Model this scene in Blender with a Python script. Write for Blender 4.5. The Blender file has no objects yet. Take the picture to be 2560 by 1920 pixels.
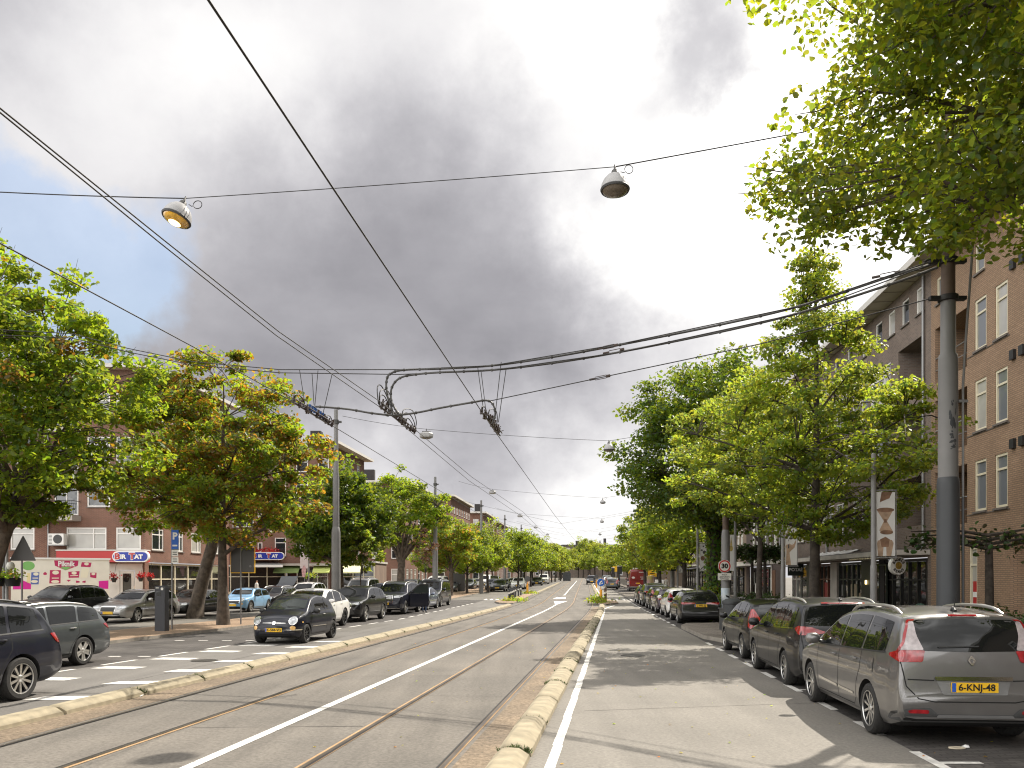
import bpy, bmesh, math, random
import numpy as np
from mathutils import Vector, Matrix
from mathutils.bvhtree import BVHTree

R = math.radians
rng = random.Random(11)
scene = bpy.context.scene
COL = scene.collection
# ------------------------------------------------------------------ view geometry (metres; camera looks along +Y)
F, U0, V0, CAMZ = 2100.0, 1280.0, 1444.0, 2.0

def sm(t):
    t = max(0.0, min(1.0, t))
    return t * t * (3 - 2 * t)

def gz(y):                      # the street rises very gently in the distance
    return 0.0 if y < 55 else 0.008 * (y - 55) * sm((y - 55) / 30.0) if y < 300 else 0.008 * 245

def centre(y):                  # centre line between the two tram tracks
    if y < 45: return -3.43 + 0.13 * (y - 8.71)
    c45 = -3.43 + 0.13 * 36.29
    if y < 70:
        t = y - 45
        return c45 + 0.13 * t - (0.13 - 0.0875) * t * t / 50.0
    c70 = c45 + 0.13 * 25 - (0.13 - 0.0875) * 12.5
    return c70 + 0.0875 * (y - 70)

def P(u, v, y):                 # the point at depth y seen at photo position u, v
    return Vector(((u - U0) / F * y, y, CAMZ - (v - V0) / F * y))

def G(u, v):                    # ground point
    y = CAMZ * F / max(v - V0, 1.0)
    for _ in range(12):
        y = (CAMZ - gz(y)) * F / max(v - V0, 1.0)
    return Vector(((u - U0) / F * y, y, gz(y)))

def atx(u, y):
    return (u - U0) / F * y

# ------------------------------------------------------------------ mesh building
class MB:
    def __init__(s):
        s.v = []; s.f = []; s.m = []; s.uv = {}
    def face(s, pts, mi=0, uv=None):
        n = len(s.v)
        s.v.extend([tuple(p) for p in pts])
        if uv: s.uv[len(s.f)] = uv
        s.f.append(tuple(range(n, n + len(pts)))); s.m.append(mi)
    def mesh(s, vs, fs, mi=0, M=None):
        n = len(s.v)
        if M is None: s.v.extend([tuple(p) for p in vs])
        else: s.v.extend([tuple(M @ Vector(p)) for p in vs])
        for f in fs:
            s.f.append(tuple(n + i for i in f)); s.m.append(mi)
    def box(s, x0, y0, z0, x1, y1, z1, mi=0, M=None):
        vs = [(x0,y0,z0),(x1,y0,z0),(x1,y1,z0),(x0,y1,z0),(x0,y0,z1),(x1,y0,z1),(x1,y1,z1),(x0,y1,z1)]
        s.mesh(vs, [(0,3,2,1),(4,5,6,7),(0,1,5,4),(1,2,6,5),(2,3,7,6),(3,0,4,7)], mi, M)
    def tube(s, pts, rad, n=8, mi=0, cap=True, M=None):
        pts = [Vector(p) for p in pts]
        if not hasattr(rad, '__len__'): rad = [rad] * len(pts)
        vs = []; fs = []
        up = Vector((0.13, 0.31, 0.94))
        for i, p in enumerate(pts):
            d = (pts[min(i + 1, len(pts) - 1)] - pts[max(i - 1, 0)])
            if d.length < 1e-9: d = Vector((0, 0, 1))
            d.normalize()
            if i == 0:
                a = d.cross(up if abs(d.dot(up)) < 0.95 else Vector((1, 0, 0))).normalized()
            else:
                a = (a - d * a.dot(d))
                a = a.normalized() if a.length > 1e-6 else d.cross(Vector((1, 0.2, 0))).normalized()
            b = d.cross(a)
            for k in range(n):
                t = 2 * math.pi * k / n
                vs.append(p + (a * math.cos(t) + b * math.sin(t)) * rad[i])
        for i in range(len(pts) - 1):
            for k in range(n):
                k2 = (k + 1) % n
                fs.append((i*n+k, i*n+k2, (i+1)*n+k2, (i+1)*n+k))
        if cap:
            fs.append(tuple(range(n - 1, -1, -1)))
            fs.append(tuple((len(pts)-1)*n + k for k in range(n)))
        s.mesh(vs, fs, mi, M)
    def lathe(s, prof, n=20, mi=0, M=None, cap=True):      # prof of (r, z) about z
        vs = []; fs = []
        for r, z in prof:
            for k in range(n):
                t = 2 * math.pi * k / n
                vs.append((r * math.cos(t), r * math.sin(t), z))
        for i in range(len(prof) - 1):
            for k in range(n):
                k2 = (k + 1) % n
                fs.append((i*n+k, i*n+k2, (i+1)*n+k2, (i+1)*n+k))
        if cap and prof[0][0] > 1e-4: fs.append(tuple(range(n - 1, -1, -1)))
        if cap and prof[-1][0] > 1e-4: fs.append(tuple((len(prof)-1)*n + k for k in range(n)))
        s.mesh(vs, fs, mi, M)
    def prism(s, poly, d0, d1, mi=0, M=None):    # poly in (x, z), extruded along y
        n = len(poly)
        vs = [(p[0], d0, p[1]) for p in poly] + [(p[0], d1, p[1]) for p in poly]
        fs = [tuple(range(n)), tuple(range(2*n-1, n-1, -1))]
        for i in range(n):
            j = (i + 1) % n
            fs.append((i, i + n, j + n, j))
        s.mesh(vs, fs, mi, M)
    def build(s, name, mats, parent=None, smooth=None, rel=False):
        me = bpy.data.meshes.new(name)
        off = parent.location if (rel and parent) else None
        vs = s.v if off is None else [(x-off[0], y-off[1], z-off[2]) for x, y, z in s.v]
        me.from_pydata(vs, [], s.f)
        if not isinstance(mats, (list, tuple)): mats = [mats]
        for m in mats: me.materials.append(m)
        me.polygons.foreach_set('material_index', s.m)
        if s.uv:
            ul = me.uv_layers.new(name='UVMap')
            for fi, uv in s.uv.items():
                p = me.polygons[fi]
                for k, li in enumerate(p.loop_indices):
                    ul.data[li].uv = uv[k]
        if smooth is not None:
            me.polygons.foreach_set('use_smooth', [True] * len(me.polygons))
            me.update()
            if smooth < 179: me.set_sharp_from_angle(angle=R(smooth))
        me.update()
        o = bpy.data.objects.new(name, me)
        COL.objects.link(o)
        if parent: o.parent = parent
        return o

def empty(name, loc, rz=0.0):
    o = bpy.data.objects.new(name, None)
    o.empty_display_size = 0.3
    o.location = loc; o.rotation_euler = (0, 0, rz)
    COL.objects.link(o)
    return o

def tag(o, label=None, cat=None, group=None, kind=None):
    if label: o['label'] = label
    if cat: o['category'] = cat
    if group: o['group'] = group
    if kind: o['kind'] = kind
    return o

def struct(o):
    o['kind'] = 'structure'
    return o

KIDS = {}
def copy_tree(o, parent=None):
    c = o.copy(); COL.objects.link(c)
    if parent: c.parent = parent
    for ch in list(o.children): copy_tree(ch, c)
    return c

def rounded(poly, r=0.03, n=4):
    out = []
    N = len(poly)
    for i in range(N):
        p = Vector(poly[i]); a = Vector(poly[i-1]); b = Vector(poly[(i+1) % N])
        la = (a-p).length; lb = (b-p).length
        q = min(r, la*0.45, lb*0.45)
        s = p + (a-p).normalized()*q; e = p + (b-p).normalized()*q
        for k in range(n+1):
            t = k/n
            out.append(tuple((1-t)*(1-t)*s + 2*t*(1-t)*p + t*t*e))
    return out

def ellipse(cx, cz, rx, rz, n=24, a0=0.0):
    return [(cx + rx*math.cos(a0+2*math.pi*k/n), cz + rz*math.sin(a0+2*math.pi*k/n)) for k in range(n)]

def text_mesh(body, size, name, mat, parent, M, align='CENTER', depth=0.004, sx=1.0, bold=0.0, space=1.0):
    cu = bpy.data.curves.new('lettering', 'FONT')
    cu.body = body; cu.size = size; cu.align_x = align; cu.align_y = 'CENTER'
    cu.extrude = depth; cu.offset = bold; cu.resolution_u = 3; cu.space_character = space
    t = bpy.data.objects.new('lettering_source', cu)
    COL.objects.link(t)
    bpy.context.view_layer.update()
    dg = bpy.context.evaluated_depsgraph_get()
    me = bpy.data.meshes.new_from_object(t.evaluated_get(dg))
    bpy.data.objects.remove(t); bpy.data.curves.remove(cu)
    me.materials.clear(); me.materials.append(mat)
    # text lies in XY: put it upright in the local x/z plane facing -y
    me.transform(M @ Matrix.Rotation(R(90), 4, 'X') @ Matrix.Diagonal((sx, 1, 1, 1)))
    o = bpy.data.objects.new(name, me); COL.objects.link(o)
    if parent: o.parent = parent
    return o
T = Matrix.Translation

# ------------------------------------------------------------------ materials
MAT = {}
def nt(m):
    m.use_nodes = True
    n = m.node_tree
    n.nodes.clear()
    return n, n.nodes, n.links

def mat(name, col, rough=0.6, metal=0.0, var=0.0, scale=8.0, bump=0.0, coat=0.0, spec=0.5, coord='Object', detail=4.0, col2=None, bscale=None):
    if name in MAT: return MAT[name]
    m = bpy.data.materials.new(name)
    n, N, Lk = nt(m)
    out = N.new('ShaderNodeOutputMaterial'); b = N.new('ShaderNodeBsdfPrincipled')
    Lk.new(b.outputs[0], out.inputs[0])
    b.inputs['Base Color'].default_value = (*col, 1); b.inputs['Roughness'].default_value = rough
    b.inputs['Metallic'].default_value = metal; b.inputs['Coat Weight'].default_value = coat
    b.inputs['Coat Roughness'].default_value = 0.03
    b.inputs['Specular IOR Level'].default_value = spec
    if var or bump or col2:
        tc = N.new('ShaderNodeTexCoord')
        nz = N.new('ShaderNodeTexNoise'); nz.inputs['Scale'].default_value = scale; nz.inputs['Detail'].default_value = detail
        Lk.new(tc.outputs[coord], nz.inputs['Vector'])
        if var or col2:
            mx = N.new('ShaderNodeMix'); mx.data_type = 'RGBA'
            a = [c*(1-var) for c in col]; c2 = col2 if col2 else [min(1, c*(1+var)) for c in col]
            mx.inputs[6].default_value = (*a, 1); mx.inputs[7].default_value = (*c2, 1)
            rp = N.new('ShaderNodeMapRange'); rp.inputs[1].default_value = 0.32; rp.inputs[2].default_value = 0.68
            Lk.new(nz.outputs['Fac'], rp.inputs[0]); Lk.new(rp.outputs[0], mx.inputs[0])
            Lk.new(mx.outputs[2], b.inputs['Base Color'])
        if bump:
            nb = nz
            if bscale:
                nb = N.new('ShaderNodeTexNoise'); nb.inputs['Scale'].default_value = bscale; nb.inputs['Detail'].default_value = 3
                Lk.new(tc.outputs[coord], nb.inputs['Vector'])
            bp = N.new('ShaderNodeBump'); bp.inputs['Strength'].default_value = bump; bp.inputs['Distance'].default_value = 0.02
            Lk.new(nb.outputs['Fac'], bp.inputs['Height']); Lk.new(bp.outputs[0], b.inputs['Normal'])
    MAT[name] = m
    return m

def ground_mat(name, col, speck=0.35, patch=0.2, sscale=60.0, pscale=0.35, rough=0.85, warm=None, bump=0.25, streak=0.0):
    """asphalt, gravel: fine speckle, broad wear patches and lengthwise wear in world metres"""
    m = bpy.data.materials.new(name)
    n, N, Lk = nt(m)
    out = N.new('ShaderNodeOutputMaterial'); b = N.new('ShaderNodeBsdfPrincipled')
    Lk.new(b.outputs[0], out.inputs[0])
    b.inputs['Roughness'].default_value = rough; b.inputs['Specular IOR Level'].default_value = 0.3
    g = N.new('ShaderNodeNewGeometry')
    n1 = N.new('ShaderNodeTexNoise'); n1.inputs['Scale'].default_value = sscale; n1.inputs['Detail'].default_value = 6; n1.inputs['Roughness'].default_value = 0.75
    n2 = N.new('ShaderNodeTexNoise'); n2.inputs['Scale'].default_value = pscale; n2.inputs['Detail'].default_value = 5; n2.inputs['Roughness'].default_value = 0.65
    mp = N.new('ShaderNodeMapping'); mp.inputs['Scale'].default_value = (2.2, 0.12, 1); mp.inputs['Rotation'].default_value = (0, 0, R(7))
    n3 = N.new('ShaderNodeTexNoise'); n3.inputs['Scale'].default_value = 1.0; n3.inputs['Detail'].default_value = 4
    Lk.new(g.outputs['Position'], n1.inputs['Vector']); Lk.new(g.outputs['Position'], n2.inputs['Vector'])
    Lk.new(g.outputs['Position'], mp.inputs['Vector']); Lk.new(mp.outputs[0], n3.inputs['Vector'])
    def rng_(src, amt):
        r = N.new('ShaderNodeMapRange'); r.inputs[1].default_value = 0.25; r.inputs[2].default_value = 0.75
        r.inputs[3].default_value = 1 - amt; r.inputs[4].default_value = 1 + amt
        Lk.new(src, r.inputs[0]); return r.outputs[0]
    a = rng_(n1.outputs['Fac'], speck); c = rng_(n2.outputs['Fac'], patch); e = rng_(n3.outputs['Fac'], streak)
    m1 = N.new('ShaderNodeMath'); m1.operation = 'MULTIPLY'; Lk.new(a, m1.inputs[0]); Lk.new(c, m1.inputs[1])
    m2 = N.new('ShaderNodeMath'); m2.operation = 'MULTIPLY'; Lk.new(m1.outputs[0], m2.inputs[0]); Lk.new(e, m2.inputs[1])
    mx = N.new('ShaderNodeMix'); mx.data_type = 'RGBA'
    mx.inputs[6].default_value = (*col, 1); mx.inputs[7].default_value = (*(warm or col), 1)
    Lk.new(n2.outputs['Fac'], mx.inputs[0])
    vm = N.new('ShaderNodeVectorMath'); vm.operation = 'SCALE'
    Lk.new(mx.outputs[2], vm.inputs[0]); Lk.new(m2.outputs[0], vm.inputs['Scale'])
    Lk.new(vm.outputs[0], b.inputs['Base Color'])
    bp = N.new('ShaderNodeBump'); bp.inputs['Strength'].default_value = bump; bp.inputs['Distance'].default_value = 0.01
    Lk.new(n1.outputs['Fac'], bp.inputs['Height']); Lk.new(bp.outputs[0], b.inputs['Normal'])
    MAT[name] = m
    return m

def brick_mat(name, c1, c2, mortar, bw=0.22, bh=0.066, ms=0.012, use='UV', rot=0.0, dirt=0.2, rough=0.85, freq=2):
    m = bpy.data.materials.new(name)
    n, N, Lk = nt(m)
    out = N.new('ShaderNodeOutputMaterial'); b = N.new('ShaderNodeBsdfPrincipled')
    Lk.new(b.outputs[0], out.inputs[0]); b.inputs['Roughness'].default_value = rough
    b.inputs['Specular IOR Level'].default_value = 0.25
    g = N.new('ShaderNodeNewGeometry'); tc = N.new('ShaderNodeTexCoord')
    mp = N.new('ShaderNodeMapping'); mp.inputs['Rotation'].default_value = (0, 0, rot)
    Lk.new(tc.outputs['UV'] if use == 'UV' else g.outputs['Position'], mp.inputs['Vector'])
    br = N.new('ShaderNodeTexBrick'); br.inputs['Scale'].default_value = 1
    br.inputs['Brick Width'].default_value = bw; br.inputs['Row Height'].default_value = bh
    br.inputs['Mortar Size'].default_value = ms; br.inputs['Mortar Smooth'].default_value = 0.3; br.inputs['Bias'].default_value = -0.1
    br.inputs['Color1'].default_value = (*c1, 1); br.inputs['Color2'].default_value = (*c2, 1); br.inputs['Mortar'].default_value = (*mortar, 1)
    br.offset_frequency = freq
    Lk.new(mp.outputs[0], br.inputs['Vector'])
    nz = N.new('ShaderNodeTexNoise'); nz.inputs['Scale'].default_value = 0.7; nz.inputs['Detail'].default_value = 6; nz.inputs['Roughness'].default_value = 0.7
    Lk.new(g.outputs['Position'], nz.inputs['Vector'])
    r = N.new('ShaderNodeMapRange'); r.inputs[1].default_value = 0.3; r.inputs[2].default_value = 0.7
    r.inputs[3].default_value = 1 - dirt; r.inputs[4].default_value = 1 + dirt
    Lk.new(nz.outputs['Fac'], r.inputs[0])
    vm = N.new('ShaderNodeVectorMath'); vm.operation = 'SCALE'
    Lk.new(br.outputs['Color'], vm.inputs[0]); Lk.new(r.outputs[0], vm.inputs['Scale'])
    Lk.new(vm.outputs[0], b.inputs['Base Color'])
    bp = N.new('ShaderNodeBump'); bp.inputs['Strength'].default_value = 0.35; bp.inputs['Distance'].default_value = 0.01; bp.invert = True
    Lk.new(br.outputs['Fac'], bp.inputs['Height']); Lk.new(bp.outputs[0], b.inputs['Normal'])
    MAT[name] = m
    return m

def emit_mat(name, col, strength):
    m = bpy.data.materials.new(name)
    n, N, Lk = nt(m)
    out = N.new('ShaderNodeOutputMaterial'); b = N.new('ShaderNodeEmission')
    b.inputs[0].default_value = (*col, 1); b.inputs[1].default_value = strength
    Lk.new(b.outputs[0], out.inputs[0]); MAT[name] = m
    return m

def paint(name, col, metal=0.0, rough=0.35, coat=0.9):
    """car paint: base with flakes under a glossy clear coat"""
    return mat('paint_' + name, col, rough=rough, metal=metal, coat=coat, var=0.06, scale=3.0, spec=0.2)

def glass_mat(name, col, rough=0.02, spec=0.8, wob=0.03, wscale=1.2):
    if name in MAT: return MAT[name]
    m = bpy.data.materials.new(name)
    n, N, Lk = nt(m)
    out = N.new('ShaderNodeOutputMaterial'); b = N.new('ShaderNodeBsdfPrincipled')
    Lk.new(b.outputs[0], out.inputs[0])
    b.inputs['Base Color'].default_value = (*col, 1); b.inputs['Roughness'].default_value = rough
    b.inputs['Specular IOR Level'].default_value = spec
    tc = N.new('ShaderNodeTexCoord'); nz = N.new('ShaderNodeTexNoise'); nz.inputs['Scale'].default_value = wscale
    bp = N.new('ShaderNodeBump'); bp.inputs['Strength'].default_value = wob; bp.inputs['Distance'].default_value = 0.3
    Lk.new(tc.outputs['Object'], nz.inputs['Vector']); Lk.new(nz.outputs['Fac'], bp.inputs['Height']); Lk.new(bp.outputs[0], b.inputs['Normal'])
    MAT[name] = m
    return m

def leaf_mat(name, col, trans, mixf=0.5):
    """leaf: reflects green and lets sun through yellow-green; each leaf has its own tint in the 'tint' colour attribute"""
    m = bpy.data.materials.new(name)
    n, N, Lk = nt(m)
    out = N.new('ShaderNodeOutputMaterial')
    at = N.new('ShaderNodeAttribute'); at.attribute_name = 'tint'
    d = N.new('ShaderNodeBsdfPrincipled'); d.inputs['Roughness'].default_value = 0.45; d.inputs['Specular IOR Level'].default_value = 0.35
    t = N.new('ShaderNodeBsdfTranslucent')
    for src, c, dst in ((at, col, d.inputs['Base Color']), (at, trans, t.inputs['Color'])):
        mx = N.new('ShaderNodeVectorMath'); mx.operation = 'MULTIPLY'
        mx.inputs[1].default_value = c
        Lk.new(at.outputs['Color'], mx.inputs[0]); Lk.new(mx.outputs[0], dst)
    ms = N.new('ShaderNodeMixShader'); ms.inputs[0].default_value = mixf
    Lk.new(d.outputs[0], ms.inputs[1]); Lk.new(t.outputs[0], ms.inputs[2]); Lk.new(ms.outputs[0], out.inputs[0])
    MAT[name] = m
    return m
# ------------------------------------------------------------------ camera, sun, sky
cam = bpy.data.objects.new('camera', bpy.data.cameras.new('camera'))
COL.objects.link(cam); scene.camera = cam
cam.location = (0, 0, CAMZ); cam.rotation_euler = (R(90), 0, 0)
cam.data.sensor_width = 36; cam.data.lens = F / 2560 * 36
cam.data.shift_y = (V0 - 960) / 2560
cam.data.clip_start = 0.1; cam.data.clip_end = 4000

SUN_DIR = Vector((0.63, 0.745, 1.03)).normalized()
SUN_EL = math.asin(SUN_DIR.z); SUN_AZ = math.atan2(SUN_DIR.x, SUN_DIR.y)
sun = bpy.data.objects.new('sun', bpy.data.lights.new('sun', 'SUN'))
COL.objects.link(sun)
sun.data.energy = 3.9; sun.data.angle = R(0.55); sun.data.color = (1.0, 0.93, 0.82)
sun.rotation_euler = SUN_DIR.to_track_quat('Z', 'Y').to_euler()
sun.location = (30, 20, 60)

BEHIND_FILL = 1.5
world = bpy.data.worlds.new('World'); scene.world = world
world.use_nodes = True
wn = world.node_tree; N = wn.nodes; Lk = wn.links
N.clear()
wout = N.new('ShaderNodeOutputWorld')
skyt = N.new('ShaderNodeTexSky'); skyt.sky_type = 'NISHITA'; skyt.sun_disc = False
skyt.sun_elevation = SUN_EL; skyt.sun_rotation = SUN_AZ; skyt.air_density = 1.2; skyt.dust_density = 1.5
bg1 = N.new('ShaderNodeBackground'); bg1.inputs[1].default_value = 0.10
Lk.new(skyt.outputs[0], bg1.inputs[0])
bg2 = N.new('ShaderNodeBackground'); bg2.inputs[1].default_value = 1.0
tc = N.new('ShaderNodeTexCoord')
def math_(op, a, b=None, clamp=False):
    n = N.new('ShaderNodeMath'); n.operation = op; n.use_clamp = clamp
    for i, x in enumerate((a, b)):
        if x is None: continue
        if isinstance(x, (int, float)): n.inputs[i].default_value = x
        else: Lk.new(x, n.inputs[i])
    return n.outputs[0]
# warp the direction a little so the cloud edges are ragged
def noise_(scale, detail, rough, vec):
    n = N.new('ShaderNodeTexNoise'); n.inputs['Scale'].default_value = scale; n.inputs['Detail'].default_value = detail
    n.inputs['Roughness'].default_value = rough
    Lk.new(vec, n.inputs['Vector']); return n
nw = noise_(3.4, 10, 0.62, tc.outputs['Generated'])
vs = N.new('ShaderNodeVectorMath'); vs.operation = 'SUBTRACT'; vs.inputs[1].default_value = (0.5, 0.5, 0.5)
Lk.new(nw.outputs['Color'], vs.inputs[0])
vsc = N.new('ShaderNodeVectorMath'); vsc.operation = 'SCALE'; vsc.inputs['Scale'].default_value = 0.24
Lk.new(vs.outputs[0], vsc.inputs[0])
va = N.new('ShaderNodeVectorMath'); va.operation = 'ADD'
Lk.new(tc.outputs['Generated'], va.inputs[0]); Lk.new(vsc.outputs[0], va.inputs[1])
nw2 = noise_(15, 8, 0.6, tc.outputs['Generated'])
v2 = N.new('ShaderNodeVectorMath'); v2.operation = 'SUBTRACT'; v2.inputs[1].default_value = (0.5, 0.5, 0.5); Lk.new(nw2.outputs['Color'], v2.inputs[0])
v3 = N.new('ShaderNodeVectorMath'); v3.operation = 'SCALE'; v3.inputs['Scale'].default_value = 0.09; Lk.new(v2.outputs[0], v3.inputs[0])
vb = N.new('ShaderNodeVectorMath'); vb.operation = 'ADD'; Lk.new(va.outputs[0], vb.inputs[0]); Lk.new(v3.outputs[0], vb.inputs[1]); va = vb
vn = N.new('ShaderNodeVectorMath'); vn.operation = 'NORMALIZE'
Lk.new(va.outputs[0], vn.inputs[0])
def blob(u, v, sharp):                    # soft patch of the cloud cover round one direction
    d = Vector(((u - U0) / F, 1, (V0 - v) / F)).normalized()
    n = N.new('ShaderNodeVectorMath'); n.operation = 'DOT_PRODUCT'; n.inputs[1].default_value = d
    Lk.new(vn.outputs[0], n.inputs[0])
    e = math_('SUBTRACT', n.outputs['Value'], 1.0)
    return math_('EXPONENT', math_('MULTIPLY', e, sharp))
total = None
for u, v, k, amp in (
        (2250, 120, 45, 0.42), (1740, 610, 190, 0.36), (1900, 420, 150, 0.26), (1960, 230, 90, 0.26), (1360, -40, 110, 0.32), (1560, 60, 400, 0.16), (560, 120, 110, 0.20), (850, 40, 130, 0.12), (250, 150, 90, 0.08),
        (2900, 300, 30, 0.20), (1690, 130, 420, -0.25), (1770, 60, 700, -0.16), (1700, 260, 500, -0.12), (1000, 860, 50, -0.035), (1470, 1270, 130, 0.23), (930, 1170, 220, 0.17), (1650, 1000, 260, 0.06),
        (60, 420, 160, 0.12), (2000, 800, 120, 0.07), (1330, 1380, 300, 0.08), (1500, 790, 120, -0.03), (-100, 100, 60, 0.02)):
    t = math_('MULTIPLY', blob(u, v, k), amp)
    total = t if total is None else math_('ADD', total, t)
# fine billows, flattened towards the horizon as cloud decks are
sx = N.new('ShaderNodeSeparateXYZ'); Lk.new(tc.outputs['Generated'], sx.inputs[0])
dz = math_('ADD', math_('MAXIMUM', sx.outputs[2], 0.0), 0.34)
cb = N.new('ShaderNodeCombineXYZ')
Lk.new(math_('DIVIDE', sx.outputs[0], dz), cb.inputs[0]); Lk.new(math_('DIVIDE', sx.outputs[1], dz), cb.inputs[1])
nf = noise_(2.6, 9, 0.56, cb.outputs[0])
np_ = noise_(7.5, 9, 0.58, tc.outputs['Generated'])
low = N.new('ShaderNodeMapRange'); low.inputs[1].default_value = 0.26; low.inputs[2].default_value = 0.06; low.inputs[3].default_value = 0.0; low.inputs[4].default_value = 0.75
Lk.new(sx.outputs[2], low.inputs[0])
puff = math_('MULTIPLY', math_('MAXIMUM', math_('SUBTRACT', np_.outputs['Fac'], 0.47), -0.06), low.outputs[0])
bill = math_('MULTIPLY', math_('SUBTRACT', nf.outputs['Fac'], 0.5), 0.20)
# fill brightness added to the unseen sky behind and left, lifting the shaded fronts
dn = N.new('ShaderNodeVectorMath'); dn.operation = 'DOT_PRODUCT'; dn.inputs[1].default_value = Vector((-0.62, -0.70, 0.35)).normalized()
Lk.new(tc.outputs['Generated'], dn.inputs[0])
bh = N.new('ShaderNodeMapRange'); bh.interpolation_type = 'SMOOTHSTEP'; bh.inputs[1].default_value = -0.05; bh.inputs[2].default_value = 0.75; bh.inputs[4].default_value = BEHIND_FILL
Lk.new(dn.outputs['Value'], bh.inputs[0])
lum = math_('ADD', math_('ADD', total, 0.218), math_('ADD', bill, puff))
brk = N.new('ShaderNodeMapRange'); brk.interpolation_type = 'SMOOTHSTEP'; brk.inputs[1].default_value = 0.40; brk.inputs[2].default_value = 0.62; brk.inputs[3].default_value = 0.30; brk.inputs[4].default_value = 1.25
Lk.new(nf.outputs['Fac'], brk.inputs[0])
hz = N.new('ShaderNodeMapRange'); hz.interpolation_type = 'SMOOTHSTEP'; hz.inputs[1].default_value = 0.20; hz.inputs[2].default_value = 0.02; hz.inputs[3].default_value = 0.0; hz.inputs[4].default_value = 0.06
Lk.new(sx.outputs[2], hz.inputs[0])
lum = math_('ADD', lum, hz.outputs[0])
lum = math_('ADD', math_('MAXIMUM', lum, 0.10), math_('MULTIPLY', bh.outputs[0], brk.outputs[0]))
# thin bright cloud is neutral, thick cloud is slightly violet grey
rmp = N.new('ShaderNodeValToRGB')
rmp.color_ramp.elements[0].position = 0.0; rmp.color_ramp.elements[0].color = (0.965, 0.94, 1.06, 1)
rmp.color_ramp.elements[1].position = 0.55; rmp.color_ramp.elements[1].color = (1.0, 0.985, 0.97, 1)
Lk.new(lum, rmp.inputs[0])
vm = N.new('ShaderNodeVectorMath'); vm.operation = 'SCALE'
Lk.new(rmp.outputs[0], vm.inputs[0]); Lk.new(lum, vm.inputs['Scale'])
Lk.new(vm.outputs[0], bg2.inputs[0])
# the gap of blue sky
gap = None
for u, v, k, amp in ((190, 690, 240, 1.0), (300, 760, 380, 0.6), (-40, 470, 420, 0.8), (40, 560, 300, 0.4), (1990, 40, 2500, 0.7)):
    t = math_('MULTIPLY', blob(u, v, k), amp)
    gap = t if gap is None else math_('ADD', gap, t)
mr = N.new('ShaderNodeMapRange'); mr.inputs[1].default_value = 0.35; mr.inputs[2].default_value = 0.95; mr.inputs[4].default_value = 0.55
Lk.new(math_('ADD', gap, math_('MULTIPLY', math_('SUBTRACT', np_.outputs['Fac'], 0.5), 1.6)), mr.inputs[0])
mxs = N.new('ShaderNodeMixShader')
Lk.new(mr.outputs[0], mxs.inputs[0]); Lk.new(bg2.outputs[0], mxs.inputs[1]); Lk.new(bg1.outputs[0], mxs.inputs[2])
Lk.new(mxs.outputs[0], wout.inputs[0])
scene.view_settings.view_transform = 'Standard'; scene.view_settings.look = 'None'
scene.view_settings.exposure = 0.98; scene.view_settings.gamma = 1.0
scene.cycles.use_denoising = True
scene.cycles.filter_width = 1.15
scene.cycles.max_bounces = 8; scene.cycles.diffuse_bounces = 4; scene.cycles.transmission_bounces = 4
scene.cycles.caustics_reflective = False; scene.cycles.caustics_refractive = False
# ------------------------------------------------------------------ ground, lanes, kerbs, rails, markings
M_asph = ground_mat('asphalt_right', (0.176, 0.163, 0.145), speck=0.34, patch=0.16, sscale=22, rough=0.9, warm=(0.196, 0.180, 0.156), streak=0.10)
M_asphL = ground_mat('asphalt_left', (0.140, 0.131, 0.120), speck=0.30, patch=0.16, sscale=22, streak=0.12)
M_tram = ground_mat('asphalt_tramway', (0.124, 0.114, 0.101), speck=0.48, patch=0.22, sscale=18, warm=(0.140, 0.124, 0.105), streak=0.20, bump=0.5)
M_gravel = ground_mat('gravel_strip', (0.150, 0.120, 0.090), speck=0.85, patch=0.3, sscale=16, pscale=0.8, warm=(0.19, 0.14, 0.09), bump=0.8)
M_ground = ground_mat('asphalt_ground', (0.13, 0.12, 0.105), speck=0.3, patch=0.3, sscale=50)
M_pave = brick_mat('paving_tan', (0.34, 0.235, 0.155), (0.28, 0.20, 0.14), (0.17, 0.125, 0.09), bw=0.21, bh=0.07, ms=0.010, use='W', rot=R(7), dirt=0.22)
M_paveR = brick_mat('paving_grey', (0.20, 0.175, 0.15), (0.155, 0.135, 0.115), (0.10, 0.088, 0.075), bw=0.30, bh=0.30, ms=0.010, use='W', rot=R(5), dirt=0.25)
M_bay = brick_mat('paving_bay', (0.092, 0.084, 0.078), (0.066, 0.060, 0.057), (0.045, 0.041, 0.038), bw=0.21, bh=0.09, ms=0.008, use='W', rot=R(5), dirt=0.4)
M_kerb = mat('kerb_concrete', (0.285, 0.243, 0.165), 0.9, var=0.22, scale=5, bump=0.22, bscale=60, detail=7)
M_kerbR = mat('kerb_granite', (0.26, 0.235, 0.20), 0.85, var=0.2, scale=5, bump=0.2)
M_white = ground_mat('road_paint', (0.62, 0.60, 0.56), speck=0.22, patch=0.30, sscale=18, pscale=5, rough=0.7, bump=0.1)
M_rail = mat('rail_steel', (0.20, 0.17, 0.14), 0.38, metal=0.85, var=0.25, scale=2)
M_railedge = ground_mat('rail_edge', (0.33, 0.215, 0.115), speck=0.35, patch=0.25, sscale=45, pscale=0.9)
M_dark = mat('dark_gap', (0.012, 0.011, 0.010), 0.8)

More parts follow.
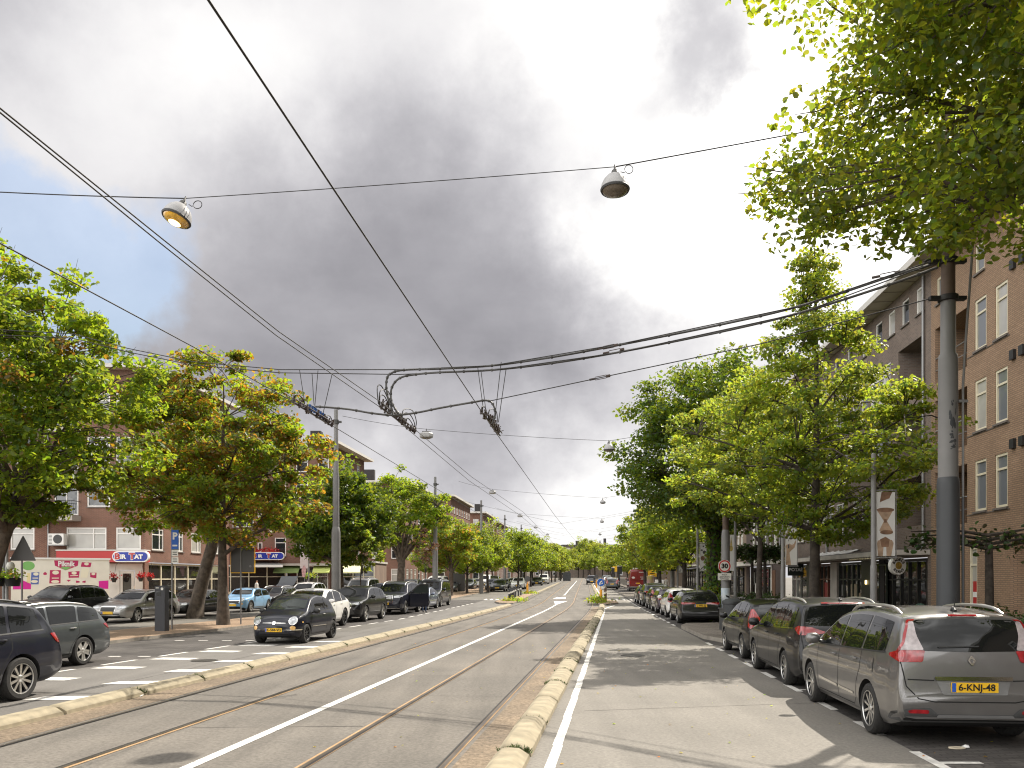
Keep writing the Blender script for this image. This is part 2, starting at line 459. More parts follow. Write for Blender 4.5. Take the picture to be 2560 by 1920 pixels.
ys_near = [y * 1.0 for y in range(-14, 60)] + [60 + 3 * i for i in range(0, 20)] + [120 + 10 * i for i in range(0, 19)]
def strip(name, xl, xr, y0, y1, z, m, thick=None):
    """a sheet between two lines x = xl(y), xr(y); with thick it is a raised slab with kerb faces"""
    b = MB()
    ys = [y0] + [y for y in ys_near if y0 + 0.3 < y < y1 - 0.3] + [y1]
    n = len(ys)
    for y in ys:
        b.v.append((xl(y), y, gz(y) + z)); b.v.append((xr(y), y, gz(y) + z))
    for i in range(n - 1):
        b.f.append((2*i, 2*i+1, 2*i+3, 2*i+2)); b.m.append(0)
    if thick:
        k = len(b.v)
        for y in ys:
            b.v.append((xl(y), y, gz(y) + z - thick)); b.v.append((xr(y), y, gz(y) + z - thick))
        for i in range(n - 1):
            b.f.append((2*i, 2*i+2, k+2*i+2, k+2*i)); b.m.append(1)
            b.f.append((2*i+1, k+2*i+1, k+2*i+3, 2*i+3)); b.m.append(1)
        b.f.append((0, k, k+1, 1)); b.m.append(1)
        e = 2*(n-1)
        b.f.append((e, e+1, k+e+1, k+e)); b.m.append(1)
    o = b.build(name, m if isinstance(m, list) else [m])
    return struct(o)

dashR = lambda y: 3.80 + 0.0845 * y
kerbR = lambda y: 6.05 + 0.0845 * y
faceR = lambda y: 13.5 + 0.0875 * y
koff = lambda y: -3.55 + 0.45 * sm((y - 8) / 34.0)          # inner edge of the left kerb blocks
def laneL(y):                                              # left edge of the left carriageway
    if y < 25: return -8.2 + 0.20 * (y - 25)
    if y < 40: return -8.2 + 0.185 * (y - 25)
    return -5.425 + 0.0985 * (y - 40)
medL = lambda y: (-12.2 + 0.19 * (y - 24.85)) if y < 34 else (-10.46 + 0.16 * (y - 34)) if y < 50 else (-7.9 + 0.105 * (y - 50))

g = MB()
ysg = [-60, -14] + list(range(0, 300, 6)) + [300, 700, 2500]
for y in ysg:
    g.v.append((-1500, y, gz(y) - 0.012)); g.v.append((1500, y, gz(y) - 0.012))
for i in range(len(ysg) - 1):
    g.f.append((2*i, 2*i+1, 2*i+3, 2*i+2)); g.m.append(0)
struct(g.build('ground', M_ground))

strip('tramway', lambda y: centre(y) + koff(y), lambda y: centre(y) + 3.2, -12, 290, 0.0, M_tram)
strip('gravel_verge_right', lambda y: centre(y) + 2.78, lambda y: centre(y) + 3.2, -12, 57, 0.004, M_gravel)
strip('gravel_verge_left', lambda y: centre(y) + koff(y), lambda y: centre(y) - 2.92, -12, 60, 0.004, M_gravel)
strip('road_right', lambda y: centre(y) + 3.2, dashR, -12, 290, 0.0, M_asph)
strip('road_left', laneL, lambda y: centre(y) + koff(y), -12, 290, 0.0, M_asphL)
strip('parking_bay_right', dashR, kerbR, -12, 290, 0.0, M_bay)
strip('parking_bay_left', medL, laneL, -5, 72, 0.0, M_bay)
strip('pavement_right', kerbR, lambda y: faceR(y) + 0.2, -12, 290, 0.12, [M_paveR, M_kerbR], 0.13)
strip('pavement_median', lambda y: medL(y) - (3.2 if y < 40 else 3.2 + 0.02*(y-40)), medL, 4, 64, 0.10, [M_pave, M_kerbR], 0.11)
strip('pavement_median_far', lambda y: medL(y) - 3.6, lambda y: medL(y) + 0.3, 71, 250, 0.10, [M_pave, M_kerbR], 0.11)
strip('pavement_shops', lambda y: -60, lambda y: -21.0 + 0.10 * (y - 40), 44, 79, 0.11, [M_pave, M_kerbR], 0.12)
strip('pavement_shops_far', lambda y: -60, lambda y: -15.0 + 0.09 * (y - 80), 84, 250, 0.11, [M_pave, M_kerbR], 0.12)
# pavement bulges between the parking bays on the right
def bulge(name, pts, z=0.125, m=None):
    b = MB()
    n = len(pts)
    top = [(x, y, gz(y) + z) for x, y in pts]; bot = [(x, y, gz(y) - 0.01) for x, y in pts]
    b.face(top)
    for i in range(n):
        j = (i + 1) % n
        b.face([bot[i], bot[j], top[j], top[i]], 1)
    return struct(b.build(name, m or [M_paveR, M_kerbR]))
bulge('pavement_bulge', [(kerbR(25.4), 25.4), (dashR(26.6) + 0.45, 25.7), (dashR(27.6) + 0.1, 27.4), (dashR(33) + 0.05, 33), (dashR(34.6) + 0.5, 34.8), (kerbR(35.2), 35.2)])
bulge('pavement_bulge_far', [(kerbR(78), 78), (dashR(80) + 0.2, 80), (dashR(90) + 0.0, 90), (kerbR(93), 93)])

# tram rails: polished head with a dark flange groove beside it, and a worn sealing band either side
def ribbon(b, off, w, y0, y1, z, mi):
    ys = [y0] + [y for y in ys_near if y0 + 0.3 < y < y1 - 0.3] + [y1]
    n = len(b.v)
    for y in ys:
        x = centre(y) + off
        b.v.append((x - w/2, y, gz(y) + z)); b.v.append((x + w/2, y, gz(y) + z))
    for i in range(len(ys) - 1):
        b.f.append((n+2*i, n+2*i+1, n+2*i+3, n+2*i+2)); b.m.append(mi)
for off, rust, lab in ((2.68, 0.0, 'rightmost grooved tram rail beside the gravel strip and kerb blocks'), (1.20, 0.05, 'tram rail just right of the white centre line'),
                 (-1.31, 0.06, 'rust-edged tram rail just left of the white centre line'), (-2.80, 0.0, 'leftmost thin tram rail next to the left kerb blocks')):
    b = MB()
    ribbon(b, off, 0.085 + rust, -12, 280, 0.006, 0)
    ribbon(b, off + 0.0, 0.05, -12, 280, 0.011, 1)
    ribbon(b, off + (-0.045 if off in (2.68, -1.31) else 0.045), 0.03, -12, 280, 0.0105, 2)
    tag(b.build('tram_rail', [M_railedge, M_rail, M_dark]), lab, 'tram rail', 'tram rails along the street')

# kerb blocks: cast concrete humps with a gap between each
def hump(length, w, h):
    b = MB()
    prof = [(-w/2, 0), (-w/2 + 0.012, h*0.42), (-w/2 + 0.085, h*0.90), (-w/2 + 0.11, h*0.98), (-.02, h), (w/2 - 0.13, h*0.98), (w/2 - 0.105, h*0.90), (w/2 - 0.012, h*0.42), (w/2, 0)]
    ends = [0.0, 0.02, 0.05, length - 0.05, length - 0.02, length]
    sc = [0.80, 0.93, 1, 1, 0.93, 0.80]
    n = len(prof)
    for y, s in zip(ends, sc):
        for x, z in prof: b.v.append((x * (0.96 + 0.04*s), y, z * s))
    for i in range(len(ends) - 1):
        for k in range(n - 1):
            b.f.append((i*n+k, i*n+k+1, (i+1)*n+k+1, (i+1)*n+k)); b.m.append(0)
    b.f.append(tuple(range(n - 1, -1, -1))); b.m.append(0)
    b.f.append(tuple((len(ends)-1)*n + k for k in range(n))); b.m.append(0)
    return b
protoK = hump(1.93, 0.40, 0.135).build('kerb_block', M_kerb, None, smooth=28)
protoW = mat('weed_green', (0.07, 0.10, 0.025), 0.8, var=0.4, scale=20)
def kerb_line(offset, y0, y1, group, lab):
    y = y0; first = True
    while y < y1:
        o = protoK.copy(); COL.objects.link(o)
        y2 = y + 2.0
        x = centre(y) + offset(y); x2 = centre(y2) + offset(y2)
        o.location = (x, y, gz(y)); o.rotation_euler = (R(rng.uniform(-0.3, 0.3)), R(rng.uniform(-0.5, 0.5)), -math.atan2(x2 - x, 2.0) + R(rng.uniform(-.3, .3)))
        o.scale = (1, math.hypot(2.0, x2 - x)/2.0, rng.uniform(0.97, 1.03))
        tag(o, lab, 'kerb block', group)
        y = y2
kerb_line(lambda y: 3.36, 1.4, 57.5, 'kerb blocks right of the tram tracks', 'pale yellow concrete kerb block in the row right of the tram tracks')
kerb_line(lambda y: koff(y) - 0.2, 2.3, 60.0, 'kerb blocks left of the tram tracks', 'pale yellow concrete kerb block in the row left of the tram tracks')
kerb_line(lambda y: 3.30, 76, 170, 'kerb blocks far beyond the right island', 'pale concrete kerb block far off beyond the right traffic island')
kerb_line(lambda y: koff(y) - 0.2, 84, 170, 'kerb blocks far beyond the left island', 'pale concrete kerb block far off beyond the left traffic island')
bpy.data.objects.remove(protoK)
# weeds in the joints between blocks
bw = MB()
def blade(b, x, y, z, h, spread):
    a = rng.uniform(0, 6.28); dx = math.cos(a) * spread; dy = math.sin(a) * spread; w = 0.012
    b.face([(x - w, y, z), (x + w, y, z), (x + dx + w*0.4, y + dy, z + h*0.7), (x + dx*1.6, y + dy*1.6, z + h)])
for off, y0, y1 in ((lambda y: 3.36, 1.4, 57), (lambda y: koff(y) - 0.2, 2.3, 60)):
    y = y0
    while y < y1:
        if rng.random() < (0.75 if y < 45 else 0.4):
            dens = rng.choice((14, 30, 55))
            for _ in range(dens):
                xx = centre(y) + off(y) + rng.uniform(-0.2, 0.2)
                blade(bw, xx, y - 0.03 + rng.uniform(-0.035, 0.035), gz(y) + 0.04 + 0.06*(1 - abs(xx - centre(y) - off(y))/0.2), rng.uniform(0.02, 0.075), 0.03)
        y += 2.0
tag(bw.build('weeds', MAT['weed_green']), 'green weeds growing in the joints of the kerb blocks', 'weeds', kind='stuff')

# ---- painted markings, each a sheet 4 mm above its lane
ZM = 0.006
def mark(name, quads):
    b = MB()
    for q in quads:
        b.face([(x, y, gz(y) + ZM) for x, y in q])
    return struct(b.build(name, M_white))
def lane_quad(off, w, y0, y1):
    return [(centre(y0)+off-w/2, y0), (centre(y0)+off+w/2, y0), (centre(y1)+off+w/2, y1), (centre(y1)+off-w/2, y1)]
q = []
y = -8.0
while y < 62:
    L_ = 1.9 if y < 12 else 4.0
    q.append(lane_quad(0, 0.14, y, y + L_ - 0.03)); y += L_
mark('centre_line', q)
mark('centre_line_far', [lane_quad(0, 0.15, 86 + 6*i, 86 + 6*(i + 1)) for i in range(20)])
c0, c1 = centre(62), centre(75)
mark('centre_arrow', [[(c0-0.07, 62), (c0+0.07, 62), (centre(69.5)+0.65, 69.5), (centre(69.0)-0.5, 68.7)]])
mark('centre_arrow_far', [[(centre(74)-0.75, 74.5), (centre(75)+0.35, 74.8), (centre(86)+0.08, 86), (centre(86)-0.08, 86)]])
mark('edge_line_right', [lane_quad(3.86 - 0.006*max(0, y), 0.115, y, y + 2.01) for y in range(-10, 54, 2)] +
     [[(centre(54)+3.50, 54), (centre(54)+3.62, 54), (centre(60)+4.35, 60), (centre(60)+4.2, 60)]])
mark('edge_line_right_far', [lane_quad(3.62, 0.12, 78 + 4*i, 82 + 4*i) for i in range(24)])
ds = []
y = 4.6
while y < 75:
    if not 25.0 < y < 34.2:
        ds.append([(dashR(y) - 0.06, y), (dashR(y) + 0.06, y), (dashR(y+1.0) + 0.06, y+1.0), (dashR(y+1.0) - 0.06, y+1.0)])
    y += 2.02
mark('bay_dashes_right', ds)
mark('bay_ticks_right', [[(dashR(y)+0.06, y), (dashR(y)+0.5, y), (dashR(y)+0.5, y+0.1), (dashR(y)+0.06, y+0.1)] for y in (9.0, 14.9, 20.0, 41.2)])
ds = []
y = 15.0
while y < 64:
    ds.append([(laneL(y) - 0.06, y), (laneL(y) + 0.06, y), (laneL(y+1.2) + 0.06, y+1.2), (laneL(y+1.2) - 0.06, y+1.2)])
    y += 2.1
mark('bay_dashes_left', ds)
mark('bay_ticks_left', [[(laneL(y) - 0.5 - 0.75*k, y), (laneL(y) - 0.2 - 0.75*k, y), (laneL(y) - 0.2 - 0.75*k, y+0.14), (laneL(y) - 0.5 - 0.75*k, y+0.14)] for y in (21.2, 26.5) for k in range(4)])
# speed table teeth on the left carriageway: two staggered columns of slanted blocks
tq = []
for k in range(9):
    y = 9.6 + 2.05 * k
    x1 = centre(y) + koff(y) - 0.45
    tq.append([(x1 - 1.25, y), (x1 - 0.05, y), (x1 - 0.02, y + 0.50), (x1 - 1.08, y + 0.42)])
    y = 14.3 + 2.05 * k
    if y < 27:
        x0 = laneL(y) + 0.25
        tq.append([(x0, y + 0.05), (x0 + 1.0, y - 0.06), (x0 + 1.12, y + 0.38), (x0 + 0.16, y + 0.50)])
mark('speed_table_teeth', tq)
mark('hump_ticks_left', [[(laneL(68) + 0.2 + 0.5*k, 72.2), (laneL(68) + 0.55 + 0.5*k, 72.2), (laneL(68) + 0.5 + 0.5*k, 73.6), (laneL(68) + 0.38 + 0.5*k, 74.6)] for k in range(0, 7)])
mark('hump_ticks_right', [[(centre(73) + 4.0 + 0.62*k, 71.2), (centre(73) + 4.12 + 0.62*k, 71.2), (centre(73) + 4.45 + 0.62*k, 74.6), (centre(73) + 4.2 + 0.62*k, 74.6)] for k in range(0, 7)])

# tar joints, repair patches and covers
M_tar = ground_mat('tar_joint', (0.085, 0.078, 0.07), speck=0.3, patch=0.3, sscale=60)
M_patch = ground_mat('asphalt_patch', (0.120, 0.112, 0.100), speck=0.35, patch=0.2, sscale=70)
M_iron_c = mat('cast_iron', (0.06, 0.055, 0.05), 0.55, metal=0.5, var=0.3, scale=12, bump=0.6, bscale=60)
rj = random.Random(21)
def joint(name, pts, w=0.022):
    b = MB(); out = []
    for i in range(len(pts) - 1):
        a, c = Vector(pts[i]), Vector(pts[i+1]); n = max(2, int((c - a).length/0.35))
        for k in range(n): 
            p = a.lerp(c, k/n); out.append((p.x + rj.uniform(-.012, .012), p.y + rj.uniform(-.012, .012)))
    out.append(pts[-1])
    for i in range(len(out) - 1):
        p, q = Vector(out[i]), Vector(out[i+1]); d = (q - p).normalized(); nn = Vector((-d.y, d.x))*w*rj.uniform(.3, .65)
        b.face([(p.x - nn.x, p.y - nn.y, gz(p.y) + .004), (p.x + nn.x, p.y + nn.y, gz(p.y) + .004), (q.x + nn.x, q.y + nn.y, gz(q.y) + .004), (q.x - nn.x, q.y - nn.y, gz(q.y) + .004)])
    return struct(b.build(name, M_tar))
joint('tar_joint', [(centre(y) - 5.1 + .01*y, y) for y in range(9, 60, 4)], .02)
for y in (12.6, 19.4, 27.5, 38.0): joint('tar_joint', [(centre(y) + 4.0, y), (dashR(y + .8) - .1, y + .8)], .014)
for y in (11.2, 17.0, 24.8, 33.5): joint('tar_joint', [(centre(y) - 1.15, y), (centre(y) + 1.1, y + .1)], .018)
for y in (14.2, 22.5, 30.0): joint('tar_joint', [(centre(y) + 1.3, y), (centre(y) + 2.6, y - .05)], .016)
def patch_(x0, y0, x1, y1):
    b = MB(); b.face([(x0, y0, gz(y0) + .004), (x1, y0 + .1, gz(y0) + .004), (x1 + .12*(y1 - y0), y1, gz(y1) + .004), (x0 + .12*(y1 - y0), y1 - .1, gz(y1) + .004)]); return struct(b.build('repair_patch', M_patch))
patch_(-6.9, 31, -5.8, 36)
for x, y, lab in ((3.1, 21.5, 'round iron cover in the right lane beyond the tree shadow'), (-7.4, 20.2, 'round iron cover between the white teeth on the left lane'), (8.0, 46.0, 'round iron cover far down the right lane')):
    b = MB(); b.lathe([(.31, .002), (.31, .010), (.27, .011), (.26, .007), (.05, .007), (.04, .010), (0, .010)], 24, 0, T((0, 0, 0)))
    o = b.build('manhole_cover', M_iron_c, None, smooth=40); o.location = (x, y, gz(y)); tag(o, lab, 'manhole cover', 'iron covers in the lanes')
# ------------------------------------------------------------------ vehicles
M_tyre = mat('tyre_rubber', (0.022, 0.021, 0.020), 0.85, var=0.3, scale=30)
M_alloy = mat('alloy_silver', (0.62, 0.61, 0.59), 0.28, metal=0.9)
M_alloyD = mat('alloy_dark', (0.05, 0.05, 0.052), 0.35, metal=0.6)
M_trim = mat('black_trim', (0.018, 0.018, 0.018), 0.5)
M_trimG = mat('grey_plastic', (0.055, 0.055, 0.055), 0.6)
M_glass = glass_mat('car_glass', (0.008, 0.009, 0.009), 0.015, 0.5, 0.02)
M_glassL = glass_mat('car_glass_light', (0.03, 0.036, 0.033), 0.015, 0.5, 0.02)
M_chrome = mat('chrome', (0.75, 0.74, 0.72), 0.12, metal=1.0)
M_lens = mat('headlight_lens', (0.34, 0.35, 0.36), 0.08, metal=0.4, var=0.25, scale=14, coat=1.0)
M_red = mat('tail_lens_red', (0.27, 0.008, 0.012), 0.12, coat=1.0, var=0.35, scale=16)
M_clear = mat('tail_lens_clear', (0.36, 0.31, 0.31), 0.15, coat=1.0, var=0.2, scale=22)
M_amber = mat('lamp_amber', (0.75, 0.45, 0.16), 0.2, coat=1.0)
M_plate = mat('plate_yellow', (0.80, 0.47, 0.02), 0.45)
M_blue = mat('plate_blue', (0.02, 0.09, 0.42), 0.5)
M_black = mat('ink_black', (0.01, 0.01, 0.01), 0.5)
M_under = mat('underbody', (0.010, 0.010, 0.010), 0.9)

def curve1(pts, xs, s):
    px, pz = zip(*pts)
    L = xs[-1]; grid = np.arange(-0.3, L + 0.3, 0.01)
    v = np.interp(grid, px, pz)
    if s > 0:
        k = np.exp(-0.5 * (np.arange(-3*s, 3*s + 0.01, 0.01) / s) ** 2); k /= k.sum()
        pad = len(k) // 2
        v2 = np.convolve(np.pad(v, pad, mode='edge'), k, mode='valid')[:len(grid)]
        # keep the very ends sharp
        v = v2
    return np.interp(xs, grid, v)

def seam_poly(pts, w):
    """outline of a thin strip along a 2-D polyline"""
    a = []; b = []
    n = len(pts)
    for i, p in enumerate(pts):
        p = Vector(p)
        d = (Vector(pts[min(i+1, n-1)]) - Vector(pts[max(i-1, 0)])).normalized()
        nrm = Vector((-d.y, d.x)) * w / 2
        a.append(tuple(p + nrm)); b.append(tuple(p - nrm))
    return a + b[::-1]

class Shell:
    """the lacquered body of one car type, with patches (windows, lamps, seams) laid on its surface"""
    def __init__(s, sp):
        s.sp = sp
        L, W = sp['L'], sp['W']
        e = np.array([0, .006, .016, .03, .05, .08, .12, .17, .23, .3])
        xs = np.unique(np.concatenate([e, L - e, np.linspace(0.36, L - 0.36, 56)]))
        s.xs = xs
        tops = sp.get('sm', 0.035)
        s.top = curve1(sp['top'], xs, tops); s.bot = curve1(sp['bot'], xs, 0.05)
        s.plan = curve1(sp['plan'], xs, 0.02) * W / 2
        zz = np.arange(0, 2.9, 0.01)
        pz, pf = zip(*sp['side'])
        k = np.exp(-0.5 * (np.arange(-0.09, 0.091, 0.01) / 0.028) ** 2); k /= k.sum()
        sv = np.convolve(np.pad(np.interp(zz, pz, pf), 9, mode='edge'), k, mode='valid')
        s.V = lambda z: np.interp(z, zz, sv)
        crown = sp.get('crown', 0.05)
        rt0 = sp.get('rt', 0.07)
        rings = []
        for x, zt, zb, w in zip(xs, s.top, s.bot, s.plan):
            h = max(zt - zb, 0.05)
            rt = min(rt0, 0.3*h); rb = min(0.09, 0.25*h)
            cr = min(crown, 0.15*h)
            zte = zt - cr
            side = []
            wb = w * float(s.V(zb + rb))
            for yy in (0, 0.5, 0.82): side.append((wb*yy, zb))
            side.append((wb*0.95, zb + rb*0.25)); 
            for zq in np.linspace(zb + rb, zte - rt, 20): side.append((w * float(s.V(zq)), zq))
            we = w * float(s.V(zte - rt*0.5))
            for a in (30, 60, 85):
                side.append((w*float(s.V(zte-rt))*0 + we - rt*(1 - math.cos(R(a)))*0.9, zte - rt + rt*math.sin(R(a))))
            for q in (0.8, 0.55, 0.28, 0.0):
                yy = (we - rt) * q
                side.append((yy, zte + cr*(1 - q*q)))
            rings.append(side)
        nh = len(rings[0])
        b = MB()
        nr = 2*nh - 2
        for x, side in zip(xs, rings):
            full = [(y, z) for y, z in side] + [(-y, z) for y, z in side[-2:0:-1]]
            for y, z in full: b.v.append((x, y, z))
        for i in range(len(xs) - 1):
            for k in range(nr):
                k2 = (k+1) % nr
                b.f.append((i*nr+k, i*nr+k2, (i+1)*nr+k2, (i+1)*nr+k)); b.m.append(0)
        b.f.append(tuple(range(nr-1, -1, -1))); b.m.append(0)
        e0 = (len(xs)-1)*nr
        b.f.append(tuple(e0+k for k in range(nr))); b.m.append(0)
        s.b = b
        s.bvh = BVHTree.FromPolygons([Vector(v) for v in b.v], b.f)
    def topz(s, x): return float(np.interp(x, s.xs, s.top))
    def cast(s, axis, p, q, far=6.0):
        if axis == 'L': o = Vector((p, far, q)); d = Vector((0, -1, 0))       # +y side
        elif axis == 'R': o = Vector((p, -far, q)); d = Vector((0, 1, 0))
        elif axis == 'F': o = Vector((-far, p, q)); d = Vector((1, 0, 0))     # from the front
        elif axis == 'B': o = Vector((12, p, q)); d = Vector((-1, 0, 0))
        elif axis in ('CL', 'CR'):                                            # rear corner, seen along the diagonal
            sg = 1 if axis == 'CL' else -1; k = 0.70710678
            o = Vector((s.sp['L'], sg*s.sp['W']/2*0.92, q)) + Vector((-k, sg*k, 0))*p + Vector((k, sg*k, 0))*5; d = Vector((-k, -sg*k, 0))
        elif axis == 'T': o = Vector((p, q, far)); d = Vector((0, 0, -1))
        h = s.bvh.ray_cast(o, d)
        if h[0] is None:
            hw = s.sp['W'] / 2
            if axis == 'L': g = Vector((p, hw, q))
            elif axis == 'R': g = Vector((p, -hw, q))
            elif axis in 'FB':
                ok = [x for x, t, b_ in zip(s.xs, s.top, s.bot) if t >= q + 0.03 and b_ <= q]
                g = Vector(((max(ok) if axis == 'B' else min(ok)) if ok else s.sp['L']/2, p, q))
            elif axis[0] == 'C': g = o + d*5
            else: g = o + d * (far - 1.4)
            h = s.bvh.find_nearest(g)
        return h[0], (h[1] if h[1].dot(d) < 0 else -h[1])
    def patch(s, mb, poly, axis, off=0.004, step=0.10, mi=0):
        bm = bmesh.new()
        vs = [bm.verts.new((p[0], p[1], 0)) for p in poly]
        try: bm.faces.new(vs)
        except ValueError: bm.free(); return
        xs = [p[0] for p in poly]; ys = [p[1] for p in poly]
        for lo, hi, ax in ((min(xs), max(xs), 0), (min(ys), max(ys), 1)):
            t = lo + step
            while t < hi - 0.01:
                co = (t, 0, 0) if ax == 0 else (0, t, 0); no = (1, 0, 0) if ax == 0 else (0, 1, 0)
                bmesh.ops.bisect_plane(bm, geom=bm.verts[:] + bm.edges[:] + bm.faces[:], plane_co=co, plane_no=no)
                t += step
        bmesh.ops.triangulate(bm, faces=bm.faces[:])
        n = len(mb.v)
        bm.verts.index_update()
        want = {'L': Vector((0,1,0)), 'R': Vector((0,-1,0)), 'F': Vector((-1,0,0)), 'B': Vector((1,0,0)), 'T': Vector((0,0,1)), 'CL': Vector((.7,.7,0)), 'CR': Vector((.7,-.7,0))}[axis]
        for v in bm.verts:
            h, nn = s.cast(axis, v.co.x, v.co.y)
            mb.v.append(tuple(h + (nn*0.7 + want*0.3).normalized() * off))
        for f in bm.faces:
            idx = [n + v.index for v in f.verts]
            a, b_, c = [Vector(mb.v[i]) for i in idx[:3]]
            if (b_-a).cross(c-a).dot(want) < 0: idx.reverse()
            mb.f.append(tuple(idx)); mb.m.append(mi)
        bm.free()

def wheel_meshes(r, w, spokes, style, key):
    """tyre and rim, axle along y, outer side +y"""
    X = Matrix.Rotation(R(-90), 4, 'X')         # z -> +y
    t = MB()
    hw = w/2
    ri = r * style.get('ri', 0.70)
    t.lathe([(ri, -hw), (r*0.90, -hw), (r*0.965, -hw*0.86), (r, -hw*0.6), (r, -hw*0.08), (r*0.985, -hw*0.05), (r*0.985, hw*0.05), (r, hw*0.08), (r, hw*0.6), (r*0.965, hw*0.86), (r*0.90, hw), (ri*1.03, hw*0.98), (ri, hw*0.9), (ri, -hw)], 36, 0, X, False)
    m = MB()
    m.lathe([(ri, -hw*0.8), (ri, hw*0.92), (ri*0.965, hw*0.97), (ri*0.93, hw*0.88), (ri*0.91, hw*0.2), (0.02, hw*0.15)], 36, 1 if style.get('dark') else 0, X)
    m.lathe([(ri*1.0, hw*0.86), (ri*1.0, hw*0.97), (ri*0.95, hw*0.985), (ri*0.93, hw*0.86)], 36, 0, X, False)
    sw = style.get('sw', 0.035)
    for k in range(spokes):
        for tw in (style.get('twin', [0.0])):
            a = 2*math.pi*k/spokes
            Mx = Matrix.Rotation(a, 4, 'Y')
            sk = style.get('skew', 0.0)
            # spoke runs along local z from hub to rim
            p = [(-sw*0.5 + tw*0.4, 0.03), (sw*0.5 + tw*0.4, 0.03), (sw*0.65 + tw + sk, ri*0.96), (-sw*0.65 + tw + sk, ri*0.96)]
            y0, y1 = hw*0.45, hw*style.get('out', 0.82)
            vs = [(p[0][0], y0, p[0][1]), (p[1][0], y0, p[1][1]), (p[2][0], y0, p[2][1]), (p[3][0], y0, p[3][1]),
                  (p[0][0], y1*0.86, p[0][1]), (p[1][0], y1*0.86, p[1][1]), (p[2][0], y1, p[2][1]), (p[3][0], y1, p[3][1])]
            m.mesh(vs, [(0,3,2,1),(4,5,6,7),(0,1,5,4),(1,2,6,5),(2,3,7,6),(3,0,4,7)], 0, Mx)
    m.lathe([(ri*0.24, hw*0.3), (ri*0.24, hw*0.74), (ri*0.17, hw*0.84), (0, hw*0.86)], 18, 0, X)
    return t, m

def side_windows(sh, sp):
    belt = sp['belt']
    xa, xd = sp['glass']
    out = []
    cuts = [xa] + [c for c in sp['pillars']] + [xd]
    inset = sp.get('inset', 0.10)
    bz = lambda x: float(np.interp(x, [p[0] for p in belt], [p[1] for p in belt]))
    def tz(x):
        z = sh.topz(x) - inset
        z = min(z, float(np.interp(x, [p[0] for p in sp['gtop']], [p[1] for p in sp['gtop']]))) if 'gtop' in sp else z
        return z
    lean = sp.get('lean', {})
    for i in range(len(cuts) - 1):
        a = cuts[i] + (0 if i == 0 else sp.get('pw', 0.035)); b = cuts[i+1] - (0 if i == len(cuts) - 2 else sp.get('pw', 0.035))
        la = lean.get(i, 0.0); lb = lean.get(i+1, 0.0)    # top of the pillar leans back by this much
        xsb = np.linspace(a, b, 12)
        bot = [(x, bz(x)) for x in xsb]
        n = 14
        tops = []
        for x in np.linspace(b + lb, a + la, n):
            z = tz(x)
            if z > bz(min(max(x, xa), xd)) + 0.015: tops.append((x, z))
        poly = bot + tops
        out.append(rounded(poly, sp.get('wr', 0.03), 3))
    return out

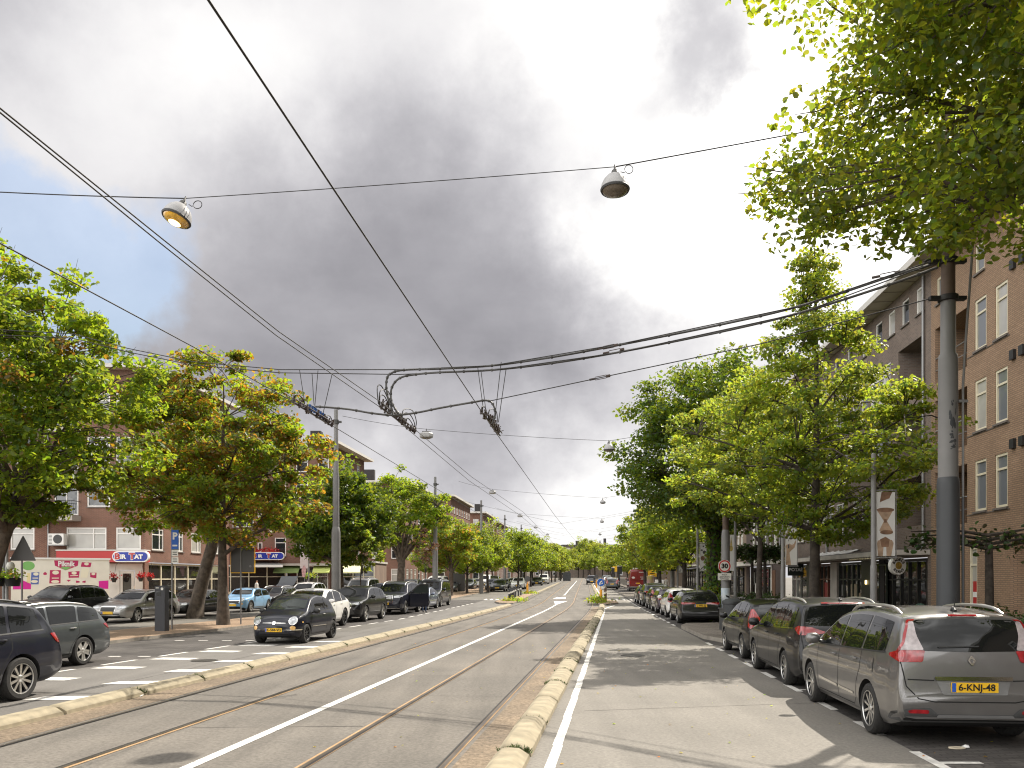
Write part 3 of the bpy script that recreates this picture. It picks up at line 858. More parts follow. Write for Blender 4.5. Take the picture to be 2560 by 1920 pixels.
def vehicle(sp):
    """build one car type at the origin: front at -x, nose x=0; returned Empty sits at the middle of the wheelbase on the ground.
    Local frame of the Empty: +x = rear of the car, +y = its right-hand side seen from behind? (left/right are symmetric)"""
    sh = Shell(sp)
    L, W, H = sp['L'], sp['W'], sp['H']
    root = empty(sp['name'], (0, 0, 0))
    xf, xr = sp['axles']; r = sp['wr_'] if 'wr_' in sp else 0.32
    cx = (xf + xr) / 2
    def shift(mb): mb.v = [(x - cx, y, z) for x, y, z in mb.v]; return mb
    pm = sp['paint']
    # body with wheel arches cut out
    body = sh.b
    bo = body.build('body', [pm, M_under])
    cut = MB()
    ra = r + 0.05
    X = Matrix.Rotation(R(-90), 4, 'X')
    for ax in (xf, xr):
        for sg in (1, -1):
            cut.lathe([(ra, -0.16), (ra, 0.3)], 30, 0, T((ax, sg*(W/2 - 0.12), r)) @ (X if sg > 0 else Matrix.Rotation(R(90), 4, 'X')))
    co = cut.build('arch_cutter', [M_under])
    md = bo.modifiers.new('b', 'BOOLEAN'); md.operation = 'DIFFERENCE'; md.solver = 'EXACT'; md.object = co
    bm = bmesh.new(); bm.from_mesh(bo.data); bmesh.ops.recalc_face_normals(bm, faces=bm.faces[:]); bm.to_mesh(bo.data); bm.free()
    bm = bmesh.new(); bm.from_mesh(co.data); bmesh.ops.recalc_face_normals(bm, faces=bm.faces[:]); bm.to_mesh(co.data); bm.free()
    bpy.context.view_layer.update()
    dg = bpy.context.evaluated_depsgraph_get()
    me = bpy.data.meshes.new_from_object(bo.evaluated_get(dg))
    if len(me.polygons) < 1000:
        me = bo.data.copy()
    bo.modifiers.clear()
    bpy.data.objects.remove(co)
    me.materials.clear(); me.materials.append(pm); me.materials.append(M_under); me.materials.append(M_trimG)
    for p in me.polygons:
        c = p.center
        m_ = 0
        for ax in (xf, xr):
            d = math.hypot(c.x - ax, c.z - r)
            if d < ra + 0.004 and abs(c.y) > W/2 - 0.34 and (abs(p.normal.y) < 0.5 or abs(c.y) < W/2 - 0.22) : m_ = 1
        if p.normal.z < -0.7 and c.z < 0.45: m_ = 1
        p.material_index = m_
    me.polygons.foreach_set('use_smooth', [True]*len(me.polygons))
    me.set_sharp_from_angle(angle=R(42))
    me.transform(T((-cx, 0, 0)))
    bo.data = me; bo.parent = root
    def part(name, mb, mats, parent=root, smooth=40):
        o = shift(mb).build(name, mats, parent, smooth=smooth); return o
    # glazing
    for poly in side_windows(sh, sp):
        for ax in ('L', 'R'):
            m = MB(); sh.patch(m, poly, ax, 0.005, 0.12); part('side_window', m, sp.get('glassm', M_glass), smooth=180)
    # window surround: one dark strip under the glass line
    bl = sp['belt']; m = MB()
    for ax in ('L', 'R'):
        sh.patch(m, seam_poly([(x, float(np.interp(x, [p[0] for p in bl], [p[1] for p in bl])) - 0.012) for x in np.linspace(sp['glass'][0] - 0.03, sp['glass'][1] + 0.02, 14)], 0.022), ax, 0.007, 0.15)
    part('window_trim', m, sp.get('trimm', M_trim), smooth=180)
    z0, y0, z1, y1 = sp['ws']
    m = MB(); sh.patch(m, rounded([(-y0, z0), (-y0*0.5, z0 - 0.02), (0, z0 - 0.03), (y0*0.5, z0 - 0.02), (y0, z0), (y1, z1), (y1*0.5, z1 + 0.02), (0, z1 + 0.025), (-y1*0.5, z1 + 0.02), (-y1, z1)], 0.05, 4), 'F', 0.005, 0.09)
    part('windscreen', m, sp.get('wsm', M_glass), smooth=180)
    m = MB()
    for yb in (-0.25, 0.3):
        a, _ = sh.cast('F', yb - 0.3, z0 + 0.01); c, _ = sh.cast('F', yb + 0.22, z0 + 0.05)
        m.tube([a + Vector((-.015, 0, .012)), (a+c)/2 + Vector((-.03, 0, .03)), c + Vector((-.015, 0, .015))], 0.008, 5)
    part('wiper', m, M_trim)
    z0, y0, z1, y1 = sp['rw']
    m = MB(); sh.patch(m, rounded([(-y0, z0), (0, z0 - 0.015), (y0, z0), (y1, z1), (0, z1 + 0.02), (-y1, z1)], 0.06, 4), 'B', 0.005, 0.08)
    part('rear_window', m, M_glass, smooth=180)
    # door shut lines and handles, sills
    m = MB()
    for ax in ('L', 'R'):
        for line in sp['seams']: sh.patch(m, seam_poly(line, 0.012), ax, 0.003, 0.12)
    for line in sp.get('rseams', []): sh.patch(m, seam_poly(line, 0.014), 'B', 0.003, 0.12)
    for line in sp.get('fseams', []): sh.patch(m, seam_poly(line, 0.012), 'F', 0.003, 0.12)
    part('shut_line', m, M_under, smooth=180)
    for ax, sg in (('L', 1), ('R', -1)):
        for hx, hz in sp['handles']:
            h, nn = sh.cast(ax, hx, hz)
            m = MB(); m.tube([h + Vector((-0.10, sg*0.012, 0)), h + Vector((-0.06, sg*0.035, 0.003)), h + Vector((0.05, sg*0.035, 0.003)), h + Vector((0.09, sg*0.012, 0))], [0.010, 0.015, 0.015, 0.010], 6)
            part('door_handle', m, sp.get('handlem', pm))
        # wing mirror
        mx, mz = sp['mirror']
        h, nn = sh.cast(ax, mx, mz - 0.05)
        m = MB()
        c = h + Vector((-0.02, sg*0.15, 0.06))
        ml = []
        for t in np.linspace(-1, 1, 9):
            rr = math.sqrt(max(0.0, 1 - abs(t)**2.6))
            ml.append((0.085*rr + 0.004, t*0.115))
        m.lathe(ml, 14, 0, T(c) @ Matrix.Rotation(R(90), 4, 'X') @ Matrix.Diagonal((0.95, 0.95, 1, 1)))
        m.tube([h + Vector((0.0, -sg*0.02, 0.0)), c + Vector((0, -sg*0.08, -0.03))], [0.03, 0.025], 8, 1)
        part('wing_mirror', m, [sp.get('mirrorm', pm), M_trim])
    # lower cladding
    if sp.get('sill', True):
        m = MB()
        for ax in ('L', 'R'):
            zs = sp.get('sillz', (0.20, 0.30))
            sh.patch(m, [(xf + ra + 0.02, zs[0]), (xr - ra - 0.02, zs[0]), (xr - ra - 0.02, zs[1]), (xf + ra + 0.02, zs[1])], ax, 0.006, 0.25)
        part('sill', m, sp.get('sillm', M_trim), smooth=180)
    for nm, polys, mt in sp.get('side_patches', []):
        m = MB()
        for ax in ('L', 'R'):
            for p in polys: sh.patch(m, rounded(p, 0.015, 2), ax, 0.007, 0.12)
        part(nm, m, mt, smooth=180)
    if sp.get('arch'):                         # plastic wheel arch edging
        for ax_ in (xf, xr):
            for ax in ('L', 'R'):
                m = MB(); pts = [(ax_ + (ra+0.03)*math.cos(t), r + (ra+0.03)*math.sin(t)) for t in np.linspace(R(-14), R(194), 20)]
                sh.patch(m, seam_poly(pts, 0.055), ax, 0.008, 0.10); part('arch_edging', m, sp['arch'], smooth=180)
    # lamps: mirrored left and right
    for nm, pf, ps, mt in sp['lamps']:
        for sg in (1, -1):
            m = MB()
            for axis, poly in pf:
                if axis in 'FB': sh.patch(m, rounded([(sg*p[0], p[1]) for p in poly], 0.02, 3), axis, ps, 0.07)
                elif axis == 'C': sh.patch(m, rounded(poly, 0.02, 3), 'CL' if sg > 0 else 'CR', ps, 0.05)
                else: sh.patch(m, rounded(poly, 0.02, 3), 'L' if sg > 0 else 'R', ps, 0.07)
            part(nm, m, mt, smooth=180)
    for nm, axis, polys, off, mt in sp.get('ends', []):
        m = MB()
        for p in polys: sh.patch(m, rounded(p, 0.02, 3), axis, off, 0.08)
        part(nm, m, mt, smooth=180)
    # plates
    for axis, zp, word in sp.get('plates', []):
        h, nn = sh.cast(axis, 0.0, zp)
        sx = -1 if axis == 'F' else 1
        m = MB()
        x0 = h.x + sx*0.006; x1 = h.x + sx*0.022
        a, b_ = sorted((x0, x1))
        m.box(a, -0.262, zp - 0.057, b_, 0.262, zp + 0.057, 0)
        x2 = x1 + sx*0.003; a, b_ = sorted((x1, x2))
        lo = 0.21 if axis == 'F' else -0.256
        if axis == 'B': m.box(a, -0.257, zp - 0.052, b_, -0.212, zp + 0.052, 1)
        else: m.box(a, 0.212, zp - 0.052, b_, 0.257, zp + 0.052, 1)
        pl = part('licence_plate', m, [M_plate, M_blue], smooth=None)
        if word:
            Mt = T((x2 - cx + sx*0.003, (0.02 if axis == 'B' else -0.02), zp)) @ Matrix.Rotation(R(90 if axis == 'B' else -90), 4, 'Z')
            text_mesh(word, 0.108, 'plate_lettering', M_black, pl, Mt, depth=0.001, sx=1.0, bold=0.002)
    # wheels
    st = sp['wheel']
    tm, rm = wheel_meshes(r, sp.get('ww', 0.21), st['n'], st, sp['name'])
    to = tm.build('wheel', [M_tyre], None, smooth=35); ro = rm.build('rim', [st.get('m', M_alloy), M_alloyD], None, smooth=35)
    first = True
    for ax_ in (xf, xr):
        for sg in (1, -1):
            o = to if first else to.copy()
            q = ro if first else ro.copy()
            if not first: COL.objects.link(o); COL.objects.link(q)
            first = False
            o.parent = root; q.parent = o
            yw = W/2 * float(np.interp(ax_, sh.xs, sh.plan)) / (W/2) - sp.get('ww', 0.21)/2 - sp.get('tuck', 0.012)
            o.location = (ax_ - cx, sg*yw, r)
            o.rotation_euler = (0, R(rng.uniform(0, 70)), 0 if sg > 0 else math.pi)
    # roof rails, aerial
    if sp.get('rails'):
        xa, xb, yr, zr, hh = sp['rails']
        for sg in (1, -1):
            m = MB(); pts = []
            for t in np.linspace(0, 1, 15):
                x = xa + (xb - xa)*t
                h, _ = sh.cast('T', x, sg*yr)
                up = hh * min(1, min(t, 1-t)*7)**0.6
                pts.append((x, sg*yr, h.z + up + 0.002))
            m.tube(pts, [0.012] + [0.021]*13 + [0.012], 8)
            part('roof_rail', m, sp.get('railm', M_alloy))
    if sp.get('aerial'):
        ax_ = sp['aerial']; h, _ = sh.cast('T', ax_, 0)
        m = MB(); m.tube([h + Vector((-.07, 0, 0)), h + Vector((-.02, 0, 0.03)), h + Vector((0.04, 0, 0.0))], [0.02, 0.03, 0.02], 8)
        m.tube([h + Vector((-.01, 0, .03)), h + Vector((0.07, 0, sp.get('aeh', 0.22)))], [0.007, 0.004], 6)
        part('aerial', m, M_trim)
    root['_cx'] = cx
    return root, sh

def place(root, x, y, heading, label, cat='car', group=None, paintm=None, z=None, proto=False):
    """heading: angle of the direction of travel from +Y towards +X, degrees; local -x is the nose"""
    o = root if proto else copy_tree(root)
    o.location = (x, y, gz(y) if z is None else z)
    o.rotation_euler = (0, 0, math.atan2(-math.cos(R(heading)), -math.sin(R(heading))))
    tag(o, label, cat, group)
    if paintm:
        for ch in o.children:
            for i, sl in enumerate(ch.material_slots):
                if sl.material and sl.material.name.startswith('paint_'):
                    sl.link = 'OBJECT'; sl.material = paintm
    return o

P_black = paint('black', (0.008, 0.008, 0.009), coat=0.6); P_navy = paint('black_blue', (0.009, 0.010, 0.018), coat=0.6)
P_grey = paint('warm_grey', (0.165, 0.160, 0.156), metal=0.6, rough=0.3); P_dgrey = paint('dark_grey', (0.075, 0.083, 0.088), metal=0.5, rough=0.32)
P_silver = paint('silver', (0.34, 0.33, 0.32), metal=0.6, rough=0.3); P_white = paint('white', (0.72, 0.71, 0.69)); P_lblue = paint('light_blue', (0.22, 0.40, 0.60), metal=0.2)
P_bgrey = paint('blue_grey', (0.14, 0.17, 0.24), metal=0.5); P_red = paint('red', (0.19, 0.018, 0.020)); P_gun = paint('gunmetal', (0.035, 0.04, 0.045), metal=0.4)
P_oxide = paint('dark_violet', (0.05, 0.035, 0.05), metal=0.3); P_mid = paint('mid_grey', (0.2, 0.2, 0.2), metal=0.5)

SIDE = [(0.15, 0.90), (0.3, 0.965), (0.5, 1.0), (0.72, 0.995), (0.88, 0.965), (0.98, 0.93), (1.06, 0.885), (1.35, 0.775), (1.5, 0.70), (1.9, 0.60)]
def PLAN(L, f=0.70, b=0.80): return [(0, f), (0.04, f+0.10), (0.12, 0.90), (0.3, 0.965), (0.7, 0.995), (L-0.7, 0.99), (L-0.3, 0.95), (L-0.10, 0.90), (L-0.03, b+0.06), (L, b)]
def BOT(L, xf, xr, z=0.19): return [(0, 0.34), (0.08, 0.24), (0.3, z), (L-0.4, z), (L-0.08, 0.28), (L, 0.36)]
S_multi = dict(n=10, sw=0.026, skew=0.03, dark=True); S_five = dict(n=5, sw=0.055, twin=(-0.03, 0.03), dark=True); S_plain = dict(n=7, sw=0.045, dark=True); S_dark = dict(n=8, sw=0.03, dark=True, m=M_alloyD); S_ten = dict(n=10, sw=0.034, dark=True)

# ---------- people carrier (nearest car)
mpv = dict(name='people_carrier', L=4.56, W=1.86, H=1.64, paint=P_grey, axles=(0.86, 3.63), wr_=0.325, ww=0.215,
  top=[(0, .60), (.06, .74), (.25, .87), (.6, .97), (1.0, 1.05), (1.12, 1.085), (1.95, 1.50), (2.3, 1.585), (2.8, 1.625), (3.4, 1.63), (3.95, 1.595), (4.2, 1.56), (4.27, 1.53), (4.45, 1.13), (4.49, 1.0), (4.53, .75), (4.56, .58)],
  bot=BOT(4.56, 0, 0), plan=PLAN(4.56, .62, .86), side=[(0.15, 0.90), (0.3, 0.97), (0.5, 1.0), (0.72, 0.998), (0.9, 0.98), (1.02, 0.955), (1.1, 0.93), (1.35, 0.845), (1.5, 0.785), (1.9, 0.66)],
  belt=[(1.1, .985), (2, 1.02), (3.2, 1.06), (4.2, 1.10)], glass=(1.42, 4.06), pillars=(2.36, 3.28), lean={0: 0.0, 1: 0.06, 2: 0.05}, inset=0.125,
  ws=(1.09, .70, 1.47, .56), rw=(1.135, .70, 1.487, .585), wr=0.05,
  seams=[[(1.32, .98), (1.30, .7), (1.36, .30)], [(2.37, 1.0), (2.38, .6), (2.36, .30)], [(3.30, 1.04), (3.30, .80), (3.20, .62), (3.16, .40), (3.05, .30)], [(1.36, .30), (3.05, .30)]],
  rseams=[[(-.80, 1.0), (-.76, .72), (-.63, .58), (-.45, .545), (.45, .545), (.63, .58), (.76, .72), (.80, 1.0)], [(-.74, .80), (-.44, .79)], [(.44, .79), (.74, .80)]],
  handles=[(2.18, .90), (3.1, .92)], mirror=(1.50, 1.06), sill=True, sillz=(0.19, 0.27), sillm=M_trimG,
  side_patches=[('door_moulding', [[(1.42, .46), (2.34, .44), (2.34, .475), (1.42, .50)], [(2.40, .44), (3.06, .43), (3.06, .462), (2.40, .472)]], M_chrome),
                ('fuel_flap', [[(3.62, .80), (3.80, .80), (3.80, .98), (3.62, .98)]], P_grey)],
  lamps=[('tail_light', [('C', [(-.15, 1.0), (.05, 1.0), (.25, 1.06), (.25, 1.085), (.08, 1.135), (-.15, 1.135)])], 0.008, M_red),
         ('tail_light_upper', [('C', [(-.14, 1.138), (.07, 1.138), (.035, 1.22), (.05, 1.40), (.065, 1.47), (.02, 1.47), (-.05, 1.30)])], 0.010, M_clear),
         ('tail_light_edge', [('C', [(.07, 1.12), (.12, 1.115), (.062, 1.22), (.075, 1.40), (.09, 1.49), (.02, 1.49), (.02, 1.472), (.065, 1.472), (.05, 1.40), (.035, 1.22)])], 0.013, M_red),
         ('reflector', [('B', [(.52, .405), (.74, .41), (.76, .44), (.70, .455), (.52, .45)])], 0.012, M_red),
         ('headlight', [('F', [(.45, .78), (.80, .88), (.78, .96), (.5, .88)])], 0.006, M_lens)],
  ends=[('rear_bumper', 'B', [[(-.86, .30), (.86, .30), (.86, .40), (.78, .46), (.5, .475), (.42, .40), (-.42, .40), (-.5, .475), (-.78, .46), (-.86, .40)]], 0.009, M_trimG),
        ('bumper_lip', 'B', [[(-.44, .36), (.44, .36), (.42, .395), (-.42, .395)]], 0.014, P_mid),
        ('plate_recess', 'B', [[(-.42, .80), (.42, .80), (.36, .63), (-.36, .63)]], 0.005, P_mid),
        ('chrome_strip', 'B', [[(-.43, .79), (.43, .79), (.44, .835), (-.44, .835)]], 0.022, M_chrome),
        ('brake_light', 'B', [[(-.17, 1.528), (.17, 1.528), (.17, 1.550), (-.17, 1.550)]], 0.012, M_red),
        ('emblem', 'B', [[(0, .955), (.048, 1.02), (0, 1.085), (-.048, 1.02)]], 0.014, M_chrome),
        ('emblem_centre', 'B', [[(0, .99), (.018, 1.02), (0, 1.05), (-.018, 1.02)]], 0.018, P_grey),
        ('rear_wiper', 'B', [[(-.36, 1.165), (.10, 1.175), (.10, 1.19), (-.36, 1.185)]], 0.02, M_trim),
        ('grille', 'F', [[(-.45, .66), (.45, .66), (.40, .78), (-.40, .78)]], 0.006, M_trim)],
  plates=[('B', .715, '6-KNJ-48'), ('F', .48, None)], wheel=S_multi, rails=(1.95, 3.95, .60, 0, 0.055), railm=M_alloy, aerial=4.0, crown=0.055)
mpv_root, _ = vehicle(mpv)
place(mpv_root, 5.60, 12.10, 5, 'grey people carrier with silver roof rails and yellow plate 6-KNJ-48', 'car', 'cars parked in the right bay', proto=True)

# ---------- dark people carrier behind it
d = dict(mpv); d['name'] = 'people_carrier'; d['paint'] = P_black
d['lamps'] = [('tail_light', [('C', [(-.30, 1.03), (-.12, .975), (.10, .985), (.26, 1.09), (.12, 1.14), (-.08, 1.12)])], 0.008, M_red),
              ('reflector', [('B', [(.60, .44), (.80, .45), (.80, .52), (.62, .50)])], 0.012, M_red), ('headlight', [('F', [(.45, .78), (.80, .88), (.78, .96), (.5, .88)])], 0.006, M_lens)]
d['ends'] = [('rear_bumper', 'B', [[(-.8, .30), (.8, .30), (.8, .38), (-.8, .38)]], 0.009, M_trimG), ('brake_light', 'B', [[(-.38, 1.528), (.38, 1.528), (.38, 1.545), (-.38, 1.545)]], 0.012, M_red),
             ('tailgate_strip', 'B', [[(-.43, .93), (.43, .93), (.44, .96), (-.44, .96)]], 0.012, M_chrome), ('rear_wiper', 'B', [[(-.05, 1.165), (.38, 1.175), (.38, 1.19), (-.05, 1.185)]], 0.02, M_trim)]
d['side_patches'] = []; d['wheel'] = dict(n=12, sw=0.022, dark=True); d['plates'] = [('B', .80, None)]; d['railm'] = M_alloy; d['trimm'] = M_chrome; d['rails'] = (1.9, 4.05, .60, 0, 0.03)
d['rw'] = (1.15, .72, 1.487, .60); d['glassm'] = M_glass; d['aerial'] = 4.05; d['aeh'] = 0.10
mpv2_root, _ = vehicle(d)
place(mpv2_root, 6.10, 17.0, 5, 'black people carrier with chrome window line parked ahead of the grey one', 'car', 'cars parked in the right bay', proto=True)

# ---------- small hatchback
hatch = dict(name='hatchback', L=4.05, W=1.71, H=1.48, paint=P_black, axles=(0.82, 3.33), wr_=0.30, ww=0.19,
  top=[(0, .55), (.05, .68), (.25, .82), (.6, .92), (.95, .99), (1.08, 1.03), (1.75, 1.38), (2.1, 1.455), (2.6, 1.48), (3.2, 1.45), (3.62, 1.40), (3.72, 1.36), (3.92, 1.02), (3.98, .88), (4.02, .65), (4.05, .50)],
  bot=BOT(4.05, 0, 0), plan=PLAN(4.05, .62, .80), side=[(0.15, 0.90), (0.3, 0.965), (0.5, 1.0), (0.72, 0.99), (0.85, 0.965), (0.95, 0.93), (1.1, 0.86), (1.3, 0.77), (1.45, 0.68), (1.9, 0.55)],
  belt=[(1.0, .90), (2, .95), (3.4, 1.03)], glass=(1.30, 3.50), pillars=(2.25, 3.08), lean={1: 0.05, 2: 0.06}, inset=0.105,
  ws=(1.03, .62, 1.36, .50), rw=(1.02, .56, 1.33, .48),
  seams=[[(1.22, .90), (1.2, .6), (1.26, .28)], [(2.26, .95), (2.27, .5), (2.24, .28)], [(3.08, 1.0), (3.05, .7), (2.9, .5), (2.85, .28)], [(1.26, .28), (2.85, .28)]],
  rseams=[[(-.62, .95), (-.60, .6), (.60, .6), (.62, .95)]], handles=[(2.08, .83), (2.9, .87)], mirror=(1.36, .97), sill=True,
  lamps=[('tail_light', [('C', [(-.18, .80), (.0, .76), (.13, .82), (.19, 1.05), (.17, 1.22), (.08, 1.24), (-.10, 1.02)])], 0.008, M_red),
         ('tail_lamp_centre', [('C', ellipse(.03, .96, .045, .05, 12))], 0.014, M_clear), ('headlight', [('F', [(.4, .62), (.76, .66), (.74, .80), (.48, .76)])], 0.006, M_lens)],
  ends=[('rear_bumper', 'B', [[(-.7, .34), (.7, .34), (.7, .42), (-.7, .42)]], 0.008, M_trimG), ('grille', 'F', [[(-.35, .42), (.35, .42), (.35, .56), (-.35, .56)]], 0.006, M_trim)],
  plates=[('B', .72, None), ('F', .46, None)], wheel=S_plain, crown=0.05)
hatch_root, _ = vehicle(hatch)
place(hatch_root, 6.62, 22.0, 5, 'small black hatchback with tall red tail lights, third from the front in the right bay', 'car', 'cars parked in the right bay', proto=True)

# ---------- estate
est = dict(name='estate_car', L=4.78, W=1.83, H=1.47, paint=P_black, axles=(0.90, 3.74), wr_=0.325, ww=0.22,
  top=[(0, .55), (.05, .68), (.25, .80), (.7, .89), (1.25, .97), (1.42, 1.01), (2.1, 1.36), (2.4, 1.42), (2.9, 1.46), (3.6, 1.45), (4.2, 1.39), (4.36, 1.35), (4.62, 1.03), (4.70, .90), (4.75, .65), (4.78, .50)],
  bot=BOT(4.78, 0, 0), plan=PLAN(4.78, .66, .82), side=[(0.15, 0.90), (0.3, 0.965), (0.5, 1.0), (0.7, 0.99), (0.85, 0.965), (0.95, 0.93), (1.1, 0.86), (1.3, 0.775), (1.45, 0.69), (1.9, 0.55)],
  belt=[(1.3, .93), (2.5, .965), (4.3, 1.02)], glass=(1.72, 4.36), pillars=(2.72, 3.62), lean={1: 0.05, 2: 0.10}, inset=0.095,
  ws=(1.03, .66, 1.34, .55), rw=(1.05, .62, 1.33, .52),
  seams=[[(1.55, .93), (1.52, .6), (1.58, .28)], [(2.73, .97), (2.74, .5), (2.70, .28)], [(3.62, 1.0), (3.60, .75), (3.35, .5), (3.28, .28)], [(1.58, .28), (3.28, .28)]],
  rseams=[[(-.66, .95), (-.64, .62), (.64, .62), (.66, .95)]], handles=[(2.52, .84), (3.42, .87)], mirror=(1.78, .99), sill=True, sillm=M_trim,
  lamps=[('tail_light', [('C', [(-.30, .86), (-.30, .79), (.0, .77), (.12, .83), (.22, .92), (.0, .93)])], 0.008, M_red),
         ('headlight', [('F', [(.42, .60), (.76, .64), (.74, .76), (.46, .72)]), ('S', [(.1, .66), (.42, .74), (.3, .78), (.12, .74)])], 0.006, M_lens)],
  ends=[('rear_bumper', 'B', [[(-.76, .32), (.76, .32), (.76, .42), (-.76, .42)]], 0.008, M_trimG), ('grille', 'F', [[(-.32, .50), (.32, .50), (.34, .70), (-.34, .70)]], 0.006, M_trim),
        ('grille_frame', 'F', [seam_poly([(-.33, .50), (.33, .50), (.35, .71), (-.35, .71), (-.33, .50)], .025)], 0.011, M_chrome),
        ('bumper_intake', 'F', [[(-.6, .30), (.6, .30), (.56, .40), (-.56, .40)]], 0.006, M_trim)],
  plates=[('B', .56, None), ('F', .45, None)], wheel=S_five, rails=(2.1, 4.25, .56, 0, 0.02), railm=M_alloy, crown=0.05, handlem=M_chrome)
e1 = dict(est); e1['paint'] = P_black; e1['plates'] = [('B', .80, 'L-990-ZJ'), ('F', .45, None)]; e1['railm'] = M_trim
e1['lamps'] = [('tail_light', [('C', [(-.36, .93), (-.36, .87), (.0, .85), (.16, .90), (.16, .94)])], 0.008, M_red), est['lamps'][1]]
e1['ends'] = est['ends'] + [('tailgate_strip', 'B', [[(-.7, .945), (.7, .945), (.7, .965), (-.7, .965)]], 0.014, M_chrome)]
est1_root, _ = vehicle(e1)
est_root, _ = vehicle(dict(est, paint=P_dgrey))
place(est1_root, dashR(38) + 1.25, 38.2, 5, 'black estate car with full-width tail lights behind the paved bulge in the right bay', 'car', 'cars parked in the right bay', proto=True)
place(est_root, -10.95, 18.0, 192, 'dark grey estate car in the left bay, silver line over its windows', 'car', 'cars on the left carriageway', proto=True)
place(est_root, -17.45, 39.1, 187, 'silver estate car facing the tramway beside the dark parking meter', 'car', 'cars in the left service lane', P_silver)

# ---------- off-road style car
suv = dict(name='suv', L=4.62, W=1.90, H=1.68, paint=P_navy, axles=(0.88, 3.60), wr_=0.355, ww=0.235,
  top=[(0, .66), (.05, .82), (.2, .96), (.6, 1.04), (1.15, 1.10), (1.3, 1.135), (1.95, 1.53), (2.25, 1.61), (2.8, 1.665), (3.4, 1.66), (4.0, 1.60), (4.18, 1.56), (4.44, 1.16), (4.52, 1.05), (4.58, .75), (4.62, .58)],
  bot=[(0, 0.36), (.08, .28), (.3, .23), (4.2, .23), (4.54, .32), (4.62, .42)], plan=PLAN(4.62, .70, .84), side=[(0.2, 0.90), (0.35, 0.965), (0.55, 1.0), (0.8, 0.995), (0.95, 0.97), (1.05, 0.94), (1.2, 0.87), (1.45, 0.785), (1.62, 0.71), (1.95, 0.6)],
  belt=[(1.2, 1.06), (2.5, 1.08), (4.1, 1.13)], glass=(1.58, 4.14), pillars=(2.52, 3.40), lean={1: 0.04, 2: 0.08, 3: -0.08}, inset=0.115,
  ws=(1.155, .68, 1.51, .57), rw=(1.18, .64, 1.52, .54),
  seams=[[(1.45, 1.06), (1.42, .7), (1.48, .34)], [(2.53, 1.08), (2.54, .6), (2.50, .34)], [(3.42, 1.1), (3.40, .85), (3.2, .6), (3.12, .34)], [(1.48, .34), (3.12, .34)]],
  rseams=[[(-.7, 1.05), (-.68, .72), (.68, .72), (.7, 1.05)]], handles=[(2.34, .98), (3.22, 1.0)], mirror=(1.62, 1.12), sill=True, sillz=(.25, .40), sillm=M_trim,
  lamps=[('tail_light', [('C', [(-.30, .99), (-.30, .87), (-.02, .84), (.14, .91), (.22, 1.05), (.0, 1.06)])], 0.008, M_red),
         ('headlight', [('F', [(.45, .76), (.82, .80), (.80, .90), (.48, .86)]), ('S', [(.08, .80), (.40, .88), (.3, .92), (.1, .90)])], 0.006, M_lens)],
  ends=[('rear_bumper', 'B', [[(-.8, .36), (.8, .36), (.8, .50), (-.8, .50)]], 0.008, M_trimG), ('grille', 'F', [[(-.42, .64), (.42, .64), (.44, .84), (-.44, .84)]], 0.006, M_trim),
        ('grille_bar', 'F', [[(-.43, .72), (.43, .72), (.43, .735), (-.43, .735)], [(-.43, .79), (.43, .79), (.43, .805), (-.43, .805)]], 0.012, M_chrome),
        ('bumper_intake', 'F', [[(-.66, .36), (.66, .36), (.6, .50), (-.6, .50)]], 0.006, M_trim)],
  plates=[('B', .66, None), ('F', .55, None)], wheel=S_ten, rails=(1.95, 4.0, .60, 0, 0.03), railm=M_trim, crown=0.055, arch=M_trim)
suv_root, _ = vehicle(dict(suv, arch=None))
place(suv_root, -9.17, 12.55, 192, 'blue-black off-roader with silver ten-spoke wheels cut off by the left edge of the photo', 'car', 'cars on the left carriageway', proto=True)
s2 = dict(suv, paint=P_black, wheel=S_five, railm=M_trim)
s2['rails'] = None; s2['plates'] = [('F', .5, None), ('B', .66, None)]
s2['ends'] = [('grille', 'F', [rounded([(-.45, .62), (.45, .62), (.5, .72), (.42, .86), (-.42, .86), (-.5, .72)], .05)], 0.006, M_trim), ('grille_frame', 'F', [seam_poly([(-.45, .62), (.45, .62), (.5, .72), (.42, .87), (-.42, .87), (-.5, .72), (-.45, .62)], .03)], 0.012, M_chrome),
   ('bumper_intake', 'F', [[(-.7, .36), (.7, .36), (.6, .50), (-.6, .50)]], 0.006, M_trim), ('rear_bumper', 'B', [[(-.8, .36), (.8, .36), (.8, .50), (-.8, .50)]], 0.008, M_trimG)]
s2['top'] = [(0, .66), (.05, .82), (.2, .96), (.6, 1.04), (1.15, 1.10), (1.3, 1.135), (1.95, 1.53), (2.25, 1.60), (2.8, 1.63), (3.4, 1.60), (3.9, 1.52), (4.1, 1.46), (4.42, 1.16), (4.52, 1.05), (4.58, .75), (4.62, .58)]
suv2_root, _ = vehicle(s2)
place(suv2_root, -7.35, 39.6, 187.5, 'black crossover with chrome-ringed grille parked right behind the moving black city car', 'car', 'cars parked in the left bay', proto=True)
x7 = dict(suv, name='suv', L=5.1, W=2.0, paint=P_navy, axles=(0.92, 4.0), wr_=0.38, ww=0.25)
x7['top'] = [(0, .74), (.05, .92), (.15, 1.06), (.6, 1.13), (1.3, 1.19), (1.45, 1.22), (2.1, 1.66), (2.4, 1.74), (3.0, 1.80), (3.9, 1.79), (4.6, 1.73), (4.78, 1.69), (4.95, 1.22), (5.02, 1.1), (5.07, .8), (5.1, .6)]
x7['bot'] = [(0, .36), (.08, .28), (.3, .23), (4.7, .23), (5.02, .32), (5.1, .42)]; x7['plan'] = PLAN(5.1, .78, .86)
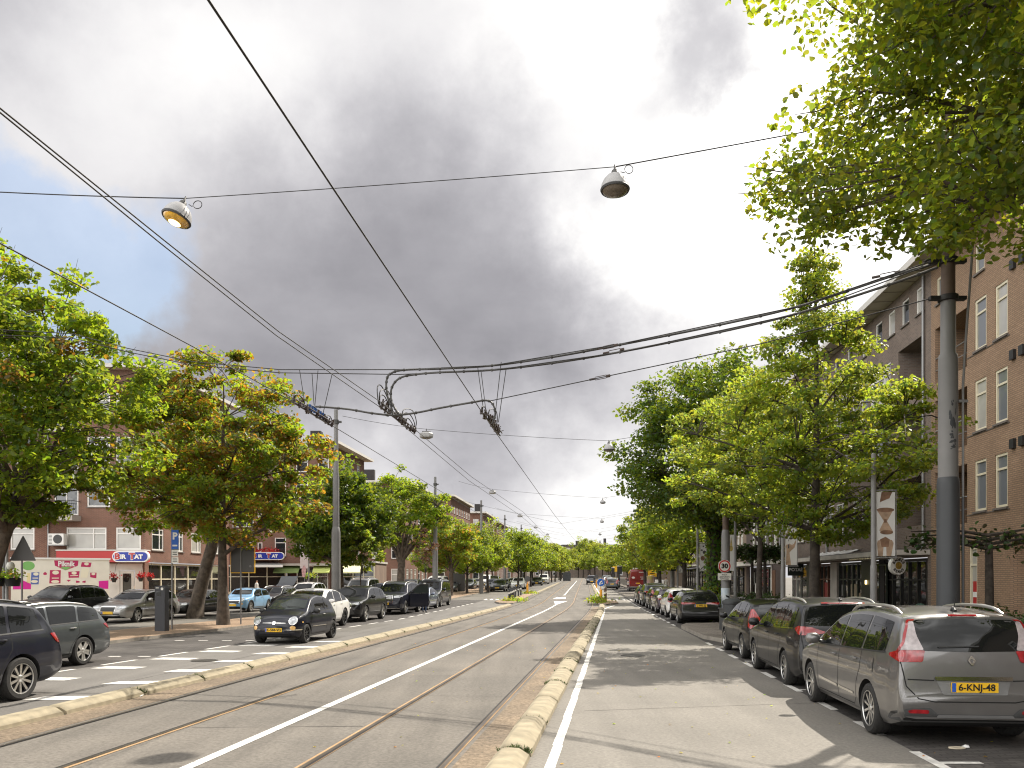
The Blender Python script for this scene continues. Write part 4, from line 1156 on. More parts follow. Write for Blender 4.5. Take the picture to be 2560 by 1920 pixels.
x7['side'] = [(0.2, 0.90), (0.35, 0.965), (0.55, 1.0), (0.85, 0.995), (1.02, 0.97), (1.14, 0.94), (1.3, 0.87), (1.55, 0.79), (1.75, 0.71), (2.0, 0.6)]
x7['belt'] = [(1.3, 1.13), (2.5, 1.16), (4.7, 1.2)]; x7['glass'] = (1.74, 4.72); x7['pillars'] = (2.72, 3.74); x7['ws'] = (1.25, .72, 1.64, .6); x7['rw'] = (1.24, .7, 1.66, .58)
x7['seams'] = [[(1.60, 1.13), (1.57, .75), (1.63, .36)], [(2.73, 1.16), (2.74, .6), (2.70, .36)], [(3.78, 1.18), (3.75, .9), (3.5, .66), (3.42, .36)], [(1.63, .36), (3.42, .36)]]
x7['handles'] = [(3.5, 1.04)]; x7['mirror'] = (1.78, 1.20); x7['rails'] = (2.0, 4.6, .62, 0, .04); x7['railm'] = M_alloy; x7['wheel'] = S_five; x7['rseams'] = []
x7['lamps'] = [('headlight', [('F', [(.52, .92), (.88, .93), (.86, 1.02), (.52, 1.01)]), ('S', [(.08, .95), (.42, 1.0), (.3, 1.06), (.1, 1.03)])], 0.006, M_lens), ('tail_light', [('B', [(.46, 1.0), (.86, .98), (.86, 1.08), (.46, 1.05)])], 0.008, M_red)]
bars = [[(x, .70), (x + .016, .70), (x + .016, 1.0), (x, 1.0)] for x in [i*0.055 for i in range(-7, 8)]]
x7['ends'] = [('grille', 'F', [[(-.46, .68), (-.03, .68), (-.03, 1.02), (-.44, 1.02)], [(.03, .68), (.46, .68), (.44, 1.02), (.03, 1.02)]], 0.006, M_trim), ('grille_bar', 'F', bars, 0.011, M_chrome),
  ('grille_frame', 'F', [seam_poly([(-.47, .67), (-.03, .67), (-.03, 1.03), (-.45, 1.03), (-.47, .67)], .024), seam_poly([(.47, .67), (.03, .67), (.03, 1.03), (.45, 1.03), (.47, .67)], .024)], 0.013, M_chrome),
  ('bumper_intake', 'F', [[(-.8, .36), (.8, .36), (.7, .48), (-.7, .48)]], 0.006, M_trim), ('bumper_strip', 'F', [[(-.85, .34), (.85, .34), (.85, .36), (-.85, .36)]], 0.012, M_chrome)]
x7['plates'] = [('F', .60, 'K-277-BX')]; x7['arch'] = None
x7_root, x7_sh = vehicle(x7)
place(x7_root, -6.55, 47.5, 187.5, 'large black off-roader with big twin chrome grille and its driver door standing open', 'car', 'cars parked in the left bay', proto=True)
# its open driver door (hinged at the front edge)
dm = MB()
dm.prism(rounded([(0, .38), (1.08, .38), (1.1, 1.14), (0, 1.12)], .06, 3), -0.05, 0.05, 0)
fr = seam_poly([(0.02, 1.12), (0.45, 1.55), (0.62, 1.62), (1.06, 1.62), (1.09, 1.13)], .05)
dm.prism(fr, -0.03, 0.03, 1)
dm.prism([(0.08, 1.14), (0.47, 1.52), (0.63, 1.60), (1.04, 1.60), (1.07, 1.14)], -0.006, 0.006, 2)
do = dm.build('door', [P_navy, M_trim, M_glassL], x7_root, smooth=30)
do.location = (1.65 - x7_root['_cx'], -0.98, 0); do.rotation_euler = (0, 0, R(-62))
hm = MB(); hm.tube([(0.88, 0.05, 1.02), (0.91, 0.085, 1.02), (1.0, 0.085, 1.02), (1.03, 0.05, 1.02)], 0.014, 6); hm.build('handle', M_chrome, do, smooth=40)

# ---------- city car
city = dict(name='city_car', L=3.57, W=1.63, H=1.49, paint=P_navy, axles=(0.66, 2.96), wr_=0.295, ww=0.20,
  top=[(0, .50), (.04, .66), (.12, .80), (.30, .90), (.62, .965), (.80, 1.005), (.88, 1.04), (1.42, 1.37), (1.7, 1.45), (2.1, 1.49), (2.55, 1.46), (2.95, 1.36), (3.2, 1.22), (3.42, .98), (3.50, .82), (3.54, .62), (3.57, .48)],
  bot=BOT(3.57, 0, 0, .18), plan=[(0, .60), (.04, .72), (.12, .84), (.3, .935), (.6, .985), (1.0, .99), (2.7, 1.0), (3.1, .97), (3.4, .88), (3.53, .78), (3.57, .68)],
  side=[(0.15, 0.90), (0.3, 0.97), (0.5, 1.0), (0.68, 0.99), (0.82, 0.955), (0.92, 0.91), (1.0, 0.865), (1.2, 0.79), (1.4, 0.70), (1.9, 0.55)],
  belt=[(.8, .91), (1.6, .93), (2.95, .98)], glass=(1.08, 2.98), pillars=(2.30,), lean={1: 0.10}, inset=0.095, wr=0.07,
  ws=(1.045, .60, 1.37, .50), rw=(1.0, .5, 1.28, .44), wsm=M_glassL,
  seams=[[(1.02, .90), (.98, .6), (1.04, .27)], [(2.28, .94), (2.32, .6), (2.22, .27)], [(1.04, .27), (2.22, .27)], [(.35, .845), (1.0, .885)]],
  fseams=[[(-.66, .62), (-.5, .66), (.5, .66), (.66, .62)]], handles=[(2.12, .84)], mirror=(1.22, .96), sill=True, sillm=P_navy, handlem=M_chrome,
  side_patches=[('door_strip', [[(1.1, .50), (2.2, .49), (2.2, .505), (1.1, .515)]], M_chrome)],
  lamps=[('headlight', [('F', ellipse(.56, .71, .105, .105, 20))], 0.022, M_lens), ('headlight_ring', [('F', ellipse(.56, .71, .125, .125, 20))], 0.012, M_chrome),
         ('fog_light', [('F', ellipse(.575, .50, .072, .062, 16))], 0.016, M_amber), ('tail_light', [('B', [(.52, .70), (.70, .70), (.68, .92), (.52, .92)])], 0.008, M_red), ('front_indicator', [('S', ellipse(.36, .66, .04, .025, 10))], 0.012, M_amber)],
  ends=[('chrome_bar', 'F', [[(-.36, .632), (-.07, .632), (-.07, .65), (-.36, .645)], [(.36, .632), (.07, .632), (.07, .65), (.36, .645)], [(-.76, .425), (-.27, .425), (-.27, .455), (-.76, .455)], [(.76, .425), (.27, .425), (.27, .455), (.76, .455)]], 0.014, M_chrome),
        ('emblem', 'F', [ellipse(0, .64, .055, .055, 16)], 0.020, M_chrome), ('bumper_intake', 'F', [[(-.50, .27), (.50, .27), (.46, .36), (-.46, .36)]], 0.008, M_trim)],
  plates=[('F', .435, 'K-584-VD'), ('B', .6, None)], wheel=S_dark, crown=0.06, mirrorm=M_trim, arch=None)
city_root, _ = vehicle(city)
place(city_root, -6.86, 26.85, 188, 'black retro city car with round headlights and plate K-584-VD driving along the left carriageway', 'car', 'cars on the left carriageway', proto=True)
retro = dict(city, name='city_car', L=3.82, W=1.73, H=1.41, paint=P_lblue, axles=(.72, 3.2), wr_=.305,
  top=[(0, .55), (.04, .70), (.12, .82), (.4, .89), (.95, .95), (1.1, .98), (1.16, 1.02), (1.55, 1.33), (1.75, 1.395), (2.2, 1.41), (2.9, 1.38), (3.32, 1.34), (3.42, 1.30), (3.62, .98), (3.72, .86), (3.79, .62), (3.82, .48)],
  bot=BOT(3.82, 0, 0, .18), plan=[(0, .64), (.04, .76), (.12, .87), (.3, .95), (.6, .99), (3.2, 1.0), (3.55, .95), (3.75, .86), (3.82, .74)],
  belt=[(1.0, .91), (2, .93), (3.5, .97)], glass=(1.32, 3.48), pillars=(2.42,), ws=(1.03, .62, 1.33, .54), rw=(1.0, .5, 1.28, .44), wsm=M_glass,
  seams=[[(1.26, .90), (1.22, .6), (1.28, .27)], [(2.44, .94), (2.46, .6), (2.38, .27)], [(1.28, .27), (2.38, .27)]], handles=[(2.26, .84)], mirror=(1.42, .96), plates=[('F', .42, None)],
  ends=[('grille', 'F', [[(-.40, .52), (.40, .52), (.44, .66), (-.44, .66)]], .008, M_trim), ('grille_frame', 'F', [seam_poly([(-.41, .52), (.41, .52), (.45, .67), (-.45, .67), (-.41, .52)], .025)], .014, M_chrome), ('bumper_intake', 'F', [[(-.5, .27), (.5, .27), (.46, .36), (-.46, .36)]], .008, M_trim),
        ('rear_bumper', 'B', [[(-.6, .3), (.6, .3), (.6, .42), (-.6, .42)]], .008, M_trim)],
  sillm=M_chrome, side_patches=[], arch=M_trim, wheel=S_plain)
retro_root, _ = vehicle(retro)
place(retro_root, -15.85, 50.2, 187, 'light blue small hatchback with round lamps and dark roof between tree trunk and sign pole', 'car', 'cars in the left service lane', proto=True)
# dark roof skin for the blue one
rm_ = MB(); retro_sh = Shell(retro)
retro_sh.patch(rm_, rounded([(1.75, -.56), (3.3, -.56), (3.3, .56), (1.75, .56)], .1), 'T', 0.006, .15)
rm_.v = [(x - retro_root['_cx'], y, z) for x, y, z in rm_.v]; rm_.build('roof_panel', M_trim, retro_root, smooth=180)

# ---------- saloon
sal = dict(name='saloon', L=4.72, W=1.84, H=1.43, paint=P_gun, axles=(.92, 3.76), wr_=.33, ww=.22,
  top=[(0, .54), (.05, .66), (.25, .78), (.8, .88), (1.35, .95), (1.5, .99), (2.2, 1.34), (2.5, 1.405), (2.9, 1.43), (3.3, 1.40), (3.7, 1.29), (4.15, 1.08), (4.45, 1.03), (4.62, .98), (4.70, .78), (4.72, .55)],
  bot=BOT(4.72, 0, 0), plan=PLAN(4.72, .66, .80), side=est['side'], belt=[(1.3, .92), (2.5, .945), (4.0, .99)], glass=(1.8, 3.92), pillars=(2.78, 3.55), lean={1: .04}, inset=.09,
  ws=(1.01, .66, 1.32, .55), rw=(1.09, .6, 1.30, .5), seams=est['seams'], rseams=[], handles=[(2.58, .83), (3.45, .86)], mirror=(1.86, .97),
  lamps=[('headlight', [('F', [(.42, .60), (.76, .64), (.74, .74), (.46, .70)]), ('S', [(.1, .64), (.42, .72), (.3, .76), (.12, .72)])], .006, M_lens), ('tail_light', [('B', [(.4, .80), (.8, .78), (.8, .90), (.4, .88)])], .008, M_red)],
  ends=[('grille', 'F', [[(-.34, .46), (.34, .46), (.38, .64), (-.38, .64)]], .006, M_trim), ('bumper_intake', 'F', [[(-.66, .28), (.66, .28), (.6, .40), (-.6, .40)]], .006, M_trim)],
  plates=[('F', .45, None), ('B', .7, None)], wheel=S_five, crown=.05)
sal_root, _ = vehicle(sal)
place(sal_root, -16.6, 43.9, 187, 'black saloon with silver spokes half hidden between the two thick tree trunks', 'car', 'cars in the left service lane', P_black, proto=True)
# ---------- fastback
fb = dict(sal, name='fastback_car', paint=P_white, H=1.58, wr_=.36, plates=[('F', .5, None)],
  top=[(0, .62), (.05, .76), (.25, .90), (.8, 1.0), (1.25, 1.06), (1.4, 1.10), (2.1, 1.49), (2.4, 1.56), (2.75, 1.58), (3.2, 1.54), (3.7, 1.41), (4.2, 1.22), (4.5, 1.12), (4.62, 1.04), (4.70, .8), (4.72, .55)],
  side=suv['side'], belt=[(1.2, 1.0), (2.5, 1.04), (4.1, 1.10)], glass=(1.66, 4.05), pillars=(2.6, 3.5), ws=(1.12, .68, 1.48, .56), rw=(1.2, .6, 1.46, .5),
  seams=[[(1.5, 1.0), (1.48, .7), (1.54, .3)], [(2.63, 1.0), (2.64, .6), (2.6, .3)], [(3.5, 1.05), (3.48, .8), (3.3, .6), (3.2, .3)], [(1.54, .3), (3.2, .3)]], handles=[(2.46, .93), (3.34, .96)], mirror=(1.72, 1.07), wheel=S_dark)
fb_root, _ = vehicle(fb)
place(fb_root, -8.02, 33.7, 187, 'white fastback car parked half hidden behind the black city car', 'car', 'cars parked in the left bay', proto=True)
# ---------- minibus van
van = dict(name='minibus', L=5.14, W=1.93, H=1.91, paint=P_navy, axles=(.92, 4.12), wr_=.345, ww=.22,
  top=[(0, .62), (.05, .80), (.2, .98), (.6, 1.09), (.95, 1.16), (1.05, 1.20), (1.75, 1.72), (2.0, 1.82), (2.5, 1.90), (3.6, 1.91), (4.7, 1.88), (4.92, 1.85), (5.05, 1.2), (5.1, .9), (5.14, .55)],
  bot=BOT(5.14, 0, 0, .22), plan=PLAN(5.14, .68, .88), side=[(0.2, 0.92), (0.4, 0.98), (0.6, 1.0), (1.0, .99), (1.15, .965), (1.4, .93), (1.75, .86), (1.9, .80), (2.1, .75)],
  belt=[(1, 1.08), (2.5, 1.13), (5, 1.16)], glass=(1.35, 4.92), pillars=(2.25, 3.55), lean={1: .05}, inset=.14, ws=(1.24, .74, 1.70, .66), rw=(1.24, .76, 1.78, .68),
  seams=[[(1.3, 1.08), (1.28, .7), (1.34, .32)], [(2.26, 1.12), (2.28, .32)], [(3.56, 1.15), (3.56, .32)]], rseams=[[(0, .5), (0, 1.8)]], handles=[(2.1, 1.02), (2.42, 1.04)], mirror=(1.42, 1.2),
  lamps=[('headlight', [('F', [(.48, .74), (.84, .82), (.82, .96), (.52, .9)]), ('S', [(.08, .82), (.4, .95), (.3, 1.0), (.1, .96)])], .006, M_lens), ('tail_light', [('B', [(.82, .8), (.92, .8), (.9, 1.3), (.82, 1.3)])], .008, M_red)],
  ends=[('grille', 'F', [[(-.42, .66), (.42, .66), (.44, .86), (-.44, .86)]], .006, M_trim), ('grille_bar', 'F', [[(-.42, .70), (.42, .70), (.42, .72), (-.42, .72)], [(-.42, .78), (.42, .78), (.42, .80), (-.42, .80)]], .012, M_chrome), ('bumper_intake', 'F', [[(-.66, .3), (.66, .3), (.6, .46), (-.6, .46)]], .006, M_trim)],
  plates=[('F', .5, None), ('B', .7, None)], wheel=S_ten, crown=.04, trimm=M_chrome, rt=.09, railm=M_alloy, rails=(2.0, 4.7, .62, 0, .02))
van_root, _ = vehicle(van)
place(van_root, -5.62, 59.4, 186, 'black minibus with chrome window line at the front of the left bay', 'van', 'cars parked in the left bay', proto=True)
# ---------- high-roof panel van, seen from behind
pv = dict(name='panel_van', L=5.9, W=2.02, H=2.65, paint=P_red, axles=(1.0, 4.6), wr_=.345, ww=.22,
  top=[(0, .7), (.05, .9), (.2, 1.08), (.6, 1.2), (.95, 1.28), (1.05, 1.32), (1.6, 2.0), (1.95, 2.4), (2.3, 2.55), (2.8, 2.62), (5.0, 2.64), (5.7, 2.6), (5.80, 2.5), (5.85, 1.2), (5.88, .8), (5.9, .5)],
  bot=BOT(5.9, 0, 0, .26), plan=PLAN(5.9, .7, .93), side=[(0.2, .93), (.4, .98), (.6, 1.0), (1.2, 1.0), (1.5, .985), (2.1, .93), (2.5, .86), (2.7, .8)],
  belt=[(1, 1.25), (2.3, 1.3)], glass=(1.3, 2.3), pillars=(), gtop=[(0, 1.95), (3, 2.0)], inset=.16, ws=(1.36, .8, 2.0, .72), rw=(1.32, .80, 1.34, .80),
  seams=[[(2.4, .4), (2.4, 2.2)]], rseams=[[(0, .5), (0, 2.5)], [(-.85, .5), (.85, .5)], [(-.88, .5), (-.8, 2.4)], [(.88, .5), (.8, 2.4)]], handles=[(2.25, 1.15)], mirror=(1.45, 1.45),
  lamps=[('tail_light', [('B', [(.84, .85), (.95, .85), (.93, 1.3), (.84, 1.22)])], .008, M_red), ('headlight', [('F', [(.5, .86), (.88, .95), (.85, 1.1), (.55, 1.0)])], .006, M_lens)],
  ends=[('rear_bumper', 'B', [[(-.98, .36), (.98, .36), (.98, .56), (-.98, .56)]], .05, M_trimG), ('bumper_strip', 'B', [[(-.95, .50), (.95, .50), (.95, .54), (-.95, .54)]], .06, M_white)],
  plates=[('B', .95, None)], wheel=S_plain, crown=.05, rt=.12)
pv_root, _ = vehicle(pv)
pvo = place(pv_root, 15.15, 102.5, 5, 'red high-roof delivery van with pale lettering on its rear doors, in the right lane', 'van', None, proto=True)
lm = MB(); lb = pv_root['_cx']
for (y0, z0, y1, z1) in ((-.75, 1.86, -.66, 1.92),):
    pass
xx = 5.9 - lb - 0.02
lm.prism([(0, 0), (0.001, 0), (0.001, 0.001)], 0, 0.001)
for poly in ([(-.72, 1.62), (-.60, 1.74), (-.42, 1.74), (-.30, 1.62), (-.40, 1.50), (-.60, 1.50)], [(.30, 1.72), (.75, 1.72), (.75, 1.66), (.30, 1.66)], [(.40, 1.58), (.70, 1.58), (.70, 1.53), (.40, 1.53)], [(.36, 1.46), (.72, 1.46), (.72, 1.41), (.36, 1.41)],
             [(.15, 2.30), (.72, 2.30), (.72, 2.22), (.15, 2.22)], [(.2, 1.0), (.72, 1.0), (.72, .95), (.2, .95)]):
    lm.face([(xx, -p[0]*-1, p[1]) for p in poly])
lm.v = [(5.86 - lb if abs(x - xx) < .5 else x, y, z) for x, y, z in lm.v]
lm.build('door_lettering', mat('decal_white', (.62, .55, .52), .6), pvo)
lb_ = MB(); lb_.box(2.6 - lb, -.4, 2.63, 3.4 - lb, .4, 2.80); lb_.build('roof_unit', mat('unit_white', (.7, .7, .68), .5), pvo)

# ---------- the other parked and waiting cars, copies of the types above
GR, GL, GS, GF = 'cars parked in the right bay', 'cars parked in the left bay', 'cars in the left service lane', 'cars waiting beyond the left island'
place(hatch_root, dashR(43.5) + 1.2, 43.6, 5, 'white hatchback with red tail lamp just ahead of the black estate on the right', 'car', GR, P_white)
place(est_root, dashR(49) + 1.2, 49.0, 5, 'mauve-grey estate car parked ahead of the white hatchback on the right', 'car', GR, P_oxide)
place(hatch_root, dashR(54.3) + 1.2, 54.3, 5, 'dark hatchback parked fifth beyond the paved bulge in the right bay', 'car', GR, P_black)
place(suv2_root, dashR(59.8) + 1.25, 59.8, 5, 'dark off-roader near the head of the right-hand row of parked cars', 'car', GR, P_gun)
place(est_root, dashR(65.5) + 1.2, 65.5, 5, 'black estate car at the very head of the near right-hand row', 'car', GR, P_black)
place(hatch_root, 13.15, 111, 5, 'dark green-grey hatchback just left of the red van', 'car', None, P_gun)
for i, (y, pr, pm_, lab) in enumerate(((122, hatch_root, P_silver, 'silver hatchback first in the line beyond the red van'), (130, est_root, P_mid, 'grey estate car second in the line beyond the red van'),
        (139, hatch_root, P_gun, 'dark hatchback third in the line beyond the red van'), (147, sal_root, P_white, 'white saloon fourth in the line beyond the red van'), (158, suv_root, P_dgrey, 'grey off-roader last in the line beyond the red van'))):
    place(pr, dashR(y) + 0.6, y, 5, lab, 'car', 'cars in the line beyond the red van', pm_)
place(suv_root, 14.2, 150, 185, 'black car coming down the far right lane near the crossing', 'car', None, P_black)
place(sal_root, -5.9, 53.4, 186.5, 'blue-grey saloon squeezed between the open-doored off-roader and the minibus', 'car', GL, P_bgrey)
place(suv_root, -20.2, 37.6, 192, 'black crossover with its tail towards the silver estate, below the painted trailer', 'car', GS, P_black)
place(suv_root, -15.3, 62.5, 187, 'white off-roader with silver rails under the green awning', 'car', GS, P_white)
hb = place(est_root, -15.9, 56.2, 187, 'dark estate car with its tailgate raised, beside the light blue hatchback', 'car', GS, P_black)
tg = MB(); tg.prism(seam_poly([(0, 0), (.45, .16), (.95, .62), (1.05, .66)], .05), -.6, .6, 0); tgo = tg.build('tailgate', [P_gun], hb, smooth=40)
tgo.location = (4.0 - 2.32, 0, 1.42)
place(van_root, -12.6, 70.5, 186, 'silver-grey minibus by the sapling under the pale yellow awning', 'van', GS, P_mid)
place(hatch_root, -11.2, 72, 186, 'dark hatchback behind the large black off-roader', 'car', GS, P_gun)
place(suv_root, -9.9, 82, 186, 'dark car seen over the roof of the black minibus', 'car', GS, P_black)
place(hatch_root, -8.6, 84.5, 186, 'pale saloon seen over the minibus roof near the lamp pole', 'car', GS, P_silver)
place(van_root, -8.2, 92, 186, 'white van parked behind the black minibus', 'van', GS, P_white)
for i, (x, y, pr, pm_, lab, cat) in enumerate(((-6.9, 96, sal_root, P_dgrey, 'grey saloon nearest in the service lane past the second lamp pole', 'car'), (-6.4, 103, hatch_root, P_mid, 'grey hatchback second in the service lane past the lamp pole', 'car'),
        (-5.7, 110, est_root, P_gun, 'dark estate third in the service lane past the lamp pole', 'car'), (-5.0, 117, sal_root, P_silver, 'silver saloon fourth in the service lane past the lamp pole', 'car'), (-4.0, 125, van_root, P_white, 'white van between tree trunks far down the service lane', 'van'), (-2.9, 139, suv_root, P_black, 'dark off-roader far down the service lane', 'car'))):
    place(pr, x, y, 185, lab, cat, 'cars far down the service lane', pm_)
for i, (x, y, pr, pm_, lab, cat) in enumerate(((-1.55, 100, sal_root, P_gun, 'dark grey saloon first in the queue behind the left island bollards', 'car'), (0.9, 112, fb_root, P_white, 'white car with dark screen beside the orange bollard', 'car'), (-2.4, 106, hatch_root, P_dgrey, 'grey hatchback parked left of the dark saloon in the queue', 'car'),
        (-1.1, 113, est_root, P_mid, 'grey estate car behind the dark saloon in the queue', 'car'), (0.0, 121, hatch_root, P_silver, 'silver hatchback behind the white car in the queue', 'car'), (1.3, 130, est_root, P_dgrey, 'dark estate parked far along the left lane', 'car'),
        (4.2, 140, sal_root, P_black, 'black saloon driving towards the crossing on the far left lane', 'car'), (5.9, 156, van_root, P_white, 'white minibus following the black saloon', 'van'), (6.1, 168, suv_root, P_gun, 'dark off-roader behind the white minibus', 'car'))):
    place(pr, x, y, 185.2, lab, cat, GF, pm_)
# ------------------------------------------------------------------ trees
M_bark = mat('bark', (0.085, 0.066, 0.050), 0.95, var=0.45, scale=5, bump=1.0, bscale=14, detail=8)
M_barkD = mat('bark_dark', (0.05, 0.04, 0.032), 0.95, var=0.45, scale=6, bump=1.0, bscale=16, detail=8)
L_lime = leaf_mat('leaf_lime', (0.062, 0.112, 0.016), (0.46, 0.53, 0.05), 0.52)
L_dark = leaf_mat('leaf_dark', (0.042, 0.085, 0.014), (0.26, 0.34, 0.02), 0.45)
L_ches = leaf_mat('leaf_chestnut', (0.070, 0.124, 0.018), (0.40, 0.50, 0.03), 0.52)
L_young = leaf_mat('leaf_young', (0.080, 0.122, 0.018), (0.48, 0.53, 0.05), 0.52)
L_near = leaf_mat('leaf_near', (0.052, 0.088, 0.014), (0.42, 0.48, 0.03), 0.52)
L_box = leaf_mat('leaf_hedge', (0.035, 0.058, 0.014), (0.10, 0.14, 0.02), 0.25)
FLOWER = leaf_mat('flower_red', (0.5, 0.02, 0.02), (0.4, 0.02, 0.02), 0.3)

def leaves_mesh(name, pos, nrm, size, tint, m, rs, wide=0.72, fold=0.25, simple=False):
    """many small leaves, each two triangles folded along the midrib (or one quad when simple)"""
    n = len(pos)
    a = rs.normal(size=(n, 3)); nrm = nrm / np.linalg.norm(nrm, axis=1, keepdims=True)
    d = a - nrm * (a * nrm).sum(1, keepdims=True); d /= np.linalg.norm(d, axis=1, keepdims=True)
    b = np.cross(nrm, d)
    s = size[:, None]
    base = pos - d * s * 0.5; tip = pos + d * s * 0.5 - nrm * s * 0.10
    up = nrm * s * fold * 0.4
    l = pos - d*s*0.06 + b * s * wide * 0.5 + up; r = pos - d*s*0.06 - b * s * wide * 0.5 + up
    if simple: V = np.stack([base, r, tip, l], 1).reshape(-1, 3)
    else:
        l1 = pos - d*s*0.30 + b*s*wide*0.46 + up*.9; l2 = pos + d*s*0.16 + b*s*wide*0.40 + up*.7
        r1 = pos - d*s*0.30 - b*s*wide*0.46 + up*.9; r2 = pos + d*s*0.16 - b*s*wide*0.40 + up*.7
        V = np.stack([base, r1, r2, tip, l2, l1], 1).reshape(-1, 3)
    nv = 4 if simple else 6
    me = bpy.data.meshes.new(name)
    if simple:
        nf = n; loops = np.arange(4*n); starts = np.arange(n)*4; tot = np.full(n, 4)
    else:
        idx = np.arange(n)[:, None]*6
        loops = np.concatenate([idx + np.array([[0, 1, 2, 3]]), idx + np.array([[0, 3, 4, 5]])], 1).reshape(-1)
        nf = 2*n; starts = np.arange(nf)*4; tot = np.full(nf, 4)
    me.vertices.add(nv*n); me.vertices.foreach_set('co', V.reshape(-1).astype(np.float32))
    me.loops.add(len(loops)); me.loops.foreach_set('vertex_index', loops.astype(np.int32))
    me.polygons.add(nf); me.polygons.foreach_set('loop_start', starts.astype(np.int32)); me.polygons.foreach_set('loop_total', tot.astype(np.int32))
    me.update(calc_edges=True)
    ca = me.color_attributes.new('tint', 'FLOAT_COLOR', 'POINT')
    c4 = np.concatenate([np.repeat(tint, nv, 0), np.ones((nv*n, 1))], 1)
    ca.data.foreach_set('color', c4.reshape(-1).astype(np.float32))
    me.materials.append(m)
    o = bpy.data.objects.new(name, me); COL.objects.link(o)
    return o

def prof_at(prof, z):
    return float(np.interp(z, [p[0] for p in prof], [p[1] for p in prof]))

def tree(name, label, x, y, prof, clumps, per, leaf, m, bark=None, tr=0.16, fork=None, lean=(0, 0), seed=1, cr=(0.55, 0.95), flat=0.5, group=None, brown=0.0, simple=False,
         off=(0, 0), keep=None, inner=0.35, limbs=9, z0=None, up=0.75, droop=0.0, spire=False, cat='tree', wp=2.0):
    """prof: crown radius against height. Limbs leave the trunk and end in leaf clumps spread through the crown."""
    rs = np.random.RandomState(seed)
    base = Vector((x, y, (gz(y) + 0.1) if z0 is None else z0))
    root = empty(name, base)
    tag(root, label, cat, group)
    zlo, zhi = prof[0][0], prof[-1][0]
    fork = fork or zlo + 0.3
    # clump centres
    cs = []
    zs = np.linspace(zlo, zhi, 200); w = np.array([prof_at(prof, z)**wp + 0.02 + (0.22 if wp < 2 else 0) for z in zs]); w /= w.sum()
    tries = 0
    while len(cs) < clumps and tries < clumps*40:
        tries += 1
        z = rs.choice(zs, p=w) + rs.uniform(-.05, .05)
        rr = prof_at(prof, z)
        q = math.sqrt(rs.uniform(inner**2, 1.0)); a = rs.uniform(0, 2*math.pi)
        wob = 1 + 0.16*math.sin(3*a + seed) + 0.12*math.sin(5*a + 2*z + seed*2)
        c = np.array([off[0] + q*rr*wob*math.cos(a), off[1] + q*rr*wob*math.sin(a), z])
        if keep and not keep(base.x + c[0], base.y + c[1], base.z + c[2]): continue
        cs.append(c)
    cs = np.array(cs)
    # trunk and limbs
    b = MB()
    n = 7
    tp = []
    top = fork if not spire else zhi - (0.4 if wp < 2 else 2.2)
    for i in range(n + 1):
        t = i/n
        tp.append(Vector((lean[0]*t**1.3 + 0.04*math.sin(4*t + seed), lean[1]*t + 0.04*math.cos(5*t + seed), top*t)))
    rad = [tr*(1.25 if i == 0 else 1.0)*(1 - (0.28 if not spire else 0.9)*i/n) for i in range(n + 1)]
    b.tube([Vector((0, 0, -0.15))] + tp, [tr*1.55] + rad, 10)
    nodes = [(p, r_) for p, r_ in zip(tp, rad)][(2 if not spire else 2):]
    ends = []
    sel = rs.permutation(len(cs))[:limbs]
    for k in sel:
        c = Vector(cs[k])
        if spire:
            cand = [q for q in nodes if q[0].z < c.z - 0.1 and q[0].z > 0.25*fork] or nodes[:1]
            s, r0 = cand[-1]; r0 = r0*0.5
        else:
            s, r0 = nodes[-1 - int(rs.randint(0, min(3, len(nodes))))]; r0 = r0*rs.uniform(.45, .7)
        mid = s.lerp(c, 0.5) + Vector((rs.uniform(-.25, .25), rs.uniform(-.25, .25), (up*0.35 if c.z > s.z else 0.1)*(c - s).length*0.35))
        pts = []
        for t in np.linspace(0, 1, 7):
            t = float(t); pts.append((1-t)**2*s + 2*t*(1-t)*mid + t*t*c)
        b.tube(pts, [max(0.012, r0*(1 - 0.88*t)) for t in np.linspace(0, 1, 7)], 6)
        ends += [(pts[i], max(0.012, r0*(1 - 0.88*i/6))) for i in range(2, 6)]
    if not ends: ends = nodes
    E = np.array([list(p) for p, r_ in ends])
    for c in cs:
        d2 = ((E - c)**2).sum(1) + 4*np.maximum(0, E[:, 2] - c[2])**2
        j = int(d2.argmin()); s = ends[j][0]; c_ = Vector(c)
        mid = s.lerp(c_, 0.55) + Vector((0, 0, 0.12*(c_ - s).length))
        b.tube([s, mid, c_, c_ + (c_ - s)*0.22], [min(ends[j][1]*0.6, 0.035), 0.018, 0.010, 0.004], 5)
    b.build('trunk', bark or M_bark, root, smooth=60)
    # leaves
    pos = []; nr = []; sz = []; ti = []
    for ci, c in enumerate(cs):
        k = max(6, int(per*rs.uniform(0.5, 1.4)))
        r = rs.uniform(*cr)
        g = rs.normal(size=(k, 3)); g /= np.linalg.norm(g, axis=1, keepdims=True)
        g *= (rs.uniform(0, 1, k)**0.45)[:, None]
        p = c + g * np.array([r, r, r*flat])
        p[:, 2] -= droop*(g[:, 0]**2 + g[:, 1]**2)*r
        pos.append(p)
        nn = rs.normal(size=(k, 3))*0.75 + np.array([0, 0, 0.9]) + g*0.45
        nr.append(nn)
        sz.append(leaf*rs.uniform(0.65, 1.25, k))
        lt = rs.uniform(0.74, 1.26)
        col = np.stack([lt*rs.uniform(.85, 1.2, k), lt*rs.uniform(.88, 1.12, k), rs.uniform(.7, 1.3, k)], 1)
        if brown > 0:
            isb = rs.uniform() < brown
            f = rs.uniform(0.15, 0.65) if isb else 0.02
            bl = rs.uniform(size=k) < f
            col[bl] = col[bl]*np.array([1.35, 0.62, 1.1])
        ti.append(col)
    o = leaves_mesh('crown', np.concatenate(pos), np.concatenate(nr), np.concatenate(sz), np.concatenate(ti), m, rs, simple=simple)
